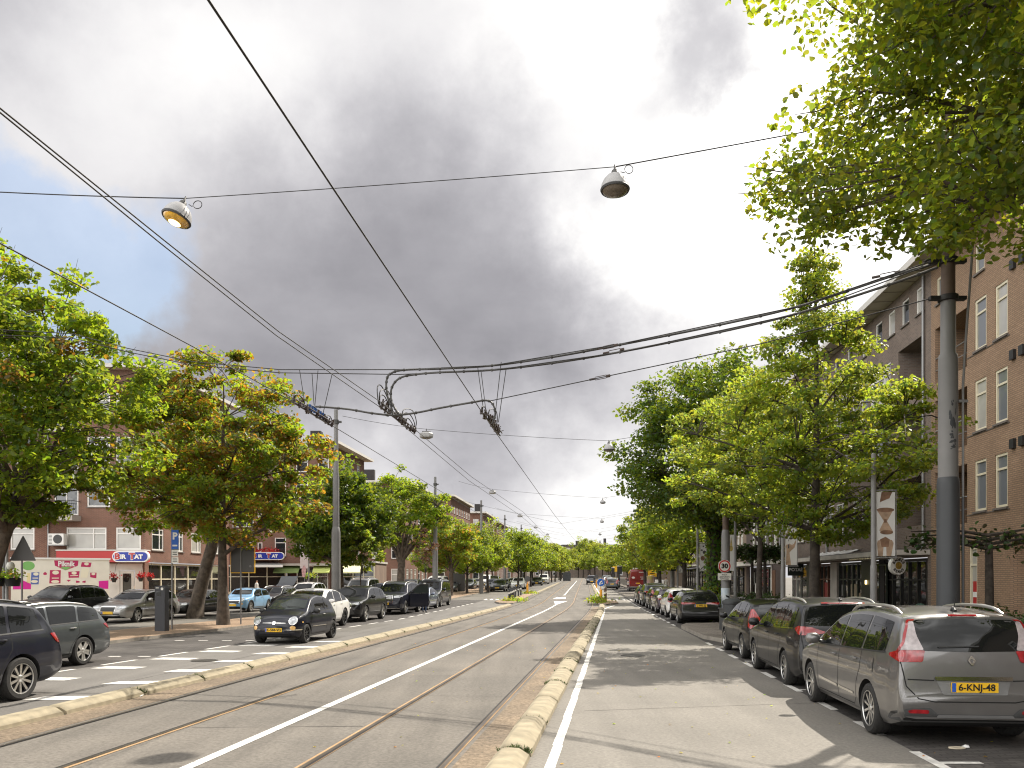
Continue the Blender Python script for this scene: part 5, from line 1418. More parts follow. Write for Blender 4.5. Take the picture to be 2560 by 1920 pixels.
    o.parent = root
    return root

# --- right-hand side
tree('lime_tree', 'large overhanging lime tree whose branches fill the top right corner', 9.3, 9.8,
     [(5.3, 2.6), (5.9, 4.2), (6.5, 4.5), (7.1, 4.6), (8.2, 5.0), (9.6, 5.0), (11, 4.4), (12.5, 2.8), (13.4, .8)], 620, 200, 0.100, L_near, tr=.2, fork=7.4, seed=5, cr=(.45, .85), flat=.62, off=(.1, .55), inner=.2, limbs=24,
     keep=lambda X, Y, Z: Y > 6.6 and X < 11.5 and math.hypot(X - 7.04, Y - 13.5) > 0.7 and not (Y > 12.0 and Z < 7.9 and X < 9.0) and not (X > 5.4 and Z < 6.5) and not (Z < 6.3 and Y > 11), droop=.25, up=.1)
tree('lime_tree', 'bright green lime tree with a tall spire behind the dark people carriers', atx(2037, 24), 24,
     [(3.0, 1.2), (3.6, 2.7), (4.6, 3.7), (5.8, 3.6), (6.8, 3.0), (7.8, 2.3), (8.6, 1.5), (9.4, .95), (10.4, .55), (11.3, .25), (11.8, .06)], 340, 120, 0.112, L_lime, M_barkD, tr=.17, fork=4.0, seed=12, cr=(.30, .62), flat=.42, inner=.25, limbs=30, spire=True, up=.25, wp=1.25)
tree('lime_tree', 'tall dark green tree with an ivy-clad trunk beside the speed limit sign', atx(1785, 41), 41,
     [(4.4, 1.2), (5.0, 3.2), (6.5, 4.0), (8.5, 4.1), (10.2, 3.5), (11.6, 2.4), (12.6, 1.0), (13.0, .3)], 280, 150, 0.18, L_dark, M_barkD, tr=.24, fork=5.0, seed=23, cr=(.7, 1.15), flat=.55, inner=.3, limbs=16)
tree('lime_tree', 'yellow-green lime tree between the tall dark tree and the spired one', atx(1900, 33.5), 33.5,
     [(4.2, .9), (4.9, 2.6), (6.2, 3.4), (7.6, 3.2), (8.8, 2.3), (9.8, 1.1), (10.2, .3)], 190, 130, 0.15, L_lime, M_barkD, tr=.13, fork=4.6, seed=29, cr=(.5, .9), flat=.42, inner=.3, limbs=14)
GRt = 'street trees in the right-hand row'
def far_tree(seed, m, H, rad, n, per, leaf):
    t = tree('street_tree', 'tree', 0, 0, [(.31*H, .35*rad), (.40*H, .8*rad), (.55*H, 1.0*rad), (.72*H, .9*rad), (.87*H, .55*rad), (.97*H, .2*rad), (H, .05)], n, per, leaf, m, M_barkD, tr=.15, fork=.36*H, seed=seed, cr=(.5, .95), flat=.6, inner=.3, limbs=9, z0=0)
    return t
FT = [far_tree(41, L_lime, 8.2, 3.1, 95, 90, 0.21), far_tree(42, L_young, 7.8, 2.9, 90, 90, 0.21), far_tree(43, L_ches, 8.0, 3.3, 100, 90, 0.22)]
FU = [False]*3
def put(k, x, y, s, label, group=None, rz=None, sz=None):
    o = FT[k] if not FU[k] else copy_tree(FT[k])
    FU[k] = True
    o.location = (x, y, gz(y) + 0.08); o.rotation_euler = (0, 0, rng.uniform(0, 6.28) if rz is None else rz)
    o.scale = (s, s, sz or s*rng.uniform(.93, 1.07))
    tag(o, label, 'tree', group)
    return o
put(0, atx(1711, 54), 54, 1.12, 'street tree with a dark trunk just left of the tall dark tree on the right', GRt)
put(1, atx(1650, 66), 66, 1.05, 'bright street tree over the yellow construction sign', GRt)
put(0, atx(1613, 79), 79, 1.03, 'bright street tree standing just right of the red van', GRt)
for i, y in enumerate((90, 100, 110, 121, 132, 143, 155, 168)):
    put(i % 2, 8.1 + .0875*y + rng.uniform(-.4, .4), y, rng.uniform(.92, 1.08), 'small bright tree in the long right-hand row beyond the red van', 'far trees of the right-hand row')
for i, y in enumerate((182, 197, 213, 230, 248, 266)):
    put((i+1) % 2, 7.0 + .0875*y + rng.uniform(-.4, .4), y, rng.uniform(1.0, 1.15), 'tiny tree at the far end of the right-hand row', 'farthest trees of the right-hand row')
# --- left-hand side
tree('chestnut_tree', 'big chestnut tree at the left edge with a leaning trunk', -16.9, 26.5,
     [(3.7, 1.4), (4.4, 3.0), (6.0, 4.0), (7.8, 4.1), (9.6, 3.5), (11.0, 2.5), (12.1, 1.2), (12.7, .3)], 350, 110, 0.175, L_ches, M_bark, tr=.26, fork=4.6, lean=(1.3, .2), seed=7, cr=(.4, .78), flat=.55, off=(.6, .3), inner=.25, limbs=22, brown=.03)
tree('chestnut_tree', 'chestnut tree with rust-brown leaf patches behind the yellow-edged sign board', atx(558, 34), 34,
     [(3.4, 1.6), (4.0, 3.3), (5.4, 4.2), (7.2, 4.1), (8.8, 3.1), (10.2, 1.9), (11.2, .9), (11.9, .2)], 360, 110, 0.17, L_ches, M_bark, tr=.23, fork=3.9, seed=9, cr=(.38, .75), flat=.5, inner=.25, limbs=28, brown=.85, spire=True)
tree('chestnut_tree', 'thick-trunked leaning chestnut just left of the brown-leaved one', atx(490, 41.5), 41.5,
     [(4.2, 1.2), (5.0, 2.6), (6.4, 3.2), (8.0, 2.9), (9.4, 2.0), (10.4, 1.0), (10.8, .2)], 130, 100, 0.19, L_ches, M_bark, tr=.36, fork=4.2, lean=(.9, .2), seed=17, cr=(.45, .85), flat=.5, inner=.3, limbs=14, brown=.2)
tree('chestnut_tree', 'dense dark green chestnut behind the first lamp pole on the left', atx(848, 48.5), 48.5,
     [(2.9, .9), (3.5, 2.3), (4.8, 3.0), (6.2, 2.8), (7.4, 2.0), (8.4, .9), (8.8, .2)], 180, 120, 0.22, L_dark, M_bark, tr=.26, fork=3.2, seed=31, cr=(.55, .9), flat=.6, inner=.3, limbs=12)
tree('sapling', 'slender young tree rising behind the black crossover on the left', atx(903, 47), 47,
     [(2.2, .35), (2.7, 1.0), (3.4, 1.3), (4.2, 1.1), (4.9, .6), (5.5, .1)], 45, 45, 0.19, L_lime, M_barkD, tr=.045, fork=2.4, seed=33, cr=(.25, .45), flat=.5, inner=.2, limbs=7, droop=.3)
tree('chestnut_tree', 'forked chestnut with a knobbly open trunk left of the second lamp pole', atx(1003, 66), 66,
     [(4.0, .9), (4.8, 2.3), (6.2, 3.2), (7.8, 3.4), (9.0, 2.6), (10.0, 1.3), (10.5, .3)], 150, 85, 0.22, L_ches, M_bark, tr=.36, fork=3.7, seed=35, cr=(.5, .85), flat=.5, inner=.35, limbs=18)
tree('sapling', 'thin brownish young tree between the forked chestnut and the lamp pole', atx(1062, 60), 60,
     [(2.4, .3), (3.0, .7), (4.0, .9), (4.8, .6), (5.4, .1)], 26, 30, 0.15, leaf_mat('leaf_bronze', (.10, .055, .035), (.22, .12, .05), .4), M_barkD, tr=.045, fork=2.6, seed=36, cr=(.2, .4), flat=.6, inner=.2, limbs=5)
tree('chestnut_tree', 'chestnut with orange-brown leaves right of the second lamp pole', atx(1128, 80), 80,
     [(3.0, .8), (3.6, 2.0), (5.0, 2.6), (6.2, 2.2), (7.2, 1.2), (7.7, .2)], 100, 80, 0.23, L_ches, M_bark, tr=.20, fork=3.0, seed=37, cr=(.5, .85), flat=.55, inner=.3, limbs=9, brown=.6)
put(2, atx(1168, 88), 88, .95, 'chestnut by the kerb just left of the third lamp pole', 'street trees on the left')
put(0, atx(1219, 95), 95, 1.04, 'bright street tree just right of the third lamp pole', 'street trees on the left')
for i, y in enumerate((104, 113, 122, 131, 141, 152)):
    put((2, 0, 2, 1, 2, 0)[i], -8.4 + .0875*y + rng.uniform(-.5, .5), y, rng.uniform(.95, 1.1), 'small tree in the long left-hand row past the third lamp pole', 'far trees of the left-hand row')
for i, y in enumerate((164, 177, 191, 206, 222, 240, 258)):
    put((1, 2, 0)[i % 3], -6.6 + .0875*y + rng.uniform(-.6, .6), y, rng.uniform(1.0, 1.12), 'tiny tree at the far end of the left-hand row', 'farthest trees of the left-hand row')
for i, y in enumerate((98, 112, 127, 143, 160)):
    put((2, 0)[i % 2], -17.5 + .0875*y + rng.uniform(-.6, .6), y, rng.uniform(.9, 1.05), 'small tree standing close to the far left-hand house fronts', 'trees before the far left-hand houses')
# trees behind the viewer, seen only in reflections and from other positions
for x_, y_, k_ in ((-15.5, 6, 2), (-15, -8, 0), (-14.5, -22, 2), (9.5, -10, 0), (9.2, -20, 1), (8.8, -30, 0)):
    put(k_, x_, y_, 1.25, 'street tree behind the viewpoint', 'street trees behind the viewpoint')
# across the end of the street
for i, (u, y, s) in enumerate(((1405, 285, 1.05), (1422, 292, 1.5), (1446, 298, 1.2), (1470, 285, 1.15), (1487, 300, 1.7), (1506, 290, 1.3), (1525, 296, 1.6), (1543, 285, 1.3), (1392, 300, 1.6), (1458, 318, 1.9), (1475, 322, 2.1))):
    put((0, 1, 2)[i % 3], atx(u, y), y, s, 'tree in the dark green mass closing the end of the street', 'trees across the end of the street')
# flat-trained trees before the right-hand house fronts
def flat_tree(label, u, y, zc, wx, wy, h, trr, m=L_box, nleaf=900, leaf=.17, seed=1, sp=1.0):
    rs = np.random.RandomState(seed)
    root = empty('trained_tree', (atx(u, y), y, gz(y) + .12)); tag(root, label, 'tree', 'flat-trained trees before the right-hand house fronts')
    b = MB(); b.tube([(0, 0, -.1), (0.02, 0, zc*.5), (0, 0, zc)], [trr*1.2, trr, trr*.85], 8)
    for k in range(4):
        for sg in (1, -1):
            b.tube([(0, 0, zc - .1 + .12*k), (sg*wx*.4, rng.uniform(-.1, .1), zc + .05 + .12*k), (sg*wx*.95, rng.uniform(-.2, .2), zc + .12*k)], [trr*.5, .03, .015], 5)
    b.build('trunk', M_barkD, root, smooth=60)
    p = np.stack([rs.uniform(-wx, wx, nleaf), rs.uniform(-wy, wy, nleaf), zc + .1 + rs.normal(0, .5, nleaf)*h*.5], 1)
    o = leaves_mesh('crown', p, rs.normal(size=(nleaf, 3)) + np.array([0, 0, .6]), leaf*rs.uniform(.6, 1.3, nleaf), rs.uniform(.7, 1.4, (nleaf, 3)), m, rs)
    o.parent = root
flat_tree('flat-trained tree left of the hand banner, crown like a shelf', 1880, 45, 3.1, 1.1, .5, .8, .09, nleaf=900, seed=3)
flat_tree('second flat-trained tree touching the hand banner pole', 1912, 42, 3.0, 1.0, .5, .8, .09, nleaf=900, seed=4)
flat_tree('sparse trained tree against the brown brick wall right of the large mast', 2472, 22.5, 2.75, 2.2, .25, .8, .11, nleaf=420, leaf=.15, seed=6)
# ivy on the trunk of the tall dark tree
rs = np.random.RandomState(77); n = 1300
h = rs.uniform(0.2, 4.6, n); a = rs.uniform(0, 6.28, n); rr = .26 + rs.uniform(0, .32, n)*(1.2 - h/6)
ivy = leaves_mesh('ivy', np.stack([atx(1785, 41) + rr*np.cos(a), 41 + rr*np.sin(a), h], 1), np.stack([np.cos(a), np.sin(a), .5 + 0*a], 1) + rs.normal(size=(n, 3))*.4, .16*rs.uniform(.6, 1.3, n), rs.uniform(.7, 1.4, (n, 3)), L_dark, rs)
tag(ivy, 'green ivy climbing the trunk of the tall dark tree', 'ivy')
rs = np.random.RandomState(78); n = 700
shr = leaves_mesh('shrub', np.array([atx(1768, 39.5), 39.5, .75]) + rs.normal(size=(n, 3))*np.array([.42, .4, .38]), rs.normal(size=(n, 3)) + np.array([0, 0, .7]), .14*rs.uniform(.6, 1.3, n), rs.uniform(.8, 1.3, (n, 3)), L_lime, rs)
tag(shr, 'bright shrub at the foot of the tall dark tree', 'shrub')
def hedge(label, u, y, L_, w, h, n, seed):
    rs = np.random.RandomState(seed)
    p = rs.uniform(-1, 1, (n, 3)); q = np.abs(p); mx = q.max(1, keepdims=True)
    p = p / np.maximum(mx, .01) * (rs.uniform(.82, 1.0, (n, 1)))
    p[:, 2] = np.abs(p[:, 2])
    bumps = 1 + .12*np.sin(p[:, 1:2]*7 + seed) + .08*np.sin(p[:, 0:1]*9)
    P_ = np.concatenate([p[:, :1]*w/2*bumps, p[:, 1:2]*L_/2, p[:, 2:]*h*bumps], 1)
    root = empty('hedge', (atx(u, y), y, gz(y) + .12), -math.atan(.0875)); tag(root, label, 'hedge')
    o = leaves_mesh('foliage', P_, p + rs.normal(size=(n, 3))*.6, .07*rs.uniform(.7, 1.4, n), rs.uniform(.55, 1.5, (n, 3)), L_box, rs); o.parent = root
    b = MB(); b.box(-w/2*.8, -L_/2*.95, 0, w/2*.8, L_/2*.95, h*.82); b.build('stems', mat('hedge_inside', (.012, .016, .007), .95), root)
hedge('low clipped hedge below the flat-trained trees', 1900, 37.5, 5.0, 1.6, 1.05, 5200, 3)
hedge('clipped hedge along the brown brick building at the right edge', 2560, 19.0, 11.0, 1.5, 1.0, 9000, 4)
# ------------------------------------------------------------------ buildings
B_tan = brick_mat('brick_tan', (0.338, 0.222, 0.142), (0.275, 0.176, 0.112), (0.175, 0.13, 0.095), dirt=0.12)
B_plum = brick_mat('brick_plum', (0.205, 0.150, 0.122), (0.140, 0.106, 0.090), (0.20, 0.175, 0.15), dirt=0.16)
B_dark = brick_mat('brick_dark', (0.095, 0.068, 0.062), (0.070, 0.052, 0.050), (0.08, 0.068, 0.062), dirt=0.15)
B_ochre = brick_mat('brick_ochre', (0.225, 0.165, 0.120), (0.185, 0.135, 0.100), (0.18, 0.15, 0.12), dirt=0.15)
B_red = brick_mat('brick_red', (0.195, 0.088, 0.060), (0.135, 0.062, 0.045), (0.22, 0.16, 0.125), dirt=0.2)
B_plinth = brick_mat('brick_plinth', (0.055, 0.048, 0.05), (0.042, 0.038, 0.040), (0.05, 0.045, 0.045), dirt=0.15)
M_cream = mat('frame_cream', (0.66, 0.60, 0.45), 0.5, var=0.06, scale=3)
M_wframe = mat('frame_white', (0.72, 0.70, 0.66), 0.5, var=0.06, scale=3)
M_dframe = mat('frame_dark_green', (0.022, 0.030, 0.024), 0.4)
M_sill = mat('sill_stone', (0.14, 0.12, 0.105), 0.8)
M_plaster = mat('plaster_white', (0.62, 0.59, 0.53), 0.8, var=0.10, scale=1.2)
M_conc = mat('concrete_pale', (0.42, 0.39, 0.35), 0.85, var=0.15, scale=1.5)
M_soffit = mat('soffit_boards', (0.48, 0.43, 0.35), 0.7, var=0.08, scale=2)
M_fascia = mat('fascia_pale', (0.55, 0.53, 0.49), 0.6)
M_roofing = mat('roof_felt', (0.10, 0.095, 0.09), 0.9, var=0.2, scale=0.6)
W_dark = glass_mat('pane_dark', (0.020, 0.024, 0.026), 0.03, 0.9, 0.05, 0.8)
W_mid = glass_mat('pane_mid', (0.07, 0.075, 0.075), 0.04, 0.9, 0.05, 0.8)
W_sky = glass_mat('pane_pale', (0.17, 0.18, 0.195), 0.04, 0.9, 0.05, 0.8)  # paler base colour stands in for sky reflected in the glass, and curtains
W_curt = mat('pane_curtain', (0.40, 0.385, 0.35), 0.25, var=0.10, scale=1.3, coat=0.6)
W_shop = glass_mat('pane_shop', (0.022, 0.020, 0.018), 0.03, 0.9, 0.06, 0.5)
M_redp = mat('panel_red', (0.40, 0.020, 0.020), 0.4); M_bluep = mat('panel_blue', (0.012, 0.03, 0.30), 0.4); M_whitep = mat('panel_white', (0.74, 0.73, 0.70), 0.45)
M_awnG = mat('awning_grey', (0.17, 0.165, 0.16), 0.8); M_awnL = mat('awning_lime', (0.44, 0.50, 0.14), 0.8); M_awnY = mat('awning_yellow', (0.78, 0.76, 0.42), 0.8); M_awnD = mat('awning_green', (0.16, 0.22, 0.07), 0.8)
M_pipe = mat('drain_zinc', (0.30, 0.30, 0.30), 0.5, metal=0.4)
M_iron = mat('iron_black', (0.02, 0.02, 0.02), 0.5)
M_wood = mat('door_brown', (0.13, 0.06, 0.035), 0.5, var=0.2, scale=4)

def facade(root, M, length, height, holes, m, z0=0.0, name='wall', reveal=0.12):
    """wall sheet with real openings; holes are (s0, z0, s1, z1). M maps (s, depth inwards, z) into the building frame"""
    ss = sorted({0.0, length, *[h[0] for h in holes], *[h[2] for h in holes]})
    zs = sorted({z0, height, *[h[1] for h in holes], *[h[3] for h in holes]})
    b = MB()
    def q(pts, uv): b.face([M @ Vector(p) for p in pts], 0, uv)
    for i in range(len(ss) - 1):
        run = None
        for j in range(len(zs) - 1):
            cs, cz = (ss[i] + ss[i+1])/2, (zs[j] + zs[j+1])/2
            if any(h[0] < cs < h[2] and h[1] < cz < h[3] for h in holes): continue
            a, c, d, e = ss[i], ss[i+1], zs[j], zs[j+1]
            q([(a, 0, d), (c, 0, d), (c, 0, e), (a, 0, e)], [(a, d), (c, d), (c, e), (a, e)])
    for a, d, c, e in holes:
        r = reveal
        q([(a, 0, d), (a, 0, e), (a, r, e), (a, r, d)], [(0, d), (0, e), (r, e), (r, d)])
        q([(c, 0, d), (c, r, d), (c, r, e), (c, 0, e)], [(0, d), (r, d), (r, e), (0, e)])
        q([(a, 0, e), (c, 0, e), (c, r, e), (a, r, e)], [(a, 0), (c, 0), (c, r), (a, r)])
        q([(a, 0, d), (a, r, d), (c, r, d), (c, 0, d)], [(a, 0), (a, r), (c, r), (c, 0)])
    return b.build(name, m, root)

WIN = {}
def window(root, M, s, z, w, h, style='T', fm=None, gm=None, sill=True, fw=0.075, nm='window', dep=0.075):
    """frame with its pane; styles: T transom near the top, F plain, D divided in two, S transom plus side light, G grid"""
    fm = fm or M_wframe; gm = gm or W_dark
    key = (round(w, 2), round(h, 2), style, fm.name, sill, fw, dep)
    if key not in WIN:
        b = MB()
        y0, y1 = dep - 0.05, dep + 0.03
        b.box(0, y0, 0, fw, y1, h); b.box(w - fw, y0, 0, w, y1, h)
        b.box(fw, y0, 0, w - fw, y1, fw); b.box(fw, y0, h - fw, w - fw, y1, h)
        t = 0.7*h
        if style in 'TS': b.box(fw, y0 + .008, t, w - fw, y1, t + fw*.8)
        if style == 'S': b.box(w*.66, y0 + .004, fw, w*.66 + fw*.8, y1, h - fw)
        if style == 'D': b.box(w/2 - fw*.4, y0 + .008, fw, w/2 + fw*.4, y1, h - fw)
        if style == 'G':
            for k in (1, 2): b.box(w*k/3 - .02, y0 + .008, fw, w*k/3 + .02, y1, h - fw)
            b.box(fw, y0 + .012, h*.5 - .02, w - fw, y1, h*.5 + .02)
        if sill: b.box(-.06, -.07, -.07, w + .06, dep - .052, -.004, 1)
        me = b.build('window', [fm, M_sill], None)
        p = MB(); p.face([(fw*.6, dep, fw*.6), (w - fw*.6, dep, fw*.6), (w - fw*.6, dep, h - fw*.6), (fw*.6, dep, h - fw*.6)])
        pe = p.build('pane', gm, None)
        WIN[key] = (me.data, pe.data)
        bpy.data.objects.remove(me); bpy.data.objects.remove(pe)
    me, pe = WIN[key]
    o = bpy.data.objects.new(nm, me); COL.objects.link(o); o.parent = root
    o.matrix_local = M @ T((s, 0, z))
    g = bpy.data.objects.new('pane', pe); COL.objects.link(g); g.parent = o
    if pe.materials[0] != gm:
        g.material_slots[0].link = 'OBJECT'; g.material_slots[0].material = gm
    return o

def piece(root, M, name, boxes, mats, smooth=None):
    b = MB()
    for bx in boxes:
        mi = bx[6] if len(bx) > 6 else 0
        b.box(*bx[:6], mi, M)
    return b.build(name, mats, root, smooth=smooth)

def panes(rs, dark=.5, mid=.25):
    r = rs.random()
    return W_dark if r < dark else W_mid if r < dark + mid else W_curt

def eave(root, M, length, z, over=0.9, thick=0.22, ends=(0, 0), deep=3.0, boards=True):
    b = MB()
    b.box(-ends[0], -over, z, length + ends[1], 0.0, z + 0.05, 0, M)
    b.box(-ends[0], -over - .05, z - .04, length + ends[1], -over, z + thick, 1, M)
    b.box(-ends[0], -over, z + .055, length + ends[1], deep, z + thick - .01, 2, M)
    if boards:
        s = 0.8
        while s < length:
            b.box(s, -over, z - .015, s + .04, -0.003, z - .0005, 3, M); s += 1.25
    return b.build('roof', [M_soffit, M_fascia, M_roofing, M_sill], root)

def pipe(root, M, s, z0, z1, off=-.08, r=.05, m=None):
    b = MB(); b.tube([M @ Vector((s, off, z0)), M @ Vector((s, off, z1))], r, 8)
    return b.build('drainpipe', m or M_pipe, root, smooth=60)

wr = random.Random(5)
I4 = Matrix.Identity(4)
TH_R = math.atan2(-1, -.0875)                # right-hand fronts: s runs from far to near
def right_block(name, label, yfar, ynear, cat='building'):
    L_ = (yfar - ynear)*math.sqrt(1 + .0875**2)
    root = empty(name, (faceR(yfar), yfar, gz((yfar + ynear)/2) + .12), TH_R)
    tag(root, label, cat, 'buildings along the right side')
    return root, L_
sR = lambda yfar, y: (yfar - y)*1.00382
def uR(u): return 13.5/((u - U0)/F - .0875)   # distance of a point of the right-hand fronts seen at photo column u

# ---- S1: tan brick block at the right edge
root, L1 = right_block('apartment_building', 'tan brick apartment block with cream window frames at the right edge', 32.8, 6.0)
S = lambda u: sR(32.8, uR(u))
holes = []; wins = []
levels = [(4.16, 1.75), (6.92, 1.75), (9.70, 1.75)]
cols = [(S(2437), S(2466)), (S(2488), S(2519)), (S(2600), S(2640)), (S(2668), S(2712)), (S(2800), S(2860)), (S(2890), S(2960))]
for z, h in levels:
    for a, c in cols:
        if c < L1 - .3: holes.append((a, z, c, z + h)); wins.append((a, z, c - a, h, 'T'))
for a, c in ((S(2342), S(2362)), (S(2438), S(2461)), (S(2560), S(2590)), (S(2660), S(2700))):
    holes.append((a, 12.35, c, 13.35)); wins.append((a, 12.35, c - a, 1.0, 'F'))
loggias = [(S(2338), z - .35, S(2418), z + 1.75) for z, h in levels]
holes += [(a, d, c, e) for a, d, c, e in loggias]
for a, c in ((S(2423), S(2443)), (S(2463), S(2480))):
    holes.append((a, .75, c, 2.95)); wins.append((a, .75, c - a, 2.2, 'T'))
holes.append((S(2525), .02, S(2700), 2.95))
facade(root, I4, L1, 14.0, holes, B_tan, 0.0)
for a, z, w, h, st in wins:
    window(root, I4, a, z, w, h, st, M_cream, W_curt if (z < 12 and wr.random() < .3) else W_sky, fw=.085)
b = MB()
for a, d, c, e in loggias:                   # recessed balconies
    D = 1.3
    for pts, uv in (([(a, .12, d), (a, .12, e), (a, D, e), (a, D, d)], [(0, d), (0, e), (D, e), (D, d)]), ([(c, .12, d), (c, D, d), (c, D, e), (c, .12, e)], [(0, d), (D, d), (D, e), (0, e)]), ([(a, D, d), (c, D, d), (c, D, e), (a, D, e)], [(a, d), (c, d), (c, e), (a, e)]), ([(a, .12, e), (c, .12, e), (c, D, e), (a, D, e)], [(0, 0), (1, 0), (1, 1), (0, 1)]), ([(a, .12, d), (a, D, d), (c, D, d), (c, .12, d)], [(0, 0), (1, 0), (1, 1), (0, 1)])):
        b.face(pts, 0, uv)
b.build('loggia', B_tan, root)
for a, d, c, e in loggias:
    window(root, T((0, 1.3 - .13, 0)), a + .35, d + .05, 1.7, 2.0, 'D', M_cream, W_mid, sill=False, fw=.09)
    bb = MB()
    bb.tube([(a, .02, d + .95), (c, .02, d + .95)], .022, 6); bb.tube([(a, .02, d + .5), (c, .02, d + .5)], .015, 6)
    bb.build('railing', M_pipe, root, smooth=60)
piece(root, I4, 'porch', [(S(2525), 1.8, .02, S(2700), 1.9, 2.95)], [M_wood])
b = MB()
b.face([(S(2525), .12, .02), (S(2525), .12, 2.95), (S(2525), 1.8, 2.95), (S(2525), 1.8, .02)], 0, [(0, 0), (0, 2.9), (1.7, 2.9), (1.7, 0)])
b.build('porch_wall', B_tan, root)
b = MB()
for a, c in ((0.0, S(2423) - .2), (S(2443), S(2463)), (S(2480), S(2525))):
    b.face([(a, -.03, 0), (c, -.03, 0), (c, -.03, .72), (a, -.03, .72)], 0, [(a, 0), (c, 0), (c, .72), (a, .72)])
    b.face([(a, -.03, .72), (c, -.03, .72), (c, 0, .72), (a, 0, .72)], 0, [(a, 0), (c, 0), (c, .03), (a, .03)])
b.build('plinth', B_plinth, root)
boxes = [(S(2523) + dx, -.10, z, S(2523) + dx + .26, -.002, z + .30) for z in (5.95, 8.75, 11.6) for dx in (.18, .75)]
for bx in boxes: piece(root, I4, 'wall_vent', [bx], [M_iron])
for z, h in levels: piece(root, I4, 'string_course', [(S(2418), -.025, z - .10, S(2519) + .15, -.001, z - .075)], [M_sill])
eave(root, I4, L1, 14.0)
piece(root, I4, 'rear_wall', [(0, 9.0, 0, L1, 9.2, 14)], [B_tan])
# painted red and white window bottom inside the ground floor window
piece(root, I4, 'window_sticker', [(S(2425) + .1, .06, .86, S(2441) - .1, .07, 1.75, 0), (S(2425) + .1, .055, 1.2, S(2441) - .1, .0599, 1.38, 1)], [M_redp, M_whitep])

# ---- S2: plum brick block with shops under a pale canopy
root, L2 = right_block('apartment_building', 'plum brick block with shops under a long pale canopy behind the spired tree', 57.6, 32.8)
S = lambda u: sR(57.6, uR(u))
holes = []; wins = []
for u0, u1 in ((2292, 2310), (2256, 2272), (2222, 2237), (2190, 2205), (2157, 2167), (2120, 2131), (2088, 2097)):
    holes.append((S(u0) - .05, 12.55, S(u1) + .02, 13.6)); wins.append((S(u0) - .05, 12.55, S(u1) - S(u0) + .07, 1.05, 'F', M_wframe))
s = .8
k = 0
pat = [('p', 2.0), ('w', 1.0), ('w', 1.0), ('b', 2.6), ('w', 1.0), ('w', 1.0)]
while s < L2 - 1.2:
    t, w = pat[k % len(pat)]; k += 1
    if s + w > L2 - .3: break
    if s > S(2235): break
    for z in (4.1, 6.9, 9.7):
        if t == 'w': holes.append((s, z, s + w, z + 1.75)); wins.append((s, z, w, 1.75, 'T', M_wframe))
        elif t == 'p': holes.append((s, z, s + w, z + 1.7)); wins.append((s, z, w, 1.7, 'D', M_wframe))
        else: holes.append((s, z, s + w, z + 1.75)); wins.append((s, z, w, 1.75, 'S', M_wframe))
    s += w + (.35 if t == 'w' else .8)
logg = [(S(2246), z - .1, S(2306), z + 1.9) for z in (4.1, 6.9, 9.7)]
holes += logg
shop0, shop1 = 0.4, L2 - .35
holes.append((shop0, .02, shop1, 2.72))
facade(root, I4, L2, 14.0, holes, B_plum)
for a, z, w, h, st, fm in wins: window(root, I4, a, z, w, h, st, fm, panes(wr, .45, .2))
b = MB()
for a, d, c, e in logg:
    D = 1.2
    for pts, uv in (([(a, .12, d), (a, .12, e), (a, D, e), (a, D, d)], [(0, d), (0, e), (D, e), (D, d)]), ([(c, .12, d), (c, D, d), (c, D, e), (c, .12, e)], [(0, d), (D, d), (D, e), (0, e)]), ([(a, D, d), (c, D, d), (c, D, e), (a, D, e)], [(a, d), (c, d), (c, e), (a, e)]), ([(a, .12, e), (c, .12, e), (c, D, e), (a, D, e)], [(0, 0), (1, 0), (1, 1), (0, 1)]), ([(a, .12, d), (a, D, d), (c, D, d), (c, .12, d)], [(0, 0), (1, 0), (1, 1), (0, 1)])):
        b.face(pts, 0, uv)
b.build('loggia', B_plum, root)
for a, d, c, e in logg: window(root, T((0, 1.2 - .13, 0)), a + .3, d + .05, 1.4, 1.8, 'D', M_wframe, W_mid, sill=False)
eave(root, I4, L2, 14.0)
piece(root, I4, 'canopy', [(0, -1.25, 2.78, L2 - .1, .0, 2.98, 0), (0, -1.2, 2.985, L2 - .1, -.003, 3.02, 1)], [M_conc, M_roofing])
pipe(root, I4, S(2305) + .3, 3.0, 13.9); pipe(root, I4, S(2070), 3.0, 13.9)
b = MB()                                     # awning of stiff plastic film lying on the canopy
for i in range(28):
    s0 = S(2055) + i*.27
    if s0 > S(2175): break
    b.face([(s0, -.9, 3.03), (s0 + .27, -.9, 3.03), (s0 + .27, -.1, 3.25 + .06*math.sin(i*1.7)), (s0, -.1, 3.25 + .06*math.sin((i-1)*1.7))])
b.build('canopy_sheet', mat('film', (.5, .5, .48), .25, var=.3, scale=3), root)
# shop fronts, set back under the canopy
D = .45
Ms = T((0, D, 0))
def shop(root, Ms, s0, s1, n, fm, gm, top=2.68, rail=1.75, base=.35, door=None, basem=None):
    b = MB()
    b.box(s0, -.02, .02, s1, .08, base, 1, Ms)
    b.box(s0, -.03, top - .12, s1, .08, top, 0, Ms)
    w = (s1 - s0)/n
    for i in range(n + 1): b.box(s0 + i*w - .05, -.04, base, s0 + i*w + .05, .08, top - .125, 0, Ms)
    if rail: b.box(s0 + .05, -.025, rail, s1 - .05, .07, rail + .07, 0, Ms)
    o = b.build('shop_front', [fm, basem or fm], root)
    p = MB()
    for i in range(n): p.face([Ms @ Vector(q) for q in ((s0 + i*w + .05, .03, base), (s0 + (i+1)*w - .05, .03, base), (s0 + (i+1)*w - .05, .03, top - .125), (s0 + i*w + .05, .03, top - .125))])
    g = p.build('pane', gm, o)
    return o
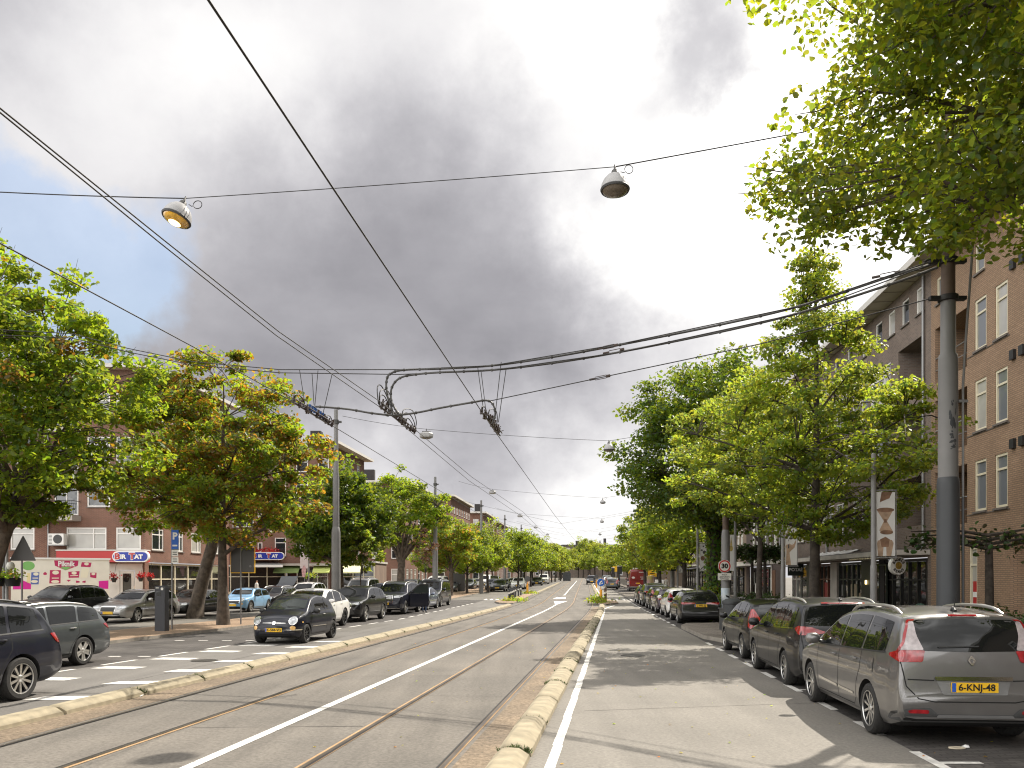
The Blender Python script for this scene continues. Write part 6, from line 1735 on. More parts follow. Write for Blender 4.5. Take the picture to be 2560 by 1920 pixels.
segs = [(S(1965), S(1985), 2, M_wframe, W_mid), (S(1985), S(2004), 1, M_dframe, W_shop), (S(2030), S(2062), 3, M_wood, W_shop), (S(2078), S(2135), 5, M_dframe, W_shop), (S(2160), S(2178), 1, M_dframe, W_shop), (S(2190), S(2290), 5, M_iron, W_shop)]
for a, c, n, fm, gm in segs: shop(root, Ms, a, c, n, fm, gm)
for bx in [(S(2004), -.15, .02, S(2030), .1, 2.72, 0), (S(2062), -.15, .02, S(2078), .1, 2.72, 1), (S(2135), -.1, .02, S(2160), .1, 2.72, 0), (S(2178), -.1, .02, S(2190), .1, 2.72, 2), (S(2290), .3, .02, shop1, .4, 2.72, 0)]: piece(root, Ms, 'pier', [bx], [M_dframe, M_conc, B_plinth])
window(root, T((0, D - .15, 0)), S(2178) + .05, .3, 1.0, 2.2, 'F', M_dframe, W_shop, sill=False, nm='door')
piece(root, Ms, 'shop_ceiling', [(shop0, -.45, 2.725, shop1, .2, 2.74)], [M_conc])
b = MB(); s = S(2192)
while s < S(2292):
    b.lathe([(0, -.05), (.035, -.03), (.04, 0), (.0, .04)], 6, 0, T((s, -1.2, 2.72))); s += .22
b.build('light_string', mat('bulb_warm', (.85, .75, .5), .3), root, smooth=60)
# goods and reflections of life inside: pale shelves and a small lamp behind the glass
DISP = [(S(2082), .02, .9, S(2090), .028, 1.5, 0), (S(2104), .02, .5, S(2118), .028, 1.55, 1), (S(2040), .02, .5, S(2052), .028, 1.6, 2), (S(2122), .02, .4, S(2131), .028, 1.1, 1)]
DM = [M_mid_d := mat('display_grey', (.2, .2, .19), .5), mat('display_tan', (.35, .29, .2), .6), mat('display_red', (.25, .04, .04), .6)]
for bx in DISP: piece(root, Ms, 'display', [bx], DM)
piece(root, Ms, 'wall_lamp', [(S(2147), -.16, 1.55, S(2147) + .1, -.1, 1.75)], [emit_mat('lamp_glow', (1, .75, .3), 2.0)])
# wooden sign box over the canopy and the POTAÉ board
sg = empty('shop_sign', root.matrix_basis @ Vector((S(2000), -.95, 3.0)), TH_R); tag(sg, 'slatted yellow wooden sign box with a white emblem on the canopy', 'sign')
b = MB()
for i in range(7): b.box(0, -.05, .12*i, 2.6, 0, .12*i + .105, 0)
b.box(0.02, .01, 0, 2.58, .05, .82, 1)
b.build('board', [mat('wood_yellow', (.50, .33, .13), .6, var=.15, scale=3), M_iron], sg)
b = MB(); b.prism(ellipse(1.25, .40, .24, .26, 18), -.075, -.052); b.prism([(1.2, .66), (1.32, .78), (1.36, .72), (1.26, .64)], -.075, -.052); b.build('emblem', M_whitep, sg)
sg = empty('shop_sign', root.matrix_basis @ Vector((S(2012), -.55, 2.0)), 0); tag(sg, 'dark hanging shop board lettered POTAE in white', 'sign')
b = MB(); b.box(-.48, -.04, 0, .48, .04, .75); b.build('board', M_dframe, sg)
text_mesh('POTAÉ', .27, 'lettering', M_whitep, sg, T((0, -.043, .36)), bold=.008)
# round double-word sign and its sandwich board
q = root.matrix_basis @ Vector((S(2304), -.95, 2.36))
sg = empty('round_sign', q, 0.25); tag(sg, 'round white sign lettered BAGELS and BEANS round a golden disc', 'sign')
b = MB(); b.prism(ellipse(0, 0, .36, .36, 36), -.09, .09, 0); b.build('disc', M_whitep, sg)
b = MB(); b.prism(ellipse(0, 0, .15, .15, 24), -.10, -.092); b.build('emblem', mat('gold_disc', (.34, .22, .04), .5, var=.5, scale=9), sg)
for word, a0, sgn in (('BAGELS', 90, -1), ('BEANS', 270, 1)):
    for i, ch in enumerate(word):
        a = R(a0 + sgn*(i - (len(word)-1)/2)*25)
        text_mesh(ch, .155, 'lettering', M_iron, sg, T((.25*math.cos(a), -.093, .25*math.sin(a))) @ Matrix.Rotation(-(a - R(90)) if sgn < 0 else -(a - R(270)), 4, 'Y'), bold=.006)
b = MB(); b.box(-.02, .09, .25, .02, .6, .29); b.build('bracket', M_iron, sg)
sb = empty('sandwich_board', P(2300, 1505, 33.2) , -.3); sb.location.z = .12; tag(sb, 'green round-topped sandwich board standing below the round sign', 'sign')
b = MB(); b.prism([(-.27, 0), (.27, 0), (.27, .55)] + [(.27*math.cos(R(t)), .55 + .32*math.sin(R(t))) for t in range(0, 181, 20)], -.03, 0, 0); b.build('board', mat('board_green', (.06, .12, .09), .5), sb)
b = MB(); b.prism(ellipse(0, .52, .09, .15, 14), -.035, -.031); b.prism(ellipse(0, .2, .16, .05, 10), -.035, -.031); b.build('emblem', M_whitep, sb)

# ---- S3: dark block with rows of tall white windows
root, L3 = right_block('apartment_building', 'dark brick block with rows of narrow white windows beyond the plum one', 70.5, 57.6)
holes = []; wins = []
for z, h in ((4.0, 2.3), (7.1, 2.3), (10.2, 2.0)):
    for i in range(6):
        s = 2.6 + i*1.55; holes.append((s, z, s + .95, z + h)); wins.append((s, z, .95, h))
holes.append((1.0, .02, L3 - 3.5, 2.75))
facade(root, I4, L3, 13.2, holes, B_dark)
for a, z, w, h in wins: window(root, I4, a, z, w, h, 'T', M_wframe, W_curt if wr.random() < .5 else W_mid, fw=.13)
for a, c, n, fm, gm in ((1.2, 4.2, 2, M_iron, W_shop), (4.4, L3 - 3.6, 3, M_dframe, W_shop)): shop(root, T((0, .25, 0)), a, c, n, fm, gm)
piece(root, I4, 'canopy', [(0, -1.1, 2.8, 5.2, .0, 2.95), (6.5, -.9, 2.85, L3 - 3, .0, 3.3)], [M_plaster])
piece(root, I4, 'door', [(L3 - 3.2, -.03, .02, L3 - 2.1, -.002, 2.4, 0), (L3 - 3.5, -.04, .02, L3 - 3.2, -.002, 2.8, 1)], [M_wood, M_wframe])
pipe(root, I4, 6.9, 3, 13); pipe(root, I4, L3 - .4, 3, 13)
piece(root, I4, 'poster', [(1.6, .2, 1.3, 2.3, .215, 2.3), (2.6, .2, .6, 3.4, .215, 1.4)], [M_whitep])
eave(root, I4, L3, 13.2, .5)
# side wall where it stands proud of the next block
# ---- further blocks to the end of the street
for i, (yf, yn, m, H, lab) in enumerate(((92, 70.5, B_ochre, 12.4, 'ochre brick block behind the tall dark tree, with a pale ground floor canopy'), (118, 92, B_plum, 12.0, 'plum brick block behind the red van, mostly hidden by trees'), (150, 118, B_ochre, 11.6, 'ochre block far along the right side'),
                                       (190, 150, B_dark, 11.6, 'dark block far along the right side'), (270, 190, B_plum, 12.0, 'last long plum block on the right side'), (5.9, -34, B_ochre, 13.0, 'ochre block behind the viewpoint on the right side'))):
    root, L_ = right_block('apartment_building', lab, yf, yn)
    holes = []; wins = []
    nf = 3
    step = 1.75 if i < 2 else 2.6
    k = 0; s = 1.0
    while s < L_ - 1.6 and k < (11 if i < 2 else 14):
        for j in range(3): holes.append((s, 3.9 + j*2.75, s + 1.0, 5.8 + j*2.75)); wins.append((s, 3.9 + j*2.75, 1.0, 1.9))
        s += step if k % 3 else step + .8
        k += 1
    if i < 2: holes.append((.8, .02, L_ - .8, 2.7))
    facade(root, I4, L_, H, holes, m)
    for a, z, w, h in wins: window(root, I4, a, z, w, h, 'T', M_wframe, W_curt if wr.random() < .45 else W_mid, fw=.13)
    if i < 2:
        n = int(L_/2.2); shop(root, T((0, .3, 0)), .8, L_ - .8, n, M_iron, W_shop)
        piece(root, I4, 'canopy', [(0, -1.1, 2.8, L_ - .1, .0, 2.97)], [M_plaster])
    eave(root, I4, L_, H, .5, boards=False)

# ================================================================== left-hand side
def corner_block(name, label, x, y, wfront, dside, H, m, ang=0.0):
    """block whose south front faces the camera (s from its left end to the street corner) and whose east side runs along the street"""
    root = empty(name, (x, y, gz(y) + .11), ang)
    tag(root, label, 'building', 'buildings along the left side')
    MF = T((-wfront, 0, 0))
    ME = Matrix.Rotation(R(90 - 6), 4, 'Z')           # along the street
    return root, MF, ME
def flat_roof(root, MF, ME, wf, ds, H, over=.75, th=.25):
    b = MB()
    e = ME @ Vector((ds, 0, 0))
    out = [(-wf - .2, -over), (over, -over), (e.x + over, e.y + over), (-wf - .2, e.y + over)]
    vs = [(p[0], p[1], H) for p in out] + [(p[0], p[1], H + th) for p in out]
    b.mesh(vs, [(3, 2, 1, 0)], 0)
    b.mesh(vs, [(4, 5, 6, 7)], 2)
    b.mesh(vs, [(0, 1, 5, 4), (1, 2, 6, 5), (2, 3, 7, 6), (3, 0, 4, 7)], 1)
    return b.build('roof', [M_soffit, M_fascia, M_roofing], root)

# ---- A: red brick corner block with the grocery
XA, YA, WA = -24.05, 55.0, 9.8
root, MF, ME = corner_block('corner_building', 'red brick corner block with balcony and grocery under a red fascia at the far left', XA, YA, WA, 12.5, 15.5, B_red)
sA = lambda u: (u - U0)/F*YA - XA + WA
zA = lambda v: CAMZ - (v - V0)/F*YA - .11
holes = []; wins = []
FL = [zA(1374), zA(1267), zA(1267) + 2.85, zA(1267) + 5.7]
for k, z in enumerate(FL):
    h = 1.45 if k == 0 else 1.75
    if k == 0:
        for a, c, st in ((26, 86, 'T'), (166, 266, 'S'), (290, 352, 'T')):
            holes.append((sA(a), z, sA(c), z + h)); wins.append((sA(a), z, sA(c) - sA(a), h, st))
    else:
        for a, c, st in ((24, 90, 'T'), (218, 275, 'T'), (290, 352, 'T')):
            holes.append((sA(a), z, sA(c), z + h)); wins.append((sA(a), z, sA(c) - sA(a), h, st))
        holes.append((sA(136), z - .55, sA(196), z + h)); wins.append((sA(136), z - .55, sA(196) - sA(136), h + .55, 'D'))
ZS = zA(1405)
holes.append((sA(156), .02, WA - .15, ZS - .1))
facade(root, MF, WA, 15.5, holes, B_red)
for a, z, w, h, st in wins: window(root, MF, a, z, w, h, st, M_wframe, W_curt if z < 5 else panes(wr, .6, .2), fw=.09)
# street side
holes = []; wins = []
for z, h in zip(FL, (1.45, 1.75, 1.75, 1.75)):
    for s in (.9, 3.6, 6.3, 9.2): holes.append((s, z, s + 1.5, z + h)); wins.append((s, z, 1.5, h, 'S'))
holes.append((.5, .02, 11.8, 2.9))
facade(root, ME, 12.5, 15.5, holes, B_red)
for a, z, w, h, st in wins: window(root, ME, a, z, w, h, st, M_wframe, panes(wr, .3, .2), fw=.09)
shop(root, ME @ T((0, .2, 0)), .5, 11.8, 6, M_cream, W_shop, top=2.85)
flat_roof(root, MF, ME, WA, 12.5, 15.5)
b = MB()                                     # roof terrace railing
pts = [Vector((-WA, -.2, 15.75)), Vector((.3, -.2, 15.75)), ME @ Vector((12, -.3, 15.75))]
for z in (.5, .95): b.tube([p + Vector((0, 0, z)) for p in pts], .02, 5)
for a, c, n in ((pts[0], pts[1], 40), (pts[1], pts[2], 24)):
    for i in range(n + 1):
        p = a.lerp(c, i/n); b.tube([p, p + Vector((0, 0, .95))], .012, 4)
b.build('roof_railing', M_pipe, root)
for k, z in enumerate(FL[1:]):               # balconies
    s0, s1 = sA(100), sA(203)
    b = MB(); b.box(s0, -1.15, z - .95, s1, 0, z - .60, 0, MF); bo = b.build('balcony', M_conc, root)
    b = MB()
    y = -1.1
    for q in (z - .60, z + .32): b.tube([MF @ Vector((s0 + .05, 0, q)), MF @ Vector((s0 + .05, y, q)), MF @ Vector((s1 - .05, y, q)), MF @ Vector((s1 - .05, 0, q))], .02, 5)
    for i in range(22):
        s = s0 + .05 + (s1 - s0 - .1)*i/21; b.tube([MF @ Vector((s, y, z - .6)), MF @ Vector((s, y, z + .32))], .009, 4)
    b.build('railing', M_iron, bo)
pipe(root, MF, sA(122), zA(1395), 15.2); pipe(root, MF, sA(113), zA(1300) + .3, 15.2)
# grocery: red fascia, cream walls, door, posters
fz0, fz1 = ZS - .02, zA(1378)
piece(root, MF, 'fascia', [(sA(156), -.75, fz0, WA + .35, -.002, fz1, 0), (sA(156) - .03, -.78, fz1 + .002, WA + .38, -.002, fz1 + .08, 1)], [M_redp, M_fascia])
Mg = MF @ T((0, -.06, 0))
piece(root, Mg, 'shop_wall', [(sA(156), .0, .02, sA(219), .1, ZS - .1, 1), (sA(262), .0, .02, sA(300), .1, ZS - .1, 0), (sA(338), .0, .02, WA - .1, .1, ZS - .1, 0), (sA(300), .0, 2.35, sA(338), .1, ZS - .1, 0), (sA(219), 0, ZS - .5, sA(262), .1, ZS - .1, 0)], [M_plaster, M_iron])
piece(root, Mg, 'shop_poster', [(sA(219), .0, 2.0, sA(262), .08, ZS - .5, 0), (sA(219), .0, .55, sA(262), .07, 2.0, 1), (sA(219), .0, .02, sA(262), .08, .55, 0)], [M_redp, W_shop])
window(root, Mg @ T((0, -.05, 0)), sA(302), .02, sA(336) - sA(302), 2.3, 'F', M_plaster, W_shop, sill=False, fw=.16, nm='door')
sg = empty('shop_sign', root.location + Vector((0, 0, 0)), 0); sg.location = (atx(327, YA - 1.0), YA - 1.0, CAMZ - (1391.5 - V0)/F*(YA - 1.0)); tag(sg, 'oval blue and white sign lettered BIR TAT on the corner fascia', 'sign')
def bir_tat(sg, w, h):
    def cap(a, c): 
        r = c; return [(a - r + r*math.cos(t), r*math.sin(t)) for t in np.linspace(-math.pi/2, math.pi/2, 12)] + [(-a + r + r*math.cos(t), r*math.sin(t)) for t in np.linspace(math.pi/2, 1.5*math.pi, 12)]
    b = MB(); b.prism(cap(w/2, h/2), -.06, .2, 0); b.build('oval', M_whitep, sg)
    b = MB(); b.prism(cap(w/2 - .07, h/2 - .07), -.075, -.062, 0); b.build('oval_face', M_bluep, sg)
    for word, s, x, m, y in (('B', h*.72, -w*.36, M_redp, 0), ('IR', h*.46, -w*.20, M_whitep, -.02), ('T', h*.72, w*.05, M_redp, 0), ('AT', h*.46, w*.23, M_whitep, -.02)):
        if m == M_redp: text_mesh(word, s*1.12, 'lettering', M_whitep, sg, T((x - .012, -.078, y)), bold=.05)
        text_mesh(word, s*1.05 if m == M_redp else s*1.15, 'lettering', m, sg, T((x, -.092, y)), bold=.02, sx=1.1)
bir_tat(sg, (372 - 281)/F*(YA - 1), (1405 - 1377.5)/F*(YA - 1))
sg = empty('shop_sign', (atx(244, YA - .2), YA - .2, CAMZ - (1489 - V0)/F*(YA - .2)), 0); tag(sg, 'low blue and red BIR TAT panel at the foot of the grocery window', 'sign')
b = MB(); b.box(-.35, -.02, -.17, .48, .04, .17, 0); b.build('panel', M_redp, sg)
b = MB(); b.prism(ellipse(-.05, 0, .26, .15, 20), -.035, -.022); b.build('oval', M_bluep, sg)
for u, v in ((285, 1445), (352, 1443), (374, 1442)):
    o = empty('hanging_basket', (atx(u, YA - .9), YA - .9, CAMZ - (v - V0)/F*(YA - .9))); tag(o, {285: 'hanging basket of red flowers left of the grocery door', 352: 'hanging basket of red flowers right of the grocery door', 374: 'hanging basket of red flowers at the street corner of the grocery'}[u], 'flower basket')
    b = MB(); b.lathe([(.10, -.28), (.2, 0), (.22, .0)], 10); b.tube([(0, 0, 0), (0, .3, .9), (0, .75, 1.0)], .012, 4); b.build('pot', M_iron, o, smooth=40)
    rs = np.random.RandomState(u); n = 90
    l = leaves_mesh('flowers', rs.normal(size=(n, 3))*np.array([.16, .16, .10]) + np.array([0, 0, .10]), rs.normal(size=(n, 3)), .11*rs.uniform(.7, 1.3, n), rs.uniform(.7, 1.2, (n, 3)), FLOWER, rs); l.parent = o
ac = empty('air_conditioner', (atx(154, YA), YA - .5, zA(1349) + .11)); tag(ac, 'white air conditioner unit bracketed to the red brick wall above the grocery', 'air conditioner')
b = MB(); b.box(-.5, -.2, -.36, .5, .2, .36, 0); b.build('case', M_whitep, ac)
b = MB(); b.prism(ellipse(.12, 0, .29, .29, 24), -.215, -.202); b.build('fan_grille', M_trimG, ac)
b = MB()
for i in range(7): b.box(-.46, -.21, -.3 + i*.09, -.24, -.202, -.27 + i*.09)
b.build('side_slots', M_trimG, ac)
b = MB(); b.box(-.55, -.15, -.42, .5, .5, -.38); b.build('bracket', M_pipe, ac)
# neighbour at the very left edge
nb = empty('townhouse', (-33.9, 54.2, .11)); tag(nb, 'pale rendered house at the extreme left edge', 'building', 'buildings along the left side')
facade(nb, T((-6, 0, 0)), 6, 14.5, [(4, 4.5, 5.4, 6.3), (4, 7.4, 5.4, 9.2)], M_plaster); window(nb, T((-6, 0, 0)), 4, 4.5, 1.4, 1.8, 'T'); window(nb, T((-6, 0, 0)), 4, 7.4, 1.4, 1.8, 'T')
piece(nb, I4, 'roof', [(-6.2, -.3, 14.5, .1, 6, 14.7)], [M_roofing])

# ---- B: red brick block with green awnings
XB, YB, WB = -17.3, 80.0, 11.6
root, MF, ME = corner_block('corner_building', 'red brick block with a bow of green awnings and a second red grocery sign', XB, YB, WB, 11.5, 14.4, B_red)
sB = lambda u: (u - U0)/F*YB - XB + WB
zB = lambda v: CAMZ - (v - V0)/F*YB - .11 - gz(YB)
holes = []; wins = []
for z, h in ((zB(1390), 1.75), (zB(1318), 1.75), (zB(1245), 1.75), (zB(1180), 1.3)):
    for a, c in ((581, 634), (687, 715), (740, 770), (795, 822)):
        holes.append((sB(a), z, sB(c), z + h)); wins.append((sB(a), z, sB(c) - sB(a), h, 'T' if a > 650 else 'S'))
    holes.append((sB(644), z + .4, sB(656), z + 1.3)); wins.append((sB(644), z + .4, sB(656) - sB(644), .9, 'F'))
holes.append((.2, .02, WB - .2, 2.9))
facade(root, MF, WB, 14.4, holes, B_red)
for a, z, w, h, st in wins: window(root, MF, a, z, w, h, st, M_wframe, panes(wr, .7, .2), fw=.09)
holes = []; wins = []
for z, h in ((4.1, 1.7), (6.9, 1.7), (9.7, 1.7), (12.3, 1.25)):
    for s in (1.2, 3.8, 6.2, 8.8): holes.append((s, z, s + .95, z + h)); wins.append((s, z, .95, h, 'T'))
facade(root, ME, 11.5, 14.4, holes, B_red)
for a, z, w, h, st in wins: window(root, ME, a, z, w, h, st, M_wframe, panes(wr, .5, .2), fw=.09)
flat_roof(root, MF, ME, WB, 11.5, 14.4, .9)
piece(root, I4, 'chimney', [(-2.2, 1.2, 14.66, -1.2, 2.2, 15.9)], [B_plinth])
shop(root, MF @ T((0, .2, 0)), .3, sB(712), 4, M_cream, W_shop, top=2.85); shop(root, MF @ T((0, .25, 0)), sB(716), WB - .3, 4, M_wframe, W_shop, top=2.85)
b = MB()                                      # grocery canopy with sign box and awning
a, c = sB(600), sB(706)
b.box(a, -1.6, zB(1399), c, -.003, zB(1381), 0, MF); b.build('fascia', mat('panel_orange_red', (.62, .07, .035), .45), root)
b = MB(); z1, z2 = zB(1403), zB(1413)
vs = [(a, -.2, z1), (c - .5, -.2, z1), (c + .7, -2.4, z2), (a, -2.4, z2), (a, -2.4, z2 - .22), (c + .7, -2.4, z2 - .22)]
b.mesh([MF @ Vector(p) for p in vs], [(0, 1, 2, 3)], 0); b.mesh([MF @ Vector(p) for p in vs], [(3, 2, 5, 4)], 1); b.build('awning', [M_awnG, M_whitep], root)
for u0, u1, m in ((690, 752, M_awnD), (786, 828, M_awnL), (852, 905, M_awnY)):
    b = MB(); vs = [(sB(u0), -.1, zB(1414)), (sB(u1), -.1, zB(1414)), (sB(u1) + .15, -1.5, zB(1430)), (sB(u0) + .15, -1.5, zB(1430)), (sB(u0) + .15, -1.52, zB(1433)), (sB(u1) + .15, -1.52, zB(1433))]
    b.mesh([MF @ Vector(p) for p in vs], [(0, 1, 2, 3), (3, 2, 5, 4)], 0); b.build('awning', m, root)
piece(root, MF, 'canopy', [(sB(706), -.9, zB(1414) - .02, WB + .4, -.002, zB(1409), 0)], [M_conc])
# single-storey shop annex to the right of it
piece(root, MF, 'annex', [(WB + .02, .6, .0, sB(935), 8, 3.1, 0), (WB + .02, .3, 3.11, sB(938), 8, 3.3, 1)], [B_red, M_conc])
shop(root, MF @ T((0, .3, 0)), WB + .1, sB(934), 4, M_cream, W_shop, top=3.0)
sg = empty('shop_sign', (atx(668, YB - 1.75), YB - 1.75, CAMZ - (1390 - V0)/F*(YB - 1.75))); tag(sg, 'second oval BIR TAT sign on the red canopy box partly behind the sign board', 'sign'); bir_tat(sg, 3.2, .72)
rs = np.random.RandomState(8); n = 260
fl = leaves_mesh('flower_box', np.stack([rs.uniform(atx(618, YB-1), atx(698, YB-1), n), YB - 1.2 + rs.uniform(-.3, .3, n), 4.28 + gz(YB) + rs.normal(0, .16, n)], 1), rs.normal(size=(n, 3)), .17*rs.uniform(.7, 1.3, n), rs.uniform(.6, 1.2, (n, 3)), FLOWER, rs)
tag(fl, 'row of red flowers planted along the top of the red canopy box', 'flower box')

# ---- C, D, E ... : blocks further along the left side
def simple_corner(label, x, y, wf, ds, H, m, nfl, lit_door=False, chim=None, side=True, wm=1.15, seed=1):
    root, MF, ME = corner_block('corner_building', label, x, y, wf, ds, H, m)
    rr = random.Random(seed)
    st = (H - 3.7)/nfl
    for Mx, L_ in ((MF, wf), (ME, ds)):
        holes = []; wins = []
        n = max(1, int(L_/2.3))
        for k in range(nfl):
            for i in range(n):
                s = (i + .5)*L_/n - wm/2; z = 3.9 + k*st
                hh = min(1.7, st - 1.0) if k < nfl - 1 else 1.1
                holes.append((s, z, s + wm, z + hh)); wins.append((s, z, wm, hh))
        for i in range(n):
            s = (i + .5)*L_/n - .6; holes.append((s, .7 if i % 2 else .02, s + 1.2, 2.6)); wins.append((s, .7 if i % 2 else .02, 1.2, 1.9 if i % 2 else 2.58))
        facade(root, Mx, L_, H, holes, m)
        for a, z, w, h in wins: window(root, Mx, a, z, w, h, 'T', M_wframe, panes(rr, .5, .2), fw=.10)
    flat_roof(root, MF, ME, wf, ds, H, .7, .3)
    if chim: piece(root, I4, 'chimney', [(chim[0], chim[1], H + .31, chim[0] + 1.3, chim[1] + 1, H + 1.9)], [B_plinth])
    return root
simple_corner('red block with low chimney behind the forked chestnut', -13.7, 108, 7.5, 14, 13.6, B_red, 4, chim=(-5.5, 1), seed=2)
simple_corner('narrow sunlit brick block between two darker corner blocks on the left', -9.6, 131, 6, 20, 13.9, B_red, 4, seed=3)
simple_corner('dark red corner block with three small top windows beside the third lamp pole', -5.6, 160, 5.2, 16, 13.3, B_red, 4, chim=(-1.6, 1.5), wm=1.0, seed=4)
simple_corner('red corner block over the far trees on the left', -3.4, 186, 7, 22, 13.0, B_red, 4, chim=(-2.2, 1.5), seed=5)
simple_corner('last corner block in the far left row', 0.2, 216, 7, 22, 12.0, B_red, 4, seed=6)
simple_corner('brown block rising left of the far trees', 4.4, 248, 7, 26, 11.4, B_plum, 4, seed=7)
eb = empty('apartment_building', (atx(1408, 330), 330, gz(330))); tag(eb, 'long brown block with white dormers closing the end of the street', 'building')
holes = []; wins = []
for i in range(5):
    for z in (4, 7, 10): holes.append((1 + i*4, z, 2.6 + i*4, z + 1.7)); wins.append((1 + i*4, z, 1.6, 1.7))
facade(eb, I4, 22, 12.6, holes, B_plum)
for a, z, w, h in wins: window(eb, I4, a, z, w, h, 'T', M_wframe, W_curt, fw=.2)
piece(eb, I4, 'roof', [(-.6, -.6, 12.61, 22.6, 8, 13.0)], [M_roofing]); piece(eb, I4, 'chimney', [(5, 1, 13.01, 6.4, 2, 14.6), (16, 1, 13.01, 17, 2, 15.5)], [B_plinth])

for u0, L_, y, lab in ((1290, 26, 352, 'brown block behind the trees left of the street end'), (1520, 30, 345, 'brown block behind the trees right of the street end')):
    eb = empty('apartment_building', (atx(u0, y), y, gz(y))); tag(eb, lab, 'building')
    holes = [(1 + i*3.6, z, 2.4 + i*3.6, z + 1.7) for i in range(int(L_/3.7)) for z in (1.0, 4, 7)]
    facade(eb, I4, L_, 10.5, holes, B_plum)
    for a, z, c, e in holes: window(eb, I4, a, z, c - a, e - z, 'T', M_wframe, W_dark, fw=.15)
    piece(eb, I4, 'roof', [(-.4, -.5, 10.51, L_ + .4, 8, 10.9)], [M_roofing])
# ------------------------------------------------------------------ masts, wires, lamps, signs and small things
M_mast = mat('mast_grey', (0.185, 0.18, 0.176), 0.55, var=0.10, scale=2)
M_mastD = mat('mast_dark', (0.045, 0.048, 0.052), 0.5, var=0.10, scale=2)
M_rust = mat('mast_brown', (0.115, 0.078, 0.058), 0.7, var=0.2, scale=3)
M_cable = mat('cable_black', (0.018, 0.016, 0.015), 0.6)
M_cableG = mat('cable_grey', (0.06, 0.058, 0.055), 0.6)
M_lampw = mat('lamp_shell', (0.32, 0.315, 0.31), 0.4)
M_signback = mat('sign_back', (0.085, 0.082, 0.08), 0.55, metal=0.3)
M_wsign = mat('sign_white', (0.72, 0.70, 0.64), 0.5); M_rsign = mat('sign_red', (0.50, 0.035, 0.03), 0.45); M_bsign = mat('sign_blue', (0.015, 0.10, 0.42), 0.45)
M_ysign = mat('sign_yellow', (0.80, 0.45, 0.02), 0.5); M_orange = mat('post_orange', (0.72, 0.32, 0.02), 0.5)
M_ins = mat('insulator_brown', (0.05, 0.032, 0.025), 0.35); M_blueins = mat('insulator_blue', (0.02, 0.09, 0.30), 0.4)

def thing(name, label, cat, loc, rz=0, group=None): return tag(empty(name, loc, rz), label, cat, group)
def base(x, y, h=0.1): return (x, y, gz(y) + h)

# ---- the large mast on the right
x0, y0 = 7.06, 13.6
mast = thing('mast', 'thick grey mast with a black base and peeling paint by the nearest grey car', 'mast', (x0, y0, .1))
b = MB(); b.lathe([(.175, -.1), (.17, 2.9), (.168, 3.42), (.160, 3.50), (.15, 3.52)], 24); b.build('base', M_mastD, mast, smooth=40)
b = MB(); b.lathe([(.150, 3.5), (.146, 5.42), (.140, 5.5), (.115, 5.53), (.112, 6.42)], 24); b.build('shaft', M_mast, mast, smooth=40)
b = MB(); b.lathe([(.108, 6.42), (.104, 9.6), (.0, 9.62)], 20); b.build('upper_tube', M_rust, mast, smooth=40)
b = MB()                                   # flaked paint patches
rsx = random.Random(3)
for zc, ac, w, h in ((4.42, -1.62, .10, .30), (4.18, -1.66, .07, .13), (4.10, -1.50, .12, .07), (4.05, -1.42, .05, .12), (4.62, -1.22, .03, .2), (3.98, -1.60, .10, .05), (4.70, -1.60, .04, .10)):
    for k in range(7):
        zz = zc + rsx.uniform(-.5, .5)*h; aa = ac + rsx.uniform(-.4, .4)*w/.15; r = .1503
        pts = []
        for t in range(7):
            th = t/7*6.283; q = rsx.uniform(.5, 1.0)
            pts.append((r*math.cos(aa + q*w*.3*math.cos(th)/.15), r*math.sin(aa + q*w*.3*math.cos(th)/.15), zz + q*h*.22*math.sin(th)))
        b.face(pts)
b.build('paint_flaw', M_mastD, mast)
for zz in (7.02, 6.42):
    b = MB(); b.lathe([(.11, zz - .05), (.155, zz - .04), (.155, zz + .04), (.11, zz + .05)], 20); b.box(-.30, -.05, zz - .03, -.1, .05, zz + .03); b.box(.1, -.05, zz - .03, .28, .05, zz + .03); b.build('clamp', M_cable, mast, smooth=40)
b = MB()                                   # switch pot, conduits and loops at the head
b.lathe([(0, 7.9), (.12, 7.95), (.17, 8.05), (.17, 8.2), (.2, 8.22), (.2, 8.3), (.14, 8.35), (0, 8.36)], 16, 0, T((.36, .05, 0)))
b.tube([(.36, .05, 7.9), (.3, .03, 7.75), (.12, 0, 7.7)], .04, 6)
b.build('switch_pot', M_cableG, mast, smooth=40)
b = MB()
b.tube([(-.30, 0, 8.0), (-.27, 0, 7.75), (-.17, -.05, 7.35), (-.22, -.04, 7.1), (-.4, -.02, 7.0)], .022, 6)
b.tube([(.12, -.06, 8.1), (.10, -.08, 7.7), (-.02, -.12, 7.4), (-.3, -.08, 7.2), (-.5, -.02, 7.12)], .022, 6)
b.tube([(.36, .05, 8.36), (.36, .05, 8.7), (.42, .02, 8.9)], .02, 6)
b.tube([(.50, .05, 8.3), (.7, .05, 8.45), (.65, .05, 8.6), (.45, .05, 8.9)], .012, 5)
b.build('cable_loop', M_cableG, mast, smooth=60)
b = MB(); b.tube([(.20, -.08, .0), (.20, -.08, 3.2)], .022, 6, 1); b.tube([(.20, -.08, 3.2), (.20, -.08, 5.0), (.24, -.07, 5.6), (.38, 0, 7.0), (.42, .02, 7.5)], .019, 6, 0); b.box(.12, -.1, 4.72, .27, -.06, 4.76, 0)
b.build('conduit', [M_mast, M_mastD], mast, smooth=60)

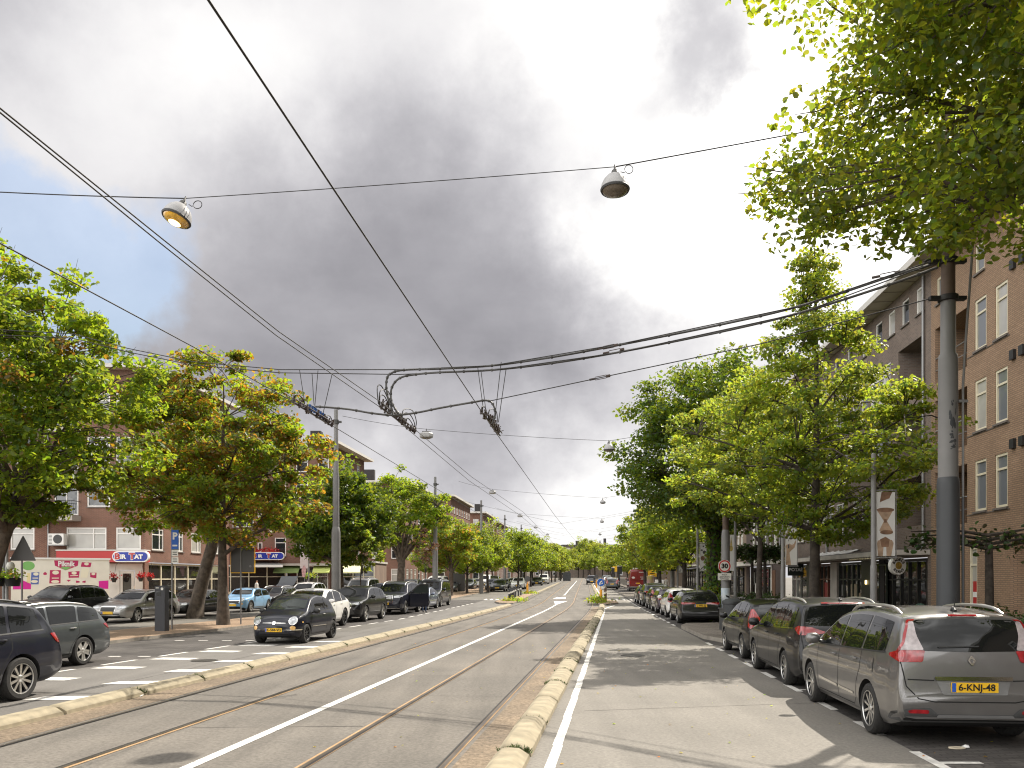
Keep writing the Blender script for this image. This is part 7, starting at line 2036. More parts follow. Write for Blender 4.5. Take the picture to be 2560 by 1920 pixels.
# ---- wires
def wire(label, pts, r, m=None, sag=0.0, cat='overhead wire', name='overhead_wire', group='overhead tram wires', seg=10):
    out = []
    for i in range(len(pts) - 1):
        a, c = Vector(pts[i]), Vector(pts[i+1])
        for k in range(seg):
            t = k/seg; p = a.lerp(c, t); p.z -= sag*4*t*(1-t); out.append(p)
    out.append(Vector(pts[-1]))
    b = MB(); b.tube(out, r, 6)
    o = b.build(name, m or M_cable, None, smooth=80); tag(o, label, cat, group); return o
ZW = 5.57
def at_z(u, v, z):                          # point of given height seen at photo position
    y = (z - CAMZ)*F/(V0 - v); return Vector((atx(u, y), y, z))
wr_pts = [at_z(521, 0, ZW), at_z(874, 533, ZW), at_z(1230, 1068, ZW), at_z(1388, 1290, ZW), at_z(1443, 1358, ZW + .3)]
d0 = (wr_pts[0] - wr_pts[1])
wr_pts = [wr_pts[0] + d0*4.0] + wr_pts + [Vector((9.5, 128, ZW + gz(128))), Vector((17.5, 220, ZW + gz(220)))]
wire('contact wire over the right tram track running down the whole street', wr_pts, .0095)
lw = [at_z(0, 608, ZW), at_z(485, 868, ZW), at_z(735, 1005, ZW), at_z(829, 1063, ZW), at_z(1068, 1208, ZW), at_z(1192, 1282, ZW)]
lw = [lw[0] + (lw[0] - lw[1])*4.0] + lw + [Vector((centre(80) - 2.0, 80, ZW + gz(80))), Vector((centre(140) - 2.0, 140, ZW + gz(140)))]
wire('contact wire over the left tram track, passing in front of the brown-leaved chestnut', lw, .009)
for du, lab in ((0, 'lower of the two close parallel wires between the tracks'), (1, 'upper of the two close parallel wires between the tracks')):
    z = 5.75 + .0*du
    pp = [at_z(u + (7 if v > 600 else 2)*du, v - 9*du, z) for u, v in ((0, 281), (395, 603), (690, 838), (969, 1031), (1173, 1202), (1301, 1289))]
    pp = [pp[0] + (pp[0] - pp[1])*4.0] + pp + [at_z(1392, 1366, z + .3)] + [Vector((centre(150) - 1.2, 150, z + gz(150)))]
    wire(lab, pp, .008)
# heavy span between the masts, carrying the section switches
def spanY(x): return float(np.interp(x, [-22, -10, -4, 0, 4, 7], [21.5, 20, 18.7, 18.2, 16.2, 13.6]))
def on_span(u, v):
    y = 17.0
    for _ in range(40): y = 0.5*y + 0.5*spanY(atx(u, y))
    return P(u, v, y)
mh = Vector((x0 - .28, y0, 7.12 + .0))
up = [(2352, 655), (2230, 690), (2000, 765), (1800, 812), (1550, 862), (1380, 893), (1230, 914), (1100, 922), (1010, 925)]
loA = [(2345, 668), (2222, 712), (2000, 782), (1800, 830), (1550, 880), (1380, 908), (1230, 925), (1100, 931), (1040, 936)]
def spl(pts, n=6):
    out = []
    P_ = [pts[0]] + list(pts) + [pts[-1]]
    for i in range(1, len(P_) - 2):
        for k in range(n):
            t = k/n; a, b_, c, d_ = P_[i-1], P_[i], P_[i+1], P_[i+2]
            out.append(0.5*((2*b_) + (c - a)*t + (2*a - 5*b_ + 4*c - d_)*t*t + (3*b_ - a - 3*c + d_)*t**3))
    out.append(P_[-2]); return out
def cable(label, pts, r, m=None, group='feeder cables across the street', ties=0):
    pts = spl([Vector(p) for p in pts])
    b = MB(); b.tube(pts, r, 6)
    for i in range(0, len(pts) - 1, ties or 10**6):
        if i and ties:
            d = (pts[i+1] - pts[i]).normalized()
            b.tube([pts[i] - d*.02, pts[i] + d*.02], r*1.45, 6)
    return tag(b.build('feeder_cable', m or M_cableG, None, smooth=60), label, 'cable', group)
A = [on_span(u, v) for u, v in up] + [on_span(*q) for q in ((975, 935), (966, 955), (968, 985), (976, 1010), (982, 1035))]
B = [on_span(u, v) for u, v in loA] + [on_span(*q) for q in ((1000, 945), (980, 968), (978, 1000), (988, 1022), (1000, 1037))]
cable('upper bundled feeder cable bending down to the middle switch', A, .022, ties=3)
cable('lower bundled feeder cable bending down to the middle switch', B, .022, ties=3)
wire('upper steel span wire from the thick mast to the left side', [mh] + [on_span(u, v - 1) for u, v in ((2000, 766), (1550, 861), (1230, 915), (1000, 925), (700, 925), (480, 905), (320, 872), (180, 835))] + [Vector((-14.8, 19.5, 7.9))], .010, group='span wires across the street', seg=4)
wire('lower steel span wire from the thick mast to the left side', [mh + Vector((0, 0, -.05))] + [on_span(u, v) for u, v in ((2000, 783), (1550, 881), (1230, 926), (1000, 936), (700, 932), (480, 912), (320, 880), (180, 845))] + [Vector((-14.8, 19.5, 7.75))], .010, group='span wires across the street', seg=4)
wire('thin pull wire from the lower mast clamp across the right track', [Vector((x0 - .28, y0, 6.52)), on_span(1900, 860), on_span(1520, 940), on_span(1222, 1003)], .010, group='span wires across the street', seg=5)
cable('slack feeder cable linking the three overhead switches', [on_span(*q) for q in ((1230, 1060), (1238, 1035), (1232, 1010), (1215, 1001), (1180, 1006), (1100, 1020), (1040, 1032), (985, 1038), (930, 1033), (870, 1023), (800, 1017), (760, 1016), (735, 1005))], .022, ties=4)
tb = MB()
for u, v, L_ in ((1545, 862, .5), (1560, 873, .5), (2250, 680, .5), (1525, 939, .5)):
    p = on_span(u, v); q = on_span(u - 34, v + 7)
    d = (q - p).normalized()
    tb = MB(); tb.tube([p, p + d*.08], .03, 6); tb.tube([p + d*.08 + Vector((0, 0, .03)), p + d*.32 + Vector((0, 0, .03))], .008, 5); tb.tube([p + d*.08 - Vector((0, 0, .03)), p + d*.32 - Vector((0, 0, .03))], .008, 5); tb.tube([p + d*.32, p + d*.45], .022, 6)
    tag(tb.build('turnbuckle', M_ins, None, smooth=40), {862: 'turnbuckle on the upper span wire', 873: 'turnbuckle on the lower span wire', 680: 'turnbuckle near the thick mast head', 939: 'turnbuckle on the thin pull wire'}[v], 'turnbuckle')
def switch(label, a, c, n, blue=False, loops=(), seed=1):
    """a section switch: a rail of clamps, insulators and jumper loops on the contact wire"""
    a, c = Vector(a), Vector(c)
    root = thing('section_switch', label, 'overhead switch', a, 0, 'overhead section switches')
    d = (c - a); L_ = d.length; d.normalize(); rr = random.Random(seed)
    b = MB(); b.tube([Vector((0, 0, -.03)), d*L_ + Vector((0, 0, -.03))], .020, 6); b.tube([Vector((.05, 0, .03)), d*L_ + Vector((.05, 0, .03))], .014, 6); b.build('runner', M_ins, root, smooth=40)
    for i in range(n):
        b = MB(); t = (i + .5)/n*L_; p = d*t + Vector((rr.uniform(-.05, .05), 0, rr.uniform(-.02, .06)))
        b.tube([p + Vector((-.02, 0, -.07)), p + Vector((.02, 0, .09))], rr.uniform(.018, .03), 6)
        b.box(p.x - .035, p.y - .035, p.z - .02, p.x + .035, p.y + .035, p.z + .025)
        if rr.random() < .6: b.tube([p, p + Vector((rr.uniform(-.12, .12), rr.uniform(-.05, .05), rr.uniform(.02, .10)))], .010, 4)
        b.build('clamp', M_ins, root, smooth=40)
    if blue:
        for i in range(6):
            b = MB(); t = L_*(.36 + .07*i); p = d*t + Vector((0, 0, .07)); b.tube([p - Vector((0, 0, .05)), p + Vector((.02, 0, .06))], .03, 8)
            b.build('blue_insulator', M_blueins, root, smooth=40)
    b = MB()
    for t0, t1, h, sx in loops:
        p = d*t0*L_; q = d*t1*L_
        b.tube(spl([p, p + Vector((sx*.4, 0, h*.7)), p.lerp(q, .5) + Vector((sx, 0, h)), q + Vector((sx*.5, 0, h*.6)), q], 5), .012, 6)
    if loops: b.build('jumper_loops', M_cable, root, smooth=60)
    return root
switch('overhead section switch with blue insulators over the left track', at_z(735, 1003, ZW), at_z(830, 1062, ZW), 14, True, ((0.0, .22, .18, .02), (.35, .6, .14, .02), (.8, .98, .15, .03)), 1)
switch('overhead section switch with tangled jumper loops over the middle wires', at_z(948, 1012, 5.75), at_z(1036, 1078, 5.75), 17, False, ((-.02, .25, .50, -.06), (0, .3, .42, .05), (.02, .22, .28, .0), (.6, 1.0, .40, .10), (.62, .98, .30, .04), (.7, .95, .2, .0)), 2)
switch('overhead section switch over the right track', at_z(1205, 1028, ZW), at_z(1250, 1086, ZW), 14, False, ((0.0, .2, .14, .02), (.3, .7, .3, .10)), 3)
for i, (ua, va, ub, vb) in enumerate(((749, 925, 762, 1010), (780, 932, 785, 1012), (795, 926, 787, 1016), (830, 936, 808, 1032), (1194, 916, 1208, 1020), (1203, 930, 1214, 1022), (1253, 905, 1237, 1046), (1265, 924, 1246, 1056))):
    p = on_span(ua, va); q = on_span(ub, vb)
    wire('thin dropper hanging from the span to the %s switch' % ('left' if i < 4 else 'right'), [p, q], .008, cat='dropper', name='dropper', group='droppers of the %s overhead switch' % ('left' if i < 4 else 'right'), seg=1)

# ---- hanging street lamps on cross cables
def dome_lamp(label, loc, s=1.0, tilt=(0, 0), lit=False, group='dome lamps hung over the right side'):
    root = thing('street_lamp', label, 'street lamp', loc, 0, group); root.rotation_euler = (tilt[0], tilt[1], 0)
    b = MB(); b.lathe([(0, -.14*s), (.07*s, -.145*s), (.15*s, -.19*s), (.22*s, -.27*s), (.26*s, -.36*s), (.275*s, -.45*s), (.26*s, -.45*s), (.20*s, -.33*s), (.0, -.25*s)], 28); b.build('shade', M_lampw, root, smooth=50)
    b = MB(); b.lathe([(.275*s, -.44*s), (.285*s, -.46*s), (.27*s, -.49*s), (.25*s, -.485*s), (.25*s, -.45*s)], 28); b.build('rim', M_trimG, root, smooth=50)
    b = MB(); b.lathe([(.255*s, -.455*s), (.24*s, -.50*s), (.17*s, -.545*s), (.08*s, -.565*s), (0, -.57*s)], 24); b.build('lens', LAMP_LIT if lit else LAMP_OFF, root, smooth=60)
    if lit:
        b = MB(); b.lathe([(.115*s, -.562*s), (.08*s, -.572*s), (0, -.58*s)], 20); b.build('bulb', LAMP_GLOW, root, smooth=60)
    b = MB(); b.lathe([(.08*s, -.15*s), (.06*s, -.08*s), (.025*s, -.05*s), (.015*s, .04*s), (0, .05*s)], 12); b.build('hanger', M_cableG, root, smooth=50)
    b = MB(); pts = [Vector((.11*s, 0, -.10*s)), Vector((.18*s, 0, -.12*s))] + [Vector((.27*s + .08*s*math.cos(t), 0, -.05*s + .085*s*math.sin(t))) for t in np.linspace(-2.6, 3.4, 16)]; b.tube(pts, .008, 5); b.build('cable_loop', M_cable, root, smooth=60)
    return root
LAMP_OFF = glass_mat('lamp_lens_off', (.16, .13, .10), .15, .5, .02, 6)
LAMP_LIT = mat('lamp_lens_amber', (.75, .42, .05), .2, coat=1.0, var=.3, scale=9)
LAMP_GLOW = emit_mat('lamp_bulb', (1.0, .80, .42), 2.6)
yl = 16.2
pl, pr = P(463, 496, yl), P(1537, 417, yl)
wire('near lamp cable from the left edge to the first lit lamp', [Vector((-14.8, 19.5, 9.9)), P(-300, 462, yl + .8), pl], .011, sag=.04, cat='lamp cable', name='lamp_cable', group='lamp cables across the street')
wire('near lamp cable between the two near lamps', [pl, pr], .008, sag=.02, cat='lamp cable', name='lamp_cable', group='lamp cables across the street')
wire('near lamp cable from the right lamp up into the overhanging tree', [pr, P(2010, 330, yl - .6), Vector((9.0, 15.0, 11.4))], .012, cat='lamp cable', name='lamp_cable', group='lamp cables across the street')
dome_lamp('lit dome lamp hanging tilted at the upper left, glowing amber', pl, 1.0, (R(-12), R(17)), True, None)
dome_lamp('unlit grey dome lamp hanging at the upper right against the bright cloud', pr, 1.0, (R(-5), 0), False, None)
def box_lamp(label, loc, s=1.0):
    root = thing('street_lamp', label, 'street lamp', loc, 0, 'box lamps hung over the left side')
    b = MB(); b.lathe([(.30*s, -.42*s), (.33*s, -.36*s), (.33*s, -.22*s), (.26*s, -.16*s), (.06*s, -.13*s), (0, -.13*s)], 6); b.build('shade', M_lampw, root, smooth=20)
    b = MB(); b.lathe([(0, -.46*s), (.22*s, -.45*s), (.29*s, -.425*s)], 6); b.build('lens', LAMP_OFF, root, smooth=20)
    b = MB(); b.box(-.2*s, -.03*s, -.13*s, .2*s, .03*s, -.09*s); b.tube([(0, 0, -.1*s), (0, 0, .02)], .02*s, 6); b.build('hanger', M_cableG, root)
lampsets = [(38.5, (1066, 1073), (1522, 1102), 'second'), (64, (1231, 1223), (1507, 1245), 'third'), (86, (1300, 1284), (1505, 1296), 'fourth'), (112, (1339, 1314), (1500, 1330), 'fifth'), (140, (1369, 1333), (1500, 1350), 'sixth')]
for y, (ul, vl), (ur, vr), word in lampsets:
    a, c = P(ul, vl, y), P(ur, vr, y)
    ends = (P(ul - (210 if y < 50 else 140)*38.5/y*1.0, vl - 33*38.5/y, y + .3), P(ur + 330*38.5/y, vr - 60*38.5/y, y - .3))
    wire('%s lamp cable across the street' % word, [ends[0], a, c, ends[1]], .009, sag=.05, cat='lamp cable', name='lamp_cable', group='lamp cables across the street', seg=6)
    box_lamp('box-shaped lamp over the left track on the %s cable' % word, a, .95 if y < 60 else .8)
    dome_lamp('dome lamp over the right side on the %s cable' % word, c, .9 if y < 60 else .8)
for y, h in ((73, 7.5), (96, 7.5), (124, 7.6), (155, 7.6)):
    zz = gz(y)
    wire('faint steel cross wire %s' % {73: 'just before the left island', 96: 'past the left island', 124: 'in the distance', 155: 'farthest away'}[y], [Vector((atx(1088, 67) + .09*(y - 67), y, h + zz + 1.4)), Vector((centre(y), y, h - .9 + zz)), Vector((8.4 + .0875*y, y, h + zz + 1.0))], .008, group='span wires across the street', sag=.05, seg=6)

# ---- lamp masts on the left and right
def tube_mast(label, x, y, h, s=1.0, brown=False, group='tapered steel masts on the left', zbase=.1):
    root = thing('mast', label, 'mast', (x, y, gz(y) + zbase), 0, group)
    b = MB(); b.lathe([(.23*s, -.1), (.225*s, .9*1), (.22*s, h*.40), (.20*s, h*.42), (.165*s, h*.43)], 16); b.build('base', M_mast if not brown else M_mast, root, smooth=40)
    b = MB(); b.lathe([(.165*s, h*.42), (.16*s, h*.68), (.125*s, h*.70), (.10*s, h), (0, h + .01)], 14); b.build('shaft', M_rust if brown else M_mast, root, smooth=40)
    b = MB(); b.lathe([(.145*s, h*.93), (.145*s, h*.95)], 12); b.box(.1*s, -.03, h*.935, .28*s, .03, h*.945); b.build('clamp', M_cableG, root)
    return root
for u, y, h, lab in ((840, 42, 10.3, 'first grey steel mast on the left, in front of the dark chestnut'), (1088, 67, 9.9, 'second steel mast on the left, behind the black minibus'), (1203, 90, 9.9, 'third steel mast on the left, standing free on the tan pavement'),
        (1262, 112, 9.8, 'fourth steel mast on the left, rising from the tree row'), (1303, 134, 9.7, 'fifth steel mast on the left, rising from the tree row'), (1328, 156, 9.7, 'sixth steel mast on the left, small and far'), (1348, 178, 9.6, 'seventh steel mast on the left, smallest')):
    tube_mast(lab, atx(u, y), y, h, 1.0 if y < 100 else .9)
for u, y, h, lab in ((1814, 36.5, 9.2, 'brown-topped mast carrying the 30 speed limit sign'), (1681, 68, 9.0, 'brown-topped mast with a flower basket beyond the row of parked cars')):
    tube_mast(lab, atx(u, y), y, h, .82, True, 'brown-topped masts on the right', .12)

tube_mast('grey steel mast standing outside the left edge of the photo, holding the span wires', -14.8, 19.6, 10.4)
# ---- signs
def disc_sign(root, z, r, layers, dy=-.02, th=.012):
    for i, (f, m, nm) in enumerate(layers):
        b = MB(); b.prism(ellipse(0, z, r*f, r*f, 32), dy - th - .004*i, dy + (th if i == 0 else -th - .004*i + .003)); b.build(nm, m, root)
def post(root, h, r=.03, m=None):
    b = MB(); b.lathe([(r, -.1), (r, h), (0, h + .005)], 10); b.build('pole', m or M_mast, root, smooth=40)
s30 = thing('speed_sign', 'round white 30 speed limit sign with red ring above a small white text plate', 'traffic sign', (atx(1811, 36.2), 36.2, CAMZ - (1415.5 - V0)/F*36.2))
disc_sign(s30, 0, .275, ((1.0, M_wsign, 'rim'), (.95, M_rsign, 'ring'), (.73, M_wsign, 'face')))
text_mesh('30', .27, 'lettering', M_black, s30, T((0, -.047, .0)), bold=.012, sx=1.05)
b = MB(); b.box(-.285, -.03, -.60, .285, -.015, -.30); b.build('plate', M_wsign, s30)
for t, z in (('m.u.v.', -.36), ('gebruikers', -.455), ('OV-baan', -.545)): text_mesh(t, .10, 'lettering', M_black, s30, T((0, -.032, z)), bold=.001)
b = MB(); b.box(-.03, -.015, -.62, .03, .03, .3); b.build('bracket', M_mast, s30)
po = thing('poster_wrap', 'pale blue and white poster wrapped round the brown-topped mast under the 30 sign', 'poster', (atx(1814, 36.5), 36.5, .3))
b = MB(); b.lathe([(.195, .0), (.195, 1.25)], 18, 0, None, False); b.build('paper', mat('poster_paper', (.42, .52, .60), .6, col2=(.68, .69, .68), scale=2.5), po, smooth=60)
b = MB(); b.prism([(-.05, .95), (.1, .9), (.12, .82), (-.02, .86)], -.203, -.199); b.prism([(-.11, .28), (.11, .28), (.11, .36), (-.11, .36)], -.203, -.199); b.build('print', M_black, po)
# parking sign on its pole
pk = thing('parking_sign', 'tall blue P sign with white plates on a pole by the parking meter', 'traffic sign', base(atx(430, 31), 31, .1))
post(pk, 3.75)
hx = atx(438.5, 31) - atx(430, 31)
zz = lambda v, y: CAMZ - (v - V0)/F*y - .1 - gz(y)
b = MB(); b.box(hx - .13, -.05, zz(1373, 31), hx + .13, -.03, zz(1325, 31)); b.build('panel', M_bsign, pk)
text_mesh('P', .34, 'lettering', M_wsign, pk, T((hx, -.053, zz(1341, 31))), bold=.015)
b = MB(); b.box(hx - .09, -.054, zz(1366, 31), hx + .09, -.051, zz(1362, 31)); b.build('coin_mark', M_wsign, pk)
for va, vb in ((1391, 1375), (1408, 1393)):
    b = MB(); b.box(hx - .12, -.05, zz(va, 31), hx + .12, -.03, zz(vb, 31)); q = b.build('plate', M_wsign, pk)
    b = MB()
    for k in range(2): b.box(hx - .08, -.054, zz(va, 31) + .06 + k*.08, hx + .08, -.051, zz(va, 31) + .09 + k*.08)
    b.build('print', M_signback, pk)
mt = thing('parking_meter', 'dark grey slab-shaped parking meter standing on the tan pavement', 'parking meter', base(atx(405, 30), 30, .1), R(-8))
b = MB(); b.prism([(-.19, 0), (.19, 0), (.19, 1.52), (.14, 1.62), (-.19, 1.60)], -.15, .15); b.build('case', mat('meter_case', (.035, .036, .042), .45), mt)
b = MB(); b.prism(ellipse(.09, 1.5, .05, .05, 14), -.155, -.151); b.prism([(-.15, 1.52), (-.03, 1.52), (-.03, 1.55), (-.15, 1.55)], -.155, -.151); b.build('label', M_wsign, mt)
b = MB(); b.prism([(-.12, 1.25), (.05, 1.25), (.05, 1.42), (-.12, 1.42)], -.155, -.151); b.build('screen', W_dark, mt)
tr_ = thing('warning_sign', 'grey back of a triangular sign in front of the painted trailer', 'traffic sign', base(atx(55, 27), 27, .1))
post(tr_, 3.0)
b = MB(); zt, zb = zz(1338, 27), zz(1402, 27); w = (93 - 26)/2/F*27
tri = rounded([(-w + .05, zb), (w + .05, zb), (.06, zt)], .05, 4); b.prism(tri, -.045, -.03); b.build('plate', M_signback, tr_)
sb = thing('sign_board', 'grey back of a square yellow-edged board by the brown-leaved chestnut', 'traffic sign', base(atx(602, 34.2), 34.2, .1))
post(sb, zz(1352, 34.2), .032)
b = MB(); b.box(atx(577 - 602 + U0, 34.2), .03, zz(1430, 34.2), atx(634 - 602 + U0, 34.2), .05, zz(1370, 34.2)); b.build('board', M_signback, sb)
b = MB(); x1 = atx(577 - 602 + U0, 34.2); x2 = atx(635 - 602 + U0, 34.2); z1, z2 = zz(1431, 34.2), zz(1369, 34.2)
for bx in ((x1, .025, z1 - .03, x2, .06, z1), (x1, .025, z2, x2, .06, z2 + .025), (x1 - .02, .025, z1 - .03, x1, .06, z2 + .025), (x2, .025, z1 - .03, x2 + .035, .06, z2 + .025)): b.box(*bx)
b.build('edge', M_ysign, sb)
b = MB(); b.box(-.03, -.04, z2 + .06, .5, .0, z2 + .09); b.prism(ellipse(.38, z1 + .25, .05, .05, 12), .022, .028); b.build('bracket', M_mast, sb)
# lamp post with flower trays, two poles at the left edge
fl = thing('flower_post', 'pale post with flower trays and a white lantern at the left edge', 'post', base(atx(17, 29), 29, .1))
b = MB(); b.lathe([(.055, -.1), (.05, 2.6), (.045, 6.0), (0, 6.02)], 12); b.build('pole', M_lampw, fl, smooth=50)
b = MB(); b.lathe([(0, 2.0), (.10, 2.04), (.14, 2.15), (.10, 2.27), (0, 2.3)], 14, 0, T((.13, 0, .15))); b.build('lantern', M_wsign, fl, smooth=60)
for dx in (-.28, .27):
    b = MB(); b.lathe([(.20, 1.72), (.27, 2.0), (.28, 2.01)], 12, 0, T((dx, -.1, -.12))); q = b.build('tray', M_iron, fl, smooth=40)
    rsf = np.random.RandomState(int(50 + dx*100)); n = 110
    l = leaves_mesh('flowers', rsf.normal(size=(n, 3))*np.array([.16, .16, .09]) + np.array([dx, -.1, 1.97]), rsf.normal(size=(n, 3)) + np.array([0, 0, .6]), .11*rsf.uniform(.7, 1.3, n), rsf.uniform(.9, 2.2, (n, 3)), L_lime, rsf); l.parent = fl
gp = thing('pole', 'grey pole just left of the flower post at the left edge', 'post', base(atx(11, 29.5), 29.5, .1)); post(gp, 6.5, .07, M_mast)
# ---- islands with bollards
isl = lambda pts, nm: bulge(nm, pts, .12, [M_pave, M_kerbR])
xl = lambda y: centre(y) + koff(y)
isl([(xl(62.5) - .1, 62.5), (xl(78) - .05, 78), (xl(88) - .1, 88), (xl(84) - .9, 84), (xl(74) - 1.6, 74), (xl(66) - 1.9, 66), (xl(63) - 1.2, 63)], 'traffic_island_left')
xr_ = lambda y: centre(y) + 3.12
isl([(xr_(60.5), 60.5), (xr_(60.5) + .5, 60.2), (xr_(63) + 1.5, 63), (xr_(66) + 1.45, 66), (xr_(70) + .9, 70), (xr_(76) + .45, 76), (xr_(76), 76)], 'traffic_island_right')
def bollard(label, x, y, h=.95, group=None, m=None):
    root = thing('bollard', label, 'bollard', base(x, y, .12), 0, group)
    b = MB(); b.lathe([(.075, -.05), (.07, h*.55), (.075, h*.56), (.075, h*.7), (.068, h*.72), (.065, h), (0, h + .03)], 10); b.build('post', m or M_mastD, root, smooth=40)
    b = MB(); b.lathe([(.0765, h*.57), (.0765, h*.70)], 10, 0, None, False); b.build('band', M_wsign, root, smooth=60)
for i, (u, y) in enumerate(((1273, 66), (1277, 68), (1281, 70), (1284.5, 72), (1289, 74.5), (1296, 77.5), (1302, 80))):
    bollard('slim dark bollard in the row on the left traffic island', atx(u, y), y, 1.0, 'bollards on the left traffic island')
for u, y in ((1512, 66), (1515, 68.5)):
    bollard('slim orange-banded bollard on the right traffic island', atx(u, y), y, 1.0, 'bollards on the right traffic island', M_rust)
def keep_sign(label, u, y, facing, vz):
    root = thing('island_sign', label, 'traffic sign', base(atx(u, y), y, .12), 0)
    b = MB(); b.lathe([(.11, -.05), (.10, .9), (.085, .95), (.03, .96), (.03, 1.25)], 12); b.build('post', M_orange, root, smooth=40)
    z = 1.35 + .0
    if facing:
        disc_sign(root, z + .15, .30, ((1.0, M_wsign, 'rim'), (.94, M_bsign, 'face')), -.03)
        b = MB(); b.prism([(-.14, z + .0), (-.05, z - .05), (-.02, z + .12), (.12, z + .24), (.06, z + .30), (-.10, z + .16)], -.055, -.051); b.prism([(.02, z + .02), (.16, z + .06), (.10, z + .16)], -.055, -.051); b.build('symbol', M_wsign, root)
    else: disc_sign(root, z + .15, .30, ((1.0, M_signback, 'plate'),), -.03)
keep_sign('blue round sign on an orange post among weeds on the right island', 1502, 63.5, True, 1468)
keep_sign('dark back of a round sign on an orange post on the left island', 1318.5, 86, False, 1457)
keep_sign('small distant sign on an orange post past the right island', 1491, 118, False, 1450)
for nm, cx, cy, rx, ry, n, lab in (('weeds', atx(1494, 63.5), 63.4, .75, 2.2, 700, 'tall weeds round the orange post on the right island'), ('weeds', atx(1285, 66), 66.4, .9, 1.2, 420, 'weeds along the edge of the left island'), ('weeds', atx(1324, 86), 86, .8, 1.2, 260, 'weeds behind the orange post on the left island')):
    rsf = np.random.RandomState(n); p = np.stack([cx + rsf.normal(0, rx*.5, n), cy + rsf.normal(0, ry*.5, n), np.abs(rsf.normal(0, .14 if cx < 4 else .24, n)) + .12], 1); p[:, 2] += np.array([gz(q) for q in p[:, 1]])
    o = leaves_mesh(nm, p, rsf.normal(size=(n, 3)) + np.array([0, -.3, .3]), .13*rsf.uniform(.5, 1.4, n), rsf.uniform(.8, 1.4, (n, 3)), L_young, rsf); tag(o, lab, 'weeds', kind='stuff')
# ---- construction signs, advertising column, further right
ys_ = thing('roadworks_sign', 'orange-yellow diversion board with a dark arrow symbol right of the red van', 'traffic sign', base(atx(1630.5, 84), 84, .12))
post(ys_, 2.4); b = MB(); b.box(-.44, -.04, 1.75, .44, -.02, 2.6); b.build('board', M_ysign, ys_)
b = MB(); b.prism([(-.25, 2.0), (.25, 2.0), (.22, 2.1), (-.22, 2.08)], -.046, -.042); b.prism([(-.1, 2.2), (.25, 2.22), (.28, 2.33), (-.05, 2.30)], -.046, -.042); b.prism([(-.3, 2.44), (.3, 2.44), (.3, 2.50), (-.3, 2.50)], -.046, -.042); b.prism([(-.3, 1.82), (.3, 1.82), (.3, 1.86), (-.3, 1.86)], -.046, -.042); b.build('symbol', M_black, ys_)
ac_ = thing('advertising_column', 'poster column with yellow and violet posters beneath the diversion board', 'advertising column', base(atx(1626, 80), 80, .12))
b = MB(); b.lathe([(.34, -.1), (.34, .5), (.33, .5), (.33, 1.75), (.36, 1.76), (.36, 1.84), (0, 1.9)], 18); b.build('column', mat('column_posters', (.62, .55, .10), .6, col2=(.35, .18, .33), scale=1.6), ac_, smooth=40)
b = MB(); b.lathe([(.345, .0), (.345, .42)], 18, 0, None, False); b.build('foot', M_iron, ac_, smooth=60)
bs = thing('cycle_sign', 'small round blue sign on a pole right of the diversion board', 'traffic sign', base(atx(1648, 80), 80, .12)); post(bs, 2.7); disc_sign(bs, 2.55, .28, ((1.0, M_wsign, 'rim'), (.93, M_bsign, 'face')), -.04)
us = thing('utility_cabinet', 'pale utility cabinet standing near the blue cycle sign', 'cabinet', base(atx(1648, 77), 77, .12)); b = MB(); b.box(-.36, -.2, 0, .36, .2, 1.55); b.build('case', M_wframe, us)
b = MB(); b.box(-.16, -.206, .9, .16, -.201, 1.3); b.box(-.12, -.206, .35, .12, -.201, .65); b.build('label', M_signback, us)
o2 = thing('roadworks_sign', 'distant small orange diversion board left of the red van', 'traffic sign', base(atx(1538, 125), 125, .12)); post(o2, 2.6); b = MB(); b.box(-.4, -.04, 2.2, .4, -.02, 3.0); b.build('board', M_ysign, o2)
for u, lab in ((1532.5, 'small dark raised panel by the distant orange board'), (1549, 'second dark raised panel nearer the red van')):
    q = thing('dark_panel', lab, 'advert panel', base(atx(u, 122), 122, .1)); w_ = .22 if u < 1540 else .34; z_ = 2.75 if u < 1540 else 3.0  # plain capped panels standing in for distant vehicle backs
    b = MB(); b.box(-w_, -.1, 1.9, w_, .1, z_); b.build('case', M_iron, q); b = MB(); b.box(-.08, -.06, -.1, .08, .06, 1.9); b.build('leg', M_mastD, q)
    b = MB(); b.box(-w_ - .02, -.105, z_ + .001, w_ + .02, .105, z_ + .08); b.build('cap', M_wframe, q)
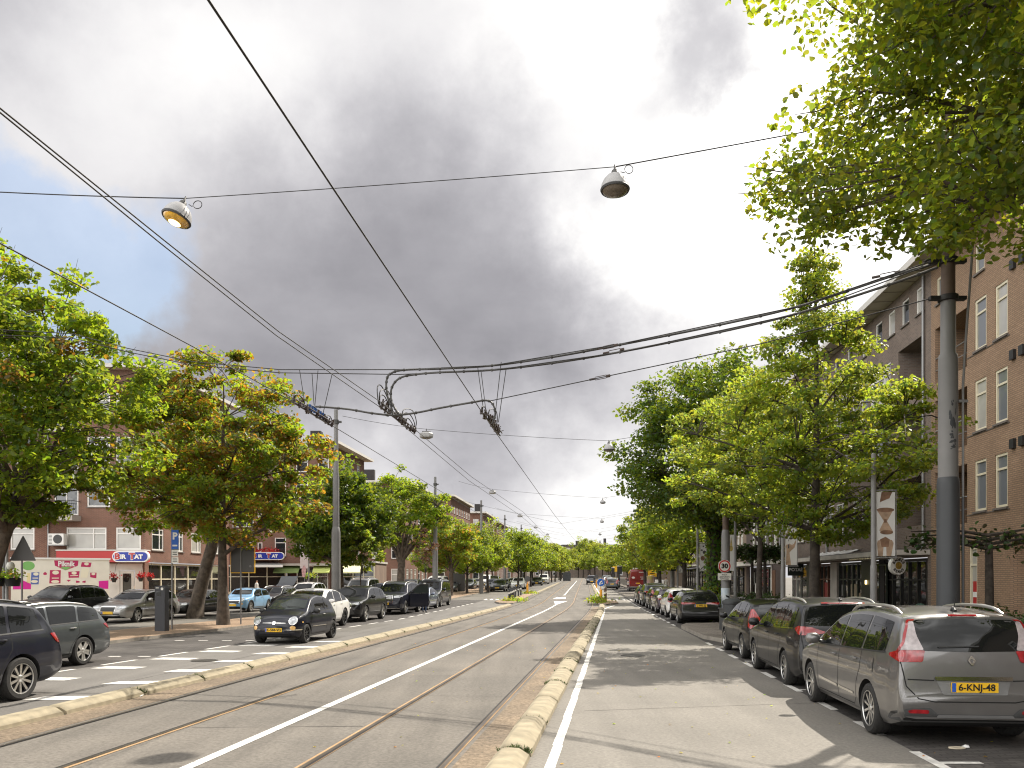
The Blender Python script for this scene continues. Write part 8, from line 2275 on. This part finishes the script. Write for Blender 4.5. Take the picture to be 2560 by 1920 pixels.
# ---- banners on poles along the right pavement
M_ban = mat('banner_cloth', (.60, .59, .57), .8, var=.04, scale=2)
M_flesh = mat('print_tan', (.36, .25, .17), .8, var=.25, scale=6); M_ink = mat('print_ink', (.06, .055, .055), .8); M_brown = mat('print_brown', (.18, .10, .06), .8, var=.35, scale=7)
def banner(label, up_, ub0, ub1, vt, vb, y, art, h):
    root = thing('banner_pole', label, 'banner', base(atx(up_, y), y, .12), 0, 'banner poles along the right pavement')
    b = MB(); b.lathe([(.085, -.1), (.08, h*.42), (.078, h*.44), (.065, h*.45), (.06, h), (0, h + .02)], 12); b.build('pole', M_mast, root, smooth=40)
    x1, x2 = atx(ub0, y) - atx(up_, y), atx(ub1, y) - atx(up_, y); z1, z2 = zz(vb, y), zz(vt, y); w, hh = x2 - x1, z2 - z1
    b = MB(); b.box(x1, -.012, z1, x2, .012, z2); q = b.build('cloth', M_ban, root)
    b = MB(); b.tube([(0, 0, z1 - .04), (x2 + .05, 0, z1 - .04)], .018, 6); b.tube([(0, 0, z2 + .04), (x2 + .05, 0, z2 + .04)], .018, 6); b.tube([(x2 + .03, 0, z1 - .04), (x2 + .03, 0, z2 + .04)], .012, 6); b.build('arm', M_mast, root, smooth=40)
    mp = lambda pts: [(x1 + p[0]*w, z1 + p[1]*hh) for p in pts]
    by = {}
    for pts, m in art: by.setdefault(m.name, (m, []))[1].append(pts)
    for k, (nm, (m, ps)) in enumerate(by.items()):
        b = MB()
        for j, p in enumerate(ps): b.prism(mp(p), -.0135 - .002*k - .0004*j, -.0122)
        b.build('print', m, q)
E = ellipse
hand = [([(.05, .0), (.50, .0), (.36, .30), (.55, .36), (.80, .42), (.93, .56), (.88, .60), (.72, .50), (.62, .52), (.64, .48), (.45, .50), (.34, .52), (.30, .48), (.15, .50), (.02, .46), (.08, .40), (.10, .32)], M_flesh), ([(.05, .72), (.18, .80), (.42, .90), (.75, 1.0), (.80, .94), (.55, .88), (.30, .80), (.18, .72), (.06, .66)], M_flesh),
        (E(.62, .80, .17, .030, 14), M_ink), (E(.22, .71, .14, .024, 14), M_ink), (E(.48, .645, .17, .030, 14), M_ink), ([(.30, .77), (.38, .77), (.36, .82), (.32, .82)], M_ink), ([(.26, .57), (.32, .57), (.31, .62), (.27, .62)], M_ink), ([(.22, .40), (.34, .40), (.32, .50), (.25, .50)], M_ink), (E(.62, .80, .06, .012, 8), M_ban)]
cups = [([(.05, .72), (.40, .55), (.60, .55), (.95, .74), (.7, .70), (.3, .70)], M_flesh), (E(.5, .72, .46, .035, 18), M_brown), ([(.42, .545), (.58, .545), (.9, .38), (.70, .34), (.3, .36), (.18, .40)], M_flesh), (E(.56, .37, .34, .035, 18), M_brown), ([(.42, .52), (.58, .52), (.56, .58), (.44, .58)], M_brown),
        ([(.12, .0), (.36, .0), (.40, .14), (.34, .26), (.10, .24), (.06, .20)], M_flesh), ([(.56, .0), (.80, .0), (.92, .2), (.84, .25), (.60, .26), (.54, .14)], M_flesh), ([(.30, .14), (.66, .14), (.72, .26), (.5, .30), (.22, .26)], M_brown), ([(.2, .84), (.7, .90), (.85, 1.0), (.3, 1.0)], M_brown)]
beans = [(E(.55, .90, .12, .03, 10), M_ink), (E(.30, .76, .18, .03, 10), M_ink), (E(.70, .68, .25, .07, 12), M_ink), (E(.45, .46, .32, .09, 14), M_brown), ([(.1, .06), (.6, .18), (.55, .12), (.1, .02)], M_ink), ([(.2, .0), (.7, .1), (.65, .06), (.2, -.0)], M_ink)]
banner('banner showing an upturned hand under floating discs, left of the spired tree trunk', 1957, 1963, 1992, 1310, 1414, 30.5, hand, 4.9)
banner('banner showing two hourglass cups above raised hands, right of the spired tree trunk', 2184, 2189, 2237, 1232, 1392, 20.5, cups, 4.9)
banner('banner with dark beans and a brown ball, left of the 30 sign', 1744, 1749, 1766, 1360, 1428, 45.5, beans, 4.6)
banner('banner with a gold pineapple shape partly hidden behind the 30 sign mast', 1838, 1822, 1836, 1338, 1428, 39, [(E(.4, .62, .35, .08, 14), mat('print_gold', (.40, .30, .10), .8, var=.3, scale=7)), ([(.2, .7), (.4, .95), (.6, .7)], MAT['print_gold'])], 4.7)
banner('far banner beyond the mast with the flower basket', 1694, 1696, 1706, 1385, 1432, 66, beans, 4.6)
# ---- bicycles
def bicycle(label, x, y, rz, group='bicycles parked along the right pavement', proto=[None], lean=4):
    if proto[0] is None:
        root = empty('bicycle', (0, 0, 0))
        for cx in (-.52, .52):
            b = MB(); b.tube([(cx + .34*math.cos(t), 0, .345 + .34*math.sin(t)) for t in np.linspace(0, 2*math.pi, 25)], .019, 6)
            for k in range(8): b.tube([(cx, 0, .345), (cx + .33*math.cos(k*.785), 0, .345 + .33*math.sin(k*.785))], .003, 3)
            b.build('wheel', M_trim, root, smooth=60)
        b = MB()
        for p in ([(.52, 0, .345), (.40, 0, .88), (.38, 0, 1.0)], [(.42, 0, .80), (-.10, 0, .33)], [(-.10, 0, .33), (-.22, 0, .92)], [(-.10, 0, .33), (-.52, 0, .345)], [(-.52, 0, .345), (-.2, 0, .80)], [(.40, 0, .86), (-.19, 0, .80)]): b.tube(p, .016, 6)
        b.build('frame', M_trim, root, smooth=60)
        b = MB(); b.tube([(.22, .27, 1.02), (.34, .24, 1.04), (.39, 0, 1.0), (.34, -.24, 1.04), (.22, -.27, 1.02)], .014, 6); b.build('handlebar', M_mast, root, smooth=60)
        b = MB(); b.lathe([(0, 0), (.09, .0), (.10, .03), (0, .05)], 10, 0, T((-.25, 0, .93)) @ Matrix.Diagonal((1.3, .8, 1, 1))); b.build('saddle', M_trim, root, smooth=50)
        b = MB(); b.box(-.85, -.07, .72, -.42, .07, .735); b.build('carrier', M_mast, root)
        proto[0] = root; o = root
    else: o = copy_tree(proto[0])
    o.location = base(x, y, .12); o.rotation_euler = (R(lean), 0, rz); tag(o, label, 'bicycle', group)
for i, (u, y, a, lab) in enumerate(((1838, 35.6, 80, 'bicycle leaning by the 30 sign mast'), (1850, 36.4, 100, 'bicycle just right of the 30 sign mast'), (1935, 32, 75, 'bicycle with a grey box parked at the right end of the low hedge'), (2135, 26, 20, 'bicycle parked before the dark green shop window'), (2056, 25.5, 15, 'bicycle parked beside the spired tree trunk'), (2110, 27.5, 10, 'bicycle leaning before the shop with red goods'),
        (1730, 51, 60, 'bicycle near the bean banner pole'), (1722, 53, 70, 'second bicycle near the bean banner pole'))):
    bicycle(lab, atx(u, y), y, R(a))
for u, y, lab in ((752, 74, 'bicycle at the rack under the green awning'), (738, 75, 'second bicycle at the rack under the green awning')):
    bicycle(lab, atx(u, y), y, R(30), 'bicycles under the green awning')
bx = thing('waste_bin', 'dark steel bin between the black estate and the small hatchback', 'bin', base(atx(1830, 27.8), 27.8, .12)); b = MB(); b.lathe([(.28, 0), (.30, 1.0), (.33, 1.02), (.33, 1.1), (.2, 1.18), (0, 1.2)], 14); b.build('drum', M_mastD, bx, smooth=40)
bx = thing('bench', 'low dark planter box beside the near end of the hedge', 'planter', base(atx(1840, 30), 30, .12)); bx.name = 'planter'; b = MB(); b.box(-.5, -.4, 0, .5, .4, .75); b.box(-.54, -.44, .751, .54, .44, .80); b.build('box', M_mastD, bx)
# flower baskets on the far masts and lanterns on the left pavement
fb_ = thing('flower_basket', 'round flower basket strapped to the brown-topped mast beyond the parked cars', 'flower basket', base(atx(1681, 67.8), 67.8, 2.5))
b = MB(); b.lathe([(.25, 0), (.45, .3), (.46, .3)], 12); b.build('bowl', M_iron, fb_, smooth=40)
rsf = np.random.RandomState(91); n = 160; l = leaves_mesh('flowers', rsf.normal(size=(n, 3))*np.array([.3, .3, .15]) + np.array([0, 0, .4]), rsf.normal(size=(n, 3)), .18*rsf.uniform(.7, 1.3, n), rsf.uniform(.9, 1.8, (n, 3)), L_lime, rsf); l.parent = fb_
lp = thing('lantern_post', 'old-fashioned lantern post with a flower basket under the lime awning', 'lantern', base(atx(762, 72), 72, .1)); post(lp, 3.2, .04)
b = MB(); b.lathe([(.06, 3.0), (.16, 3.12), (.18, 3.45), (.05, 3.6), (0, 3.62)], 8); b.build('lantern', M_wsign, lp, smooth=40)
b = MB(); b.lathe([(.2, 1.6), (.4, 2.0), (.42, 2.0)], 12, 0, T((.45, 0, -.1))); b.build('bowl', M_iron, lp, smooth=40)
l = leaves_mesh('flowers', rsf.normal(size=(n, 3))*np.array([.26, .26, .12]) + np.array([.45, 0, 2.0]), rsf.normal(size=(n, 3)), .15*rsf.uniform(.7, 1.3, n), rsf.uniform(.8, 1.5, (n, 3)), L_lime, rsf); l.parent = lp
bn = thing('banner_pole', 'white street banner on a curved pole before the second red grocery sign', 'banner', base(atx(772, 70), 70, .1)); b = MB(); b.tube([(0, 0, -.1), (0, 0, 5.6), (.05, 0, 5.95), (.3, 0, 6.1), (.45, 0, 6.05)], .05, 8); b.build('pole', M_mast, bn, smooth=60)
b = MB(); b.box(-.72, -.012, zz(1421, 70), -.08, .012, zz(1340, 70)); q = b.build('cloth', mat('cloth_pink', (.55, .48, .47), .8, var=.08, scale=3), bn)
b = MB(); b.prism([(-.55, 1.9), (-.3, 1.9), (-.2, 2.6), (-.4, 2.9), (-.6, 2.5)], -.02, -.013); b.build('print', mat('print_rose', (.5, .3, .3), .8, var=.3, scale=8), q)
ub = thing('utility_cabinet', 'ribbed grey cabinet behind the black minibus', 'cabinet', base(atx(1143, 96), 96, .1)); b = MB(); b.box(-.9, -.4, 0, .9, .4, 2.1)
for k in range(7): b.box(-.85 + k*.25, -.43, .1, -.75 + k*.25, -.401, 2.0)
b.build('case', M_signback, ub)
gb = thing('rubbish_container', 'dark container standing at the end of the far left kerb', 'container', base(atx(1417, 200), 200, .05)); b = MB(); b.prism([(-.9, 0), (.9, 0), (.9, 1.8), (.6, 2.1), (-.6, 2.1), (-.9, 1.8)], -.6, .6); b.build('case', M_mastD, gb)
# ---- painted sales trailer
tx = thing('sales_trailer', 'white box trailer painted with magenta food packets and the word PIKNIK', 'trailer', (atx(30, 46.3), 46.3, gz(46) + .0), R(29))
wT = 4.85
b = MB(); b.box(-.05, 0, .55, wT, 2.2, 3.02, 0); b.build('box', mat('trailer_cream', (.70, .67, .58), .5, var=.05, scale=2), tx)
b = MB(); b.box(-.10, -.05, 3.021, wT + .06, 2.25, 3.12); b.build('roof', M_whitep, tx)
b = MB()
for cx in (1.0, 2.1): b.lathe([(.30, -.1), (.32, -.05), (.32, .05), (.30, .1)], 18, 0, T((cx, .3, .32)) @ Matrix.Rotation(R(90), 4, 'X'))
b.build('wheel', M_tyre, tx, smooth=40)
M_mag = mat('print_magenta', (.42, .02, .10), .5); M_mag2 = mat('print_magenta_bright', (.60, .015, .28), .5); M_grn = mat('print_green', (.18, .42, .12), .5); M_pbl = mat('print_blue', (.08, .13, .38), .5); M_cr = mat('print_cream', (.74, .70, .55), .5)
TX = lambda px: (px/1310.0)*wT + .02        # positions measured on the trailer side, 0..1310 across
TZ = lambda py: 3.02 - py/690.0*1.72
def dec(name, polys, m, k):
    b = MB()
    for j, p in enumerate(polys): b.prism([(TX(q[0] - 210), TZ(q[1] - 470)) for q in p][::-1], -.004 - .002*k - .0003*j, -.002)
    return b.build(name, m, tx)
dec('shield', [[(755, 490), (1085, 490), (1075, 610), (910, 715), (765, 610)]], M_mag, 0)
dec('shield_drop', [[(840, 650), (910, 630), (985, 645), (910, 715)], E(415, 615, 85, 100, 20)], M_grn, 1)
dec('packet', [[(700, 710), (845, 710), (840, 1010), (690, 1010)], [(945, 745), (1100, 730), (1090, 880), (950, 885)], [(1130, 525), (1265, 535), (1250, 640), (1115, 630)], [(1245, 765), (1335, 765), (1330, 895), (1245, 870)], [(610, 780), (635, 750), (660, 780), (655, 820), (615, 820)], [(1050, 945), (1100, 960), (1100, 990), (1050, 1000)], [(1140, 960), (1185, 945), (1180, 1000), (1135, 990)], [(920, 930), (985, 930), (950, 975)]], M_mag, 0)
dec('packet_corner', [[(225, 850), (450, 1020), (450, 1140), (215, 1140)], [(1365, 960), (1500, 945), (1500, 1140), (1365, 1140)]], M_mag2, 0)
dec('packet_blue', [[(455, 760), (560, 760), (550, 1030), (445, 1030)]], M_pbl, 0)
dec('packet_mark', [E(515, 800, 36, 36, 14), E(775, 765, 45, 45, 14), E(1025, 775, 36, 36, 14), E(1195, 565, 32, 32, 12), E(1290, 795, 28, 28, 12), E(495, 965, 46, 34, 12), E(770, 970, 55, 34, 12), [(1130, 660), (1235, 660), (1205, 880), (1110, 880)], [(725, 880), (820, 880), (820, 900), (725, 900)], [(470, 880), (545, 880), (545, 900), (470, 900)], [(970, 830), (1080, 822), (1080, 838), (970, 846)]], M_cr, 2)
dec('packet_yellow', [[(395, 780), (440, 780), (440, 1000), (395, 1000)]], mat('print_yellow', (.70, .60, .32), .6), 0)
text_mesh('Piknik', .40, 'lettering', M_whitep, tx, T((TX(918 - 210), -.014, TZ(570 - 470))), bold=.014, sx=.86)
# ---- litter
lt = thing('litter', 'pale curled scrap of packaging on the road behind the grey people carrier', 'litter', G(2392, 1872)); lt.name = 'litter'
b = MB(); b.tube([(.09*math.cos(t), .05*math.sin(t), .012) for t in np.linspace(.3, 6.0, 16)], .010, 5); b.build('ring', mat('card_pale', (.55, .48, .36), .8), lt, smooth=60)
lt = thing('litter', 'small crumpled white paper next to the curled scrap', 'litter', G(2414, 1870)); b = MB(); b.mesh([(-.05, 0, 0), (.04, -.02, .01), (.05, .03, .03), (-.02, .05, .015), (0, .01, .04)], [(0, 1, 4), (1, 2, 4), (2, 3, 4), (3, 0, 4)]); b.build('paper', M_whitep, lt)
lt = thing('litter', 'white paper scrap at the foot of the left kerb blocks', 'litter', G(339, 1742)); b = MB(); b.mesh([(-.12, 0, .01), (.1, -.03, .012), (.12, .05, .03), (-.08, .07, .015)], [(0, 1, 2, 3)]); b.build('paper', M_whitep, lt)
rsf = np.random.RandomState(4); n = 150
lv = leaves_mesh('fallen_leaves', np.stack([rsf.uniform(-3, 6, n), rsf.uniform(7, 26, n), .012 + 0*rsf.uniform(size=n)], 1), np.array([[0, 0, 1.0]]) + rsf.normal(size=(n, 3))*.12, .05*rsf.uniform(.4, 1.2, n), rsf.uniform(.8, 2.2, (n, 3))*np.array([1.6, .9, 1]), L_ches, rsf, simple=True)
tag(lv, 'dry leaf crumbs scattered on the lanes', 'fallen leaves', kind='stuff')

# ---- people
def person(label, x, y, rz, skin, top, legs, hair, arms=((.25, -.10), (-.25, .05)), stride=.12, h=1.75, z=None, bag=None):
    root = thing('person', label, 'person', (x, y, (gz(y) + .0) if z is None else z), rz)
    k = h/1.75
    J = [(0, 0, .95, .13), (0, .01, 1.12, .125), (0, .015, 1.30, .145), (0, .01, 1.44, .10), (0, 0, 1.52, .052), (0, -.01, 1.62, .092), (0, -.012, 1.70, .082)]
    E_ = [(0, 1), (1, 2), (2, 3), (3, 4), (4, 5), (5, 6)]
    def add(a, chain):
        last = a
        for p in chain: J.append(p); E_.append((last, len(J) - 1)); last = len(J) - 1
    for sgn, st in ((1, stride), (-1, -stride)):
        add(0, [(sgn*.10, 0, .88, .092), (sgn*.105, -st*.5, .50, .062), (sgn*.10, -st + .02, .10, .042), (sgn*.11, -st - .14, .035, .035)])
    for sgn, (dx, dy) in ((1, arms[0]), (-1, arms[1])):
        add(3, [(sgn*.18, .01, 1.41, .062), (sgn*.22, dy*.4 + .02, 1.14, .043), (sgn*(.20), dy - .08, .92, .033), (sgn*.19, dy - .12, .82, .026)])
    me = bpy.data.meshes.new('body'); me.from_pydata([(a*k, b_*k, c*k) for a, b_, c, r in J], E_, [])
    o = bpy.data.objects.new('body', me); COL.objects.link(o)
    sk = o.modifiers.new('s', 'SKIN'); ss = o.modifiers.new('u', 'SUBSURF'); ss.levels = 2; ss.render_levels = 2
    for i, (a, b_, c, r) in enumerate(J): me.skin_vertices[0].data[i].radius = (r*k, r*k*.82)
    me.skin_vertices[0].data[0].use_root = True
    bpy.context.view_layer.update()
    m2 = bpy.data.meshes.new_from_object(o.evaluated_get(bpy.context.evaluated_depsgraph_get()))
    bpy.data.objects.remove(o)
    for m in (skin, top, legs, hair, M_trim): m2.materials.append(m)
    for p in m2.polygons:
        c = p.center/k
        if c.z > 1.64 or (c.z > 1.56 and c.y > .03): mi = 3
        elif c.z > 1.48 or (abs(c.x) > .16 and c.z < .90): mi = 0
        elif c.z > .93: mi = 1
        elif c.z > .09: mi = 2
        else: mi = 4
        p.material_index = mi; p.use_smooth = True
    o = bpy.data.objects.new('body', m2); COL.objects.link(o); o.parent = root
    return root
SK = mat('skin', (.50, .30, .21), .6); JE = mat('denim', (.07, .10, .17), .85); DK = mat('cloth_dark', (.025, .025, .03), .85); WH = mat('cloth_white', (.60, .58, .55), .85); HB = mat('hair_brown', (.05, .03, .02), .7); GRY = mat('hair_grey', (.4, .38, .36), .7)
pp = G(1069, 1536)
person('person in jeans and pale top standing behind the open car door', -4.98, 47.75, R(170), SK, WH, JE, GRY, stride=.06)
person('person in a white top walking past the second grocery shop front', atx(642, 68), 68, R(80), SK, WH, DK, HB, z=.1)
person('person in dark clothes beside the far right kerb', atx(1487, 128), 128, R(10), SK, DK, JE, HB)
person('person in dark clothes crossing at the far end of the street', atx(1474, 190), 190, R(70), SK, DK, DK, HB)
person('person with a pale jacket on the pavement right of the diversion board', atx(1665, 82), 82, R(10), SK, WH, DK, HB, z=gz(82) + .12)
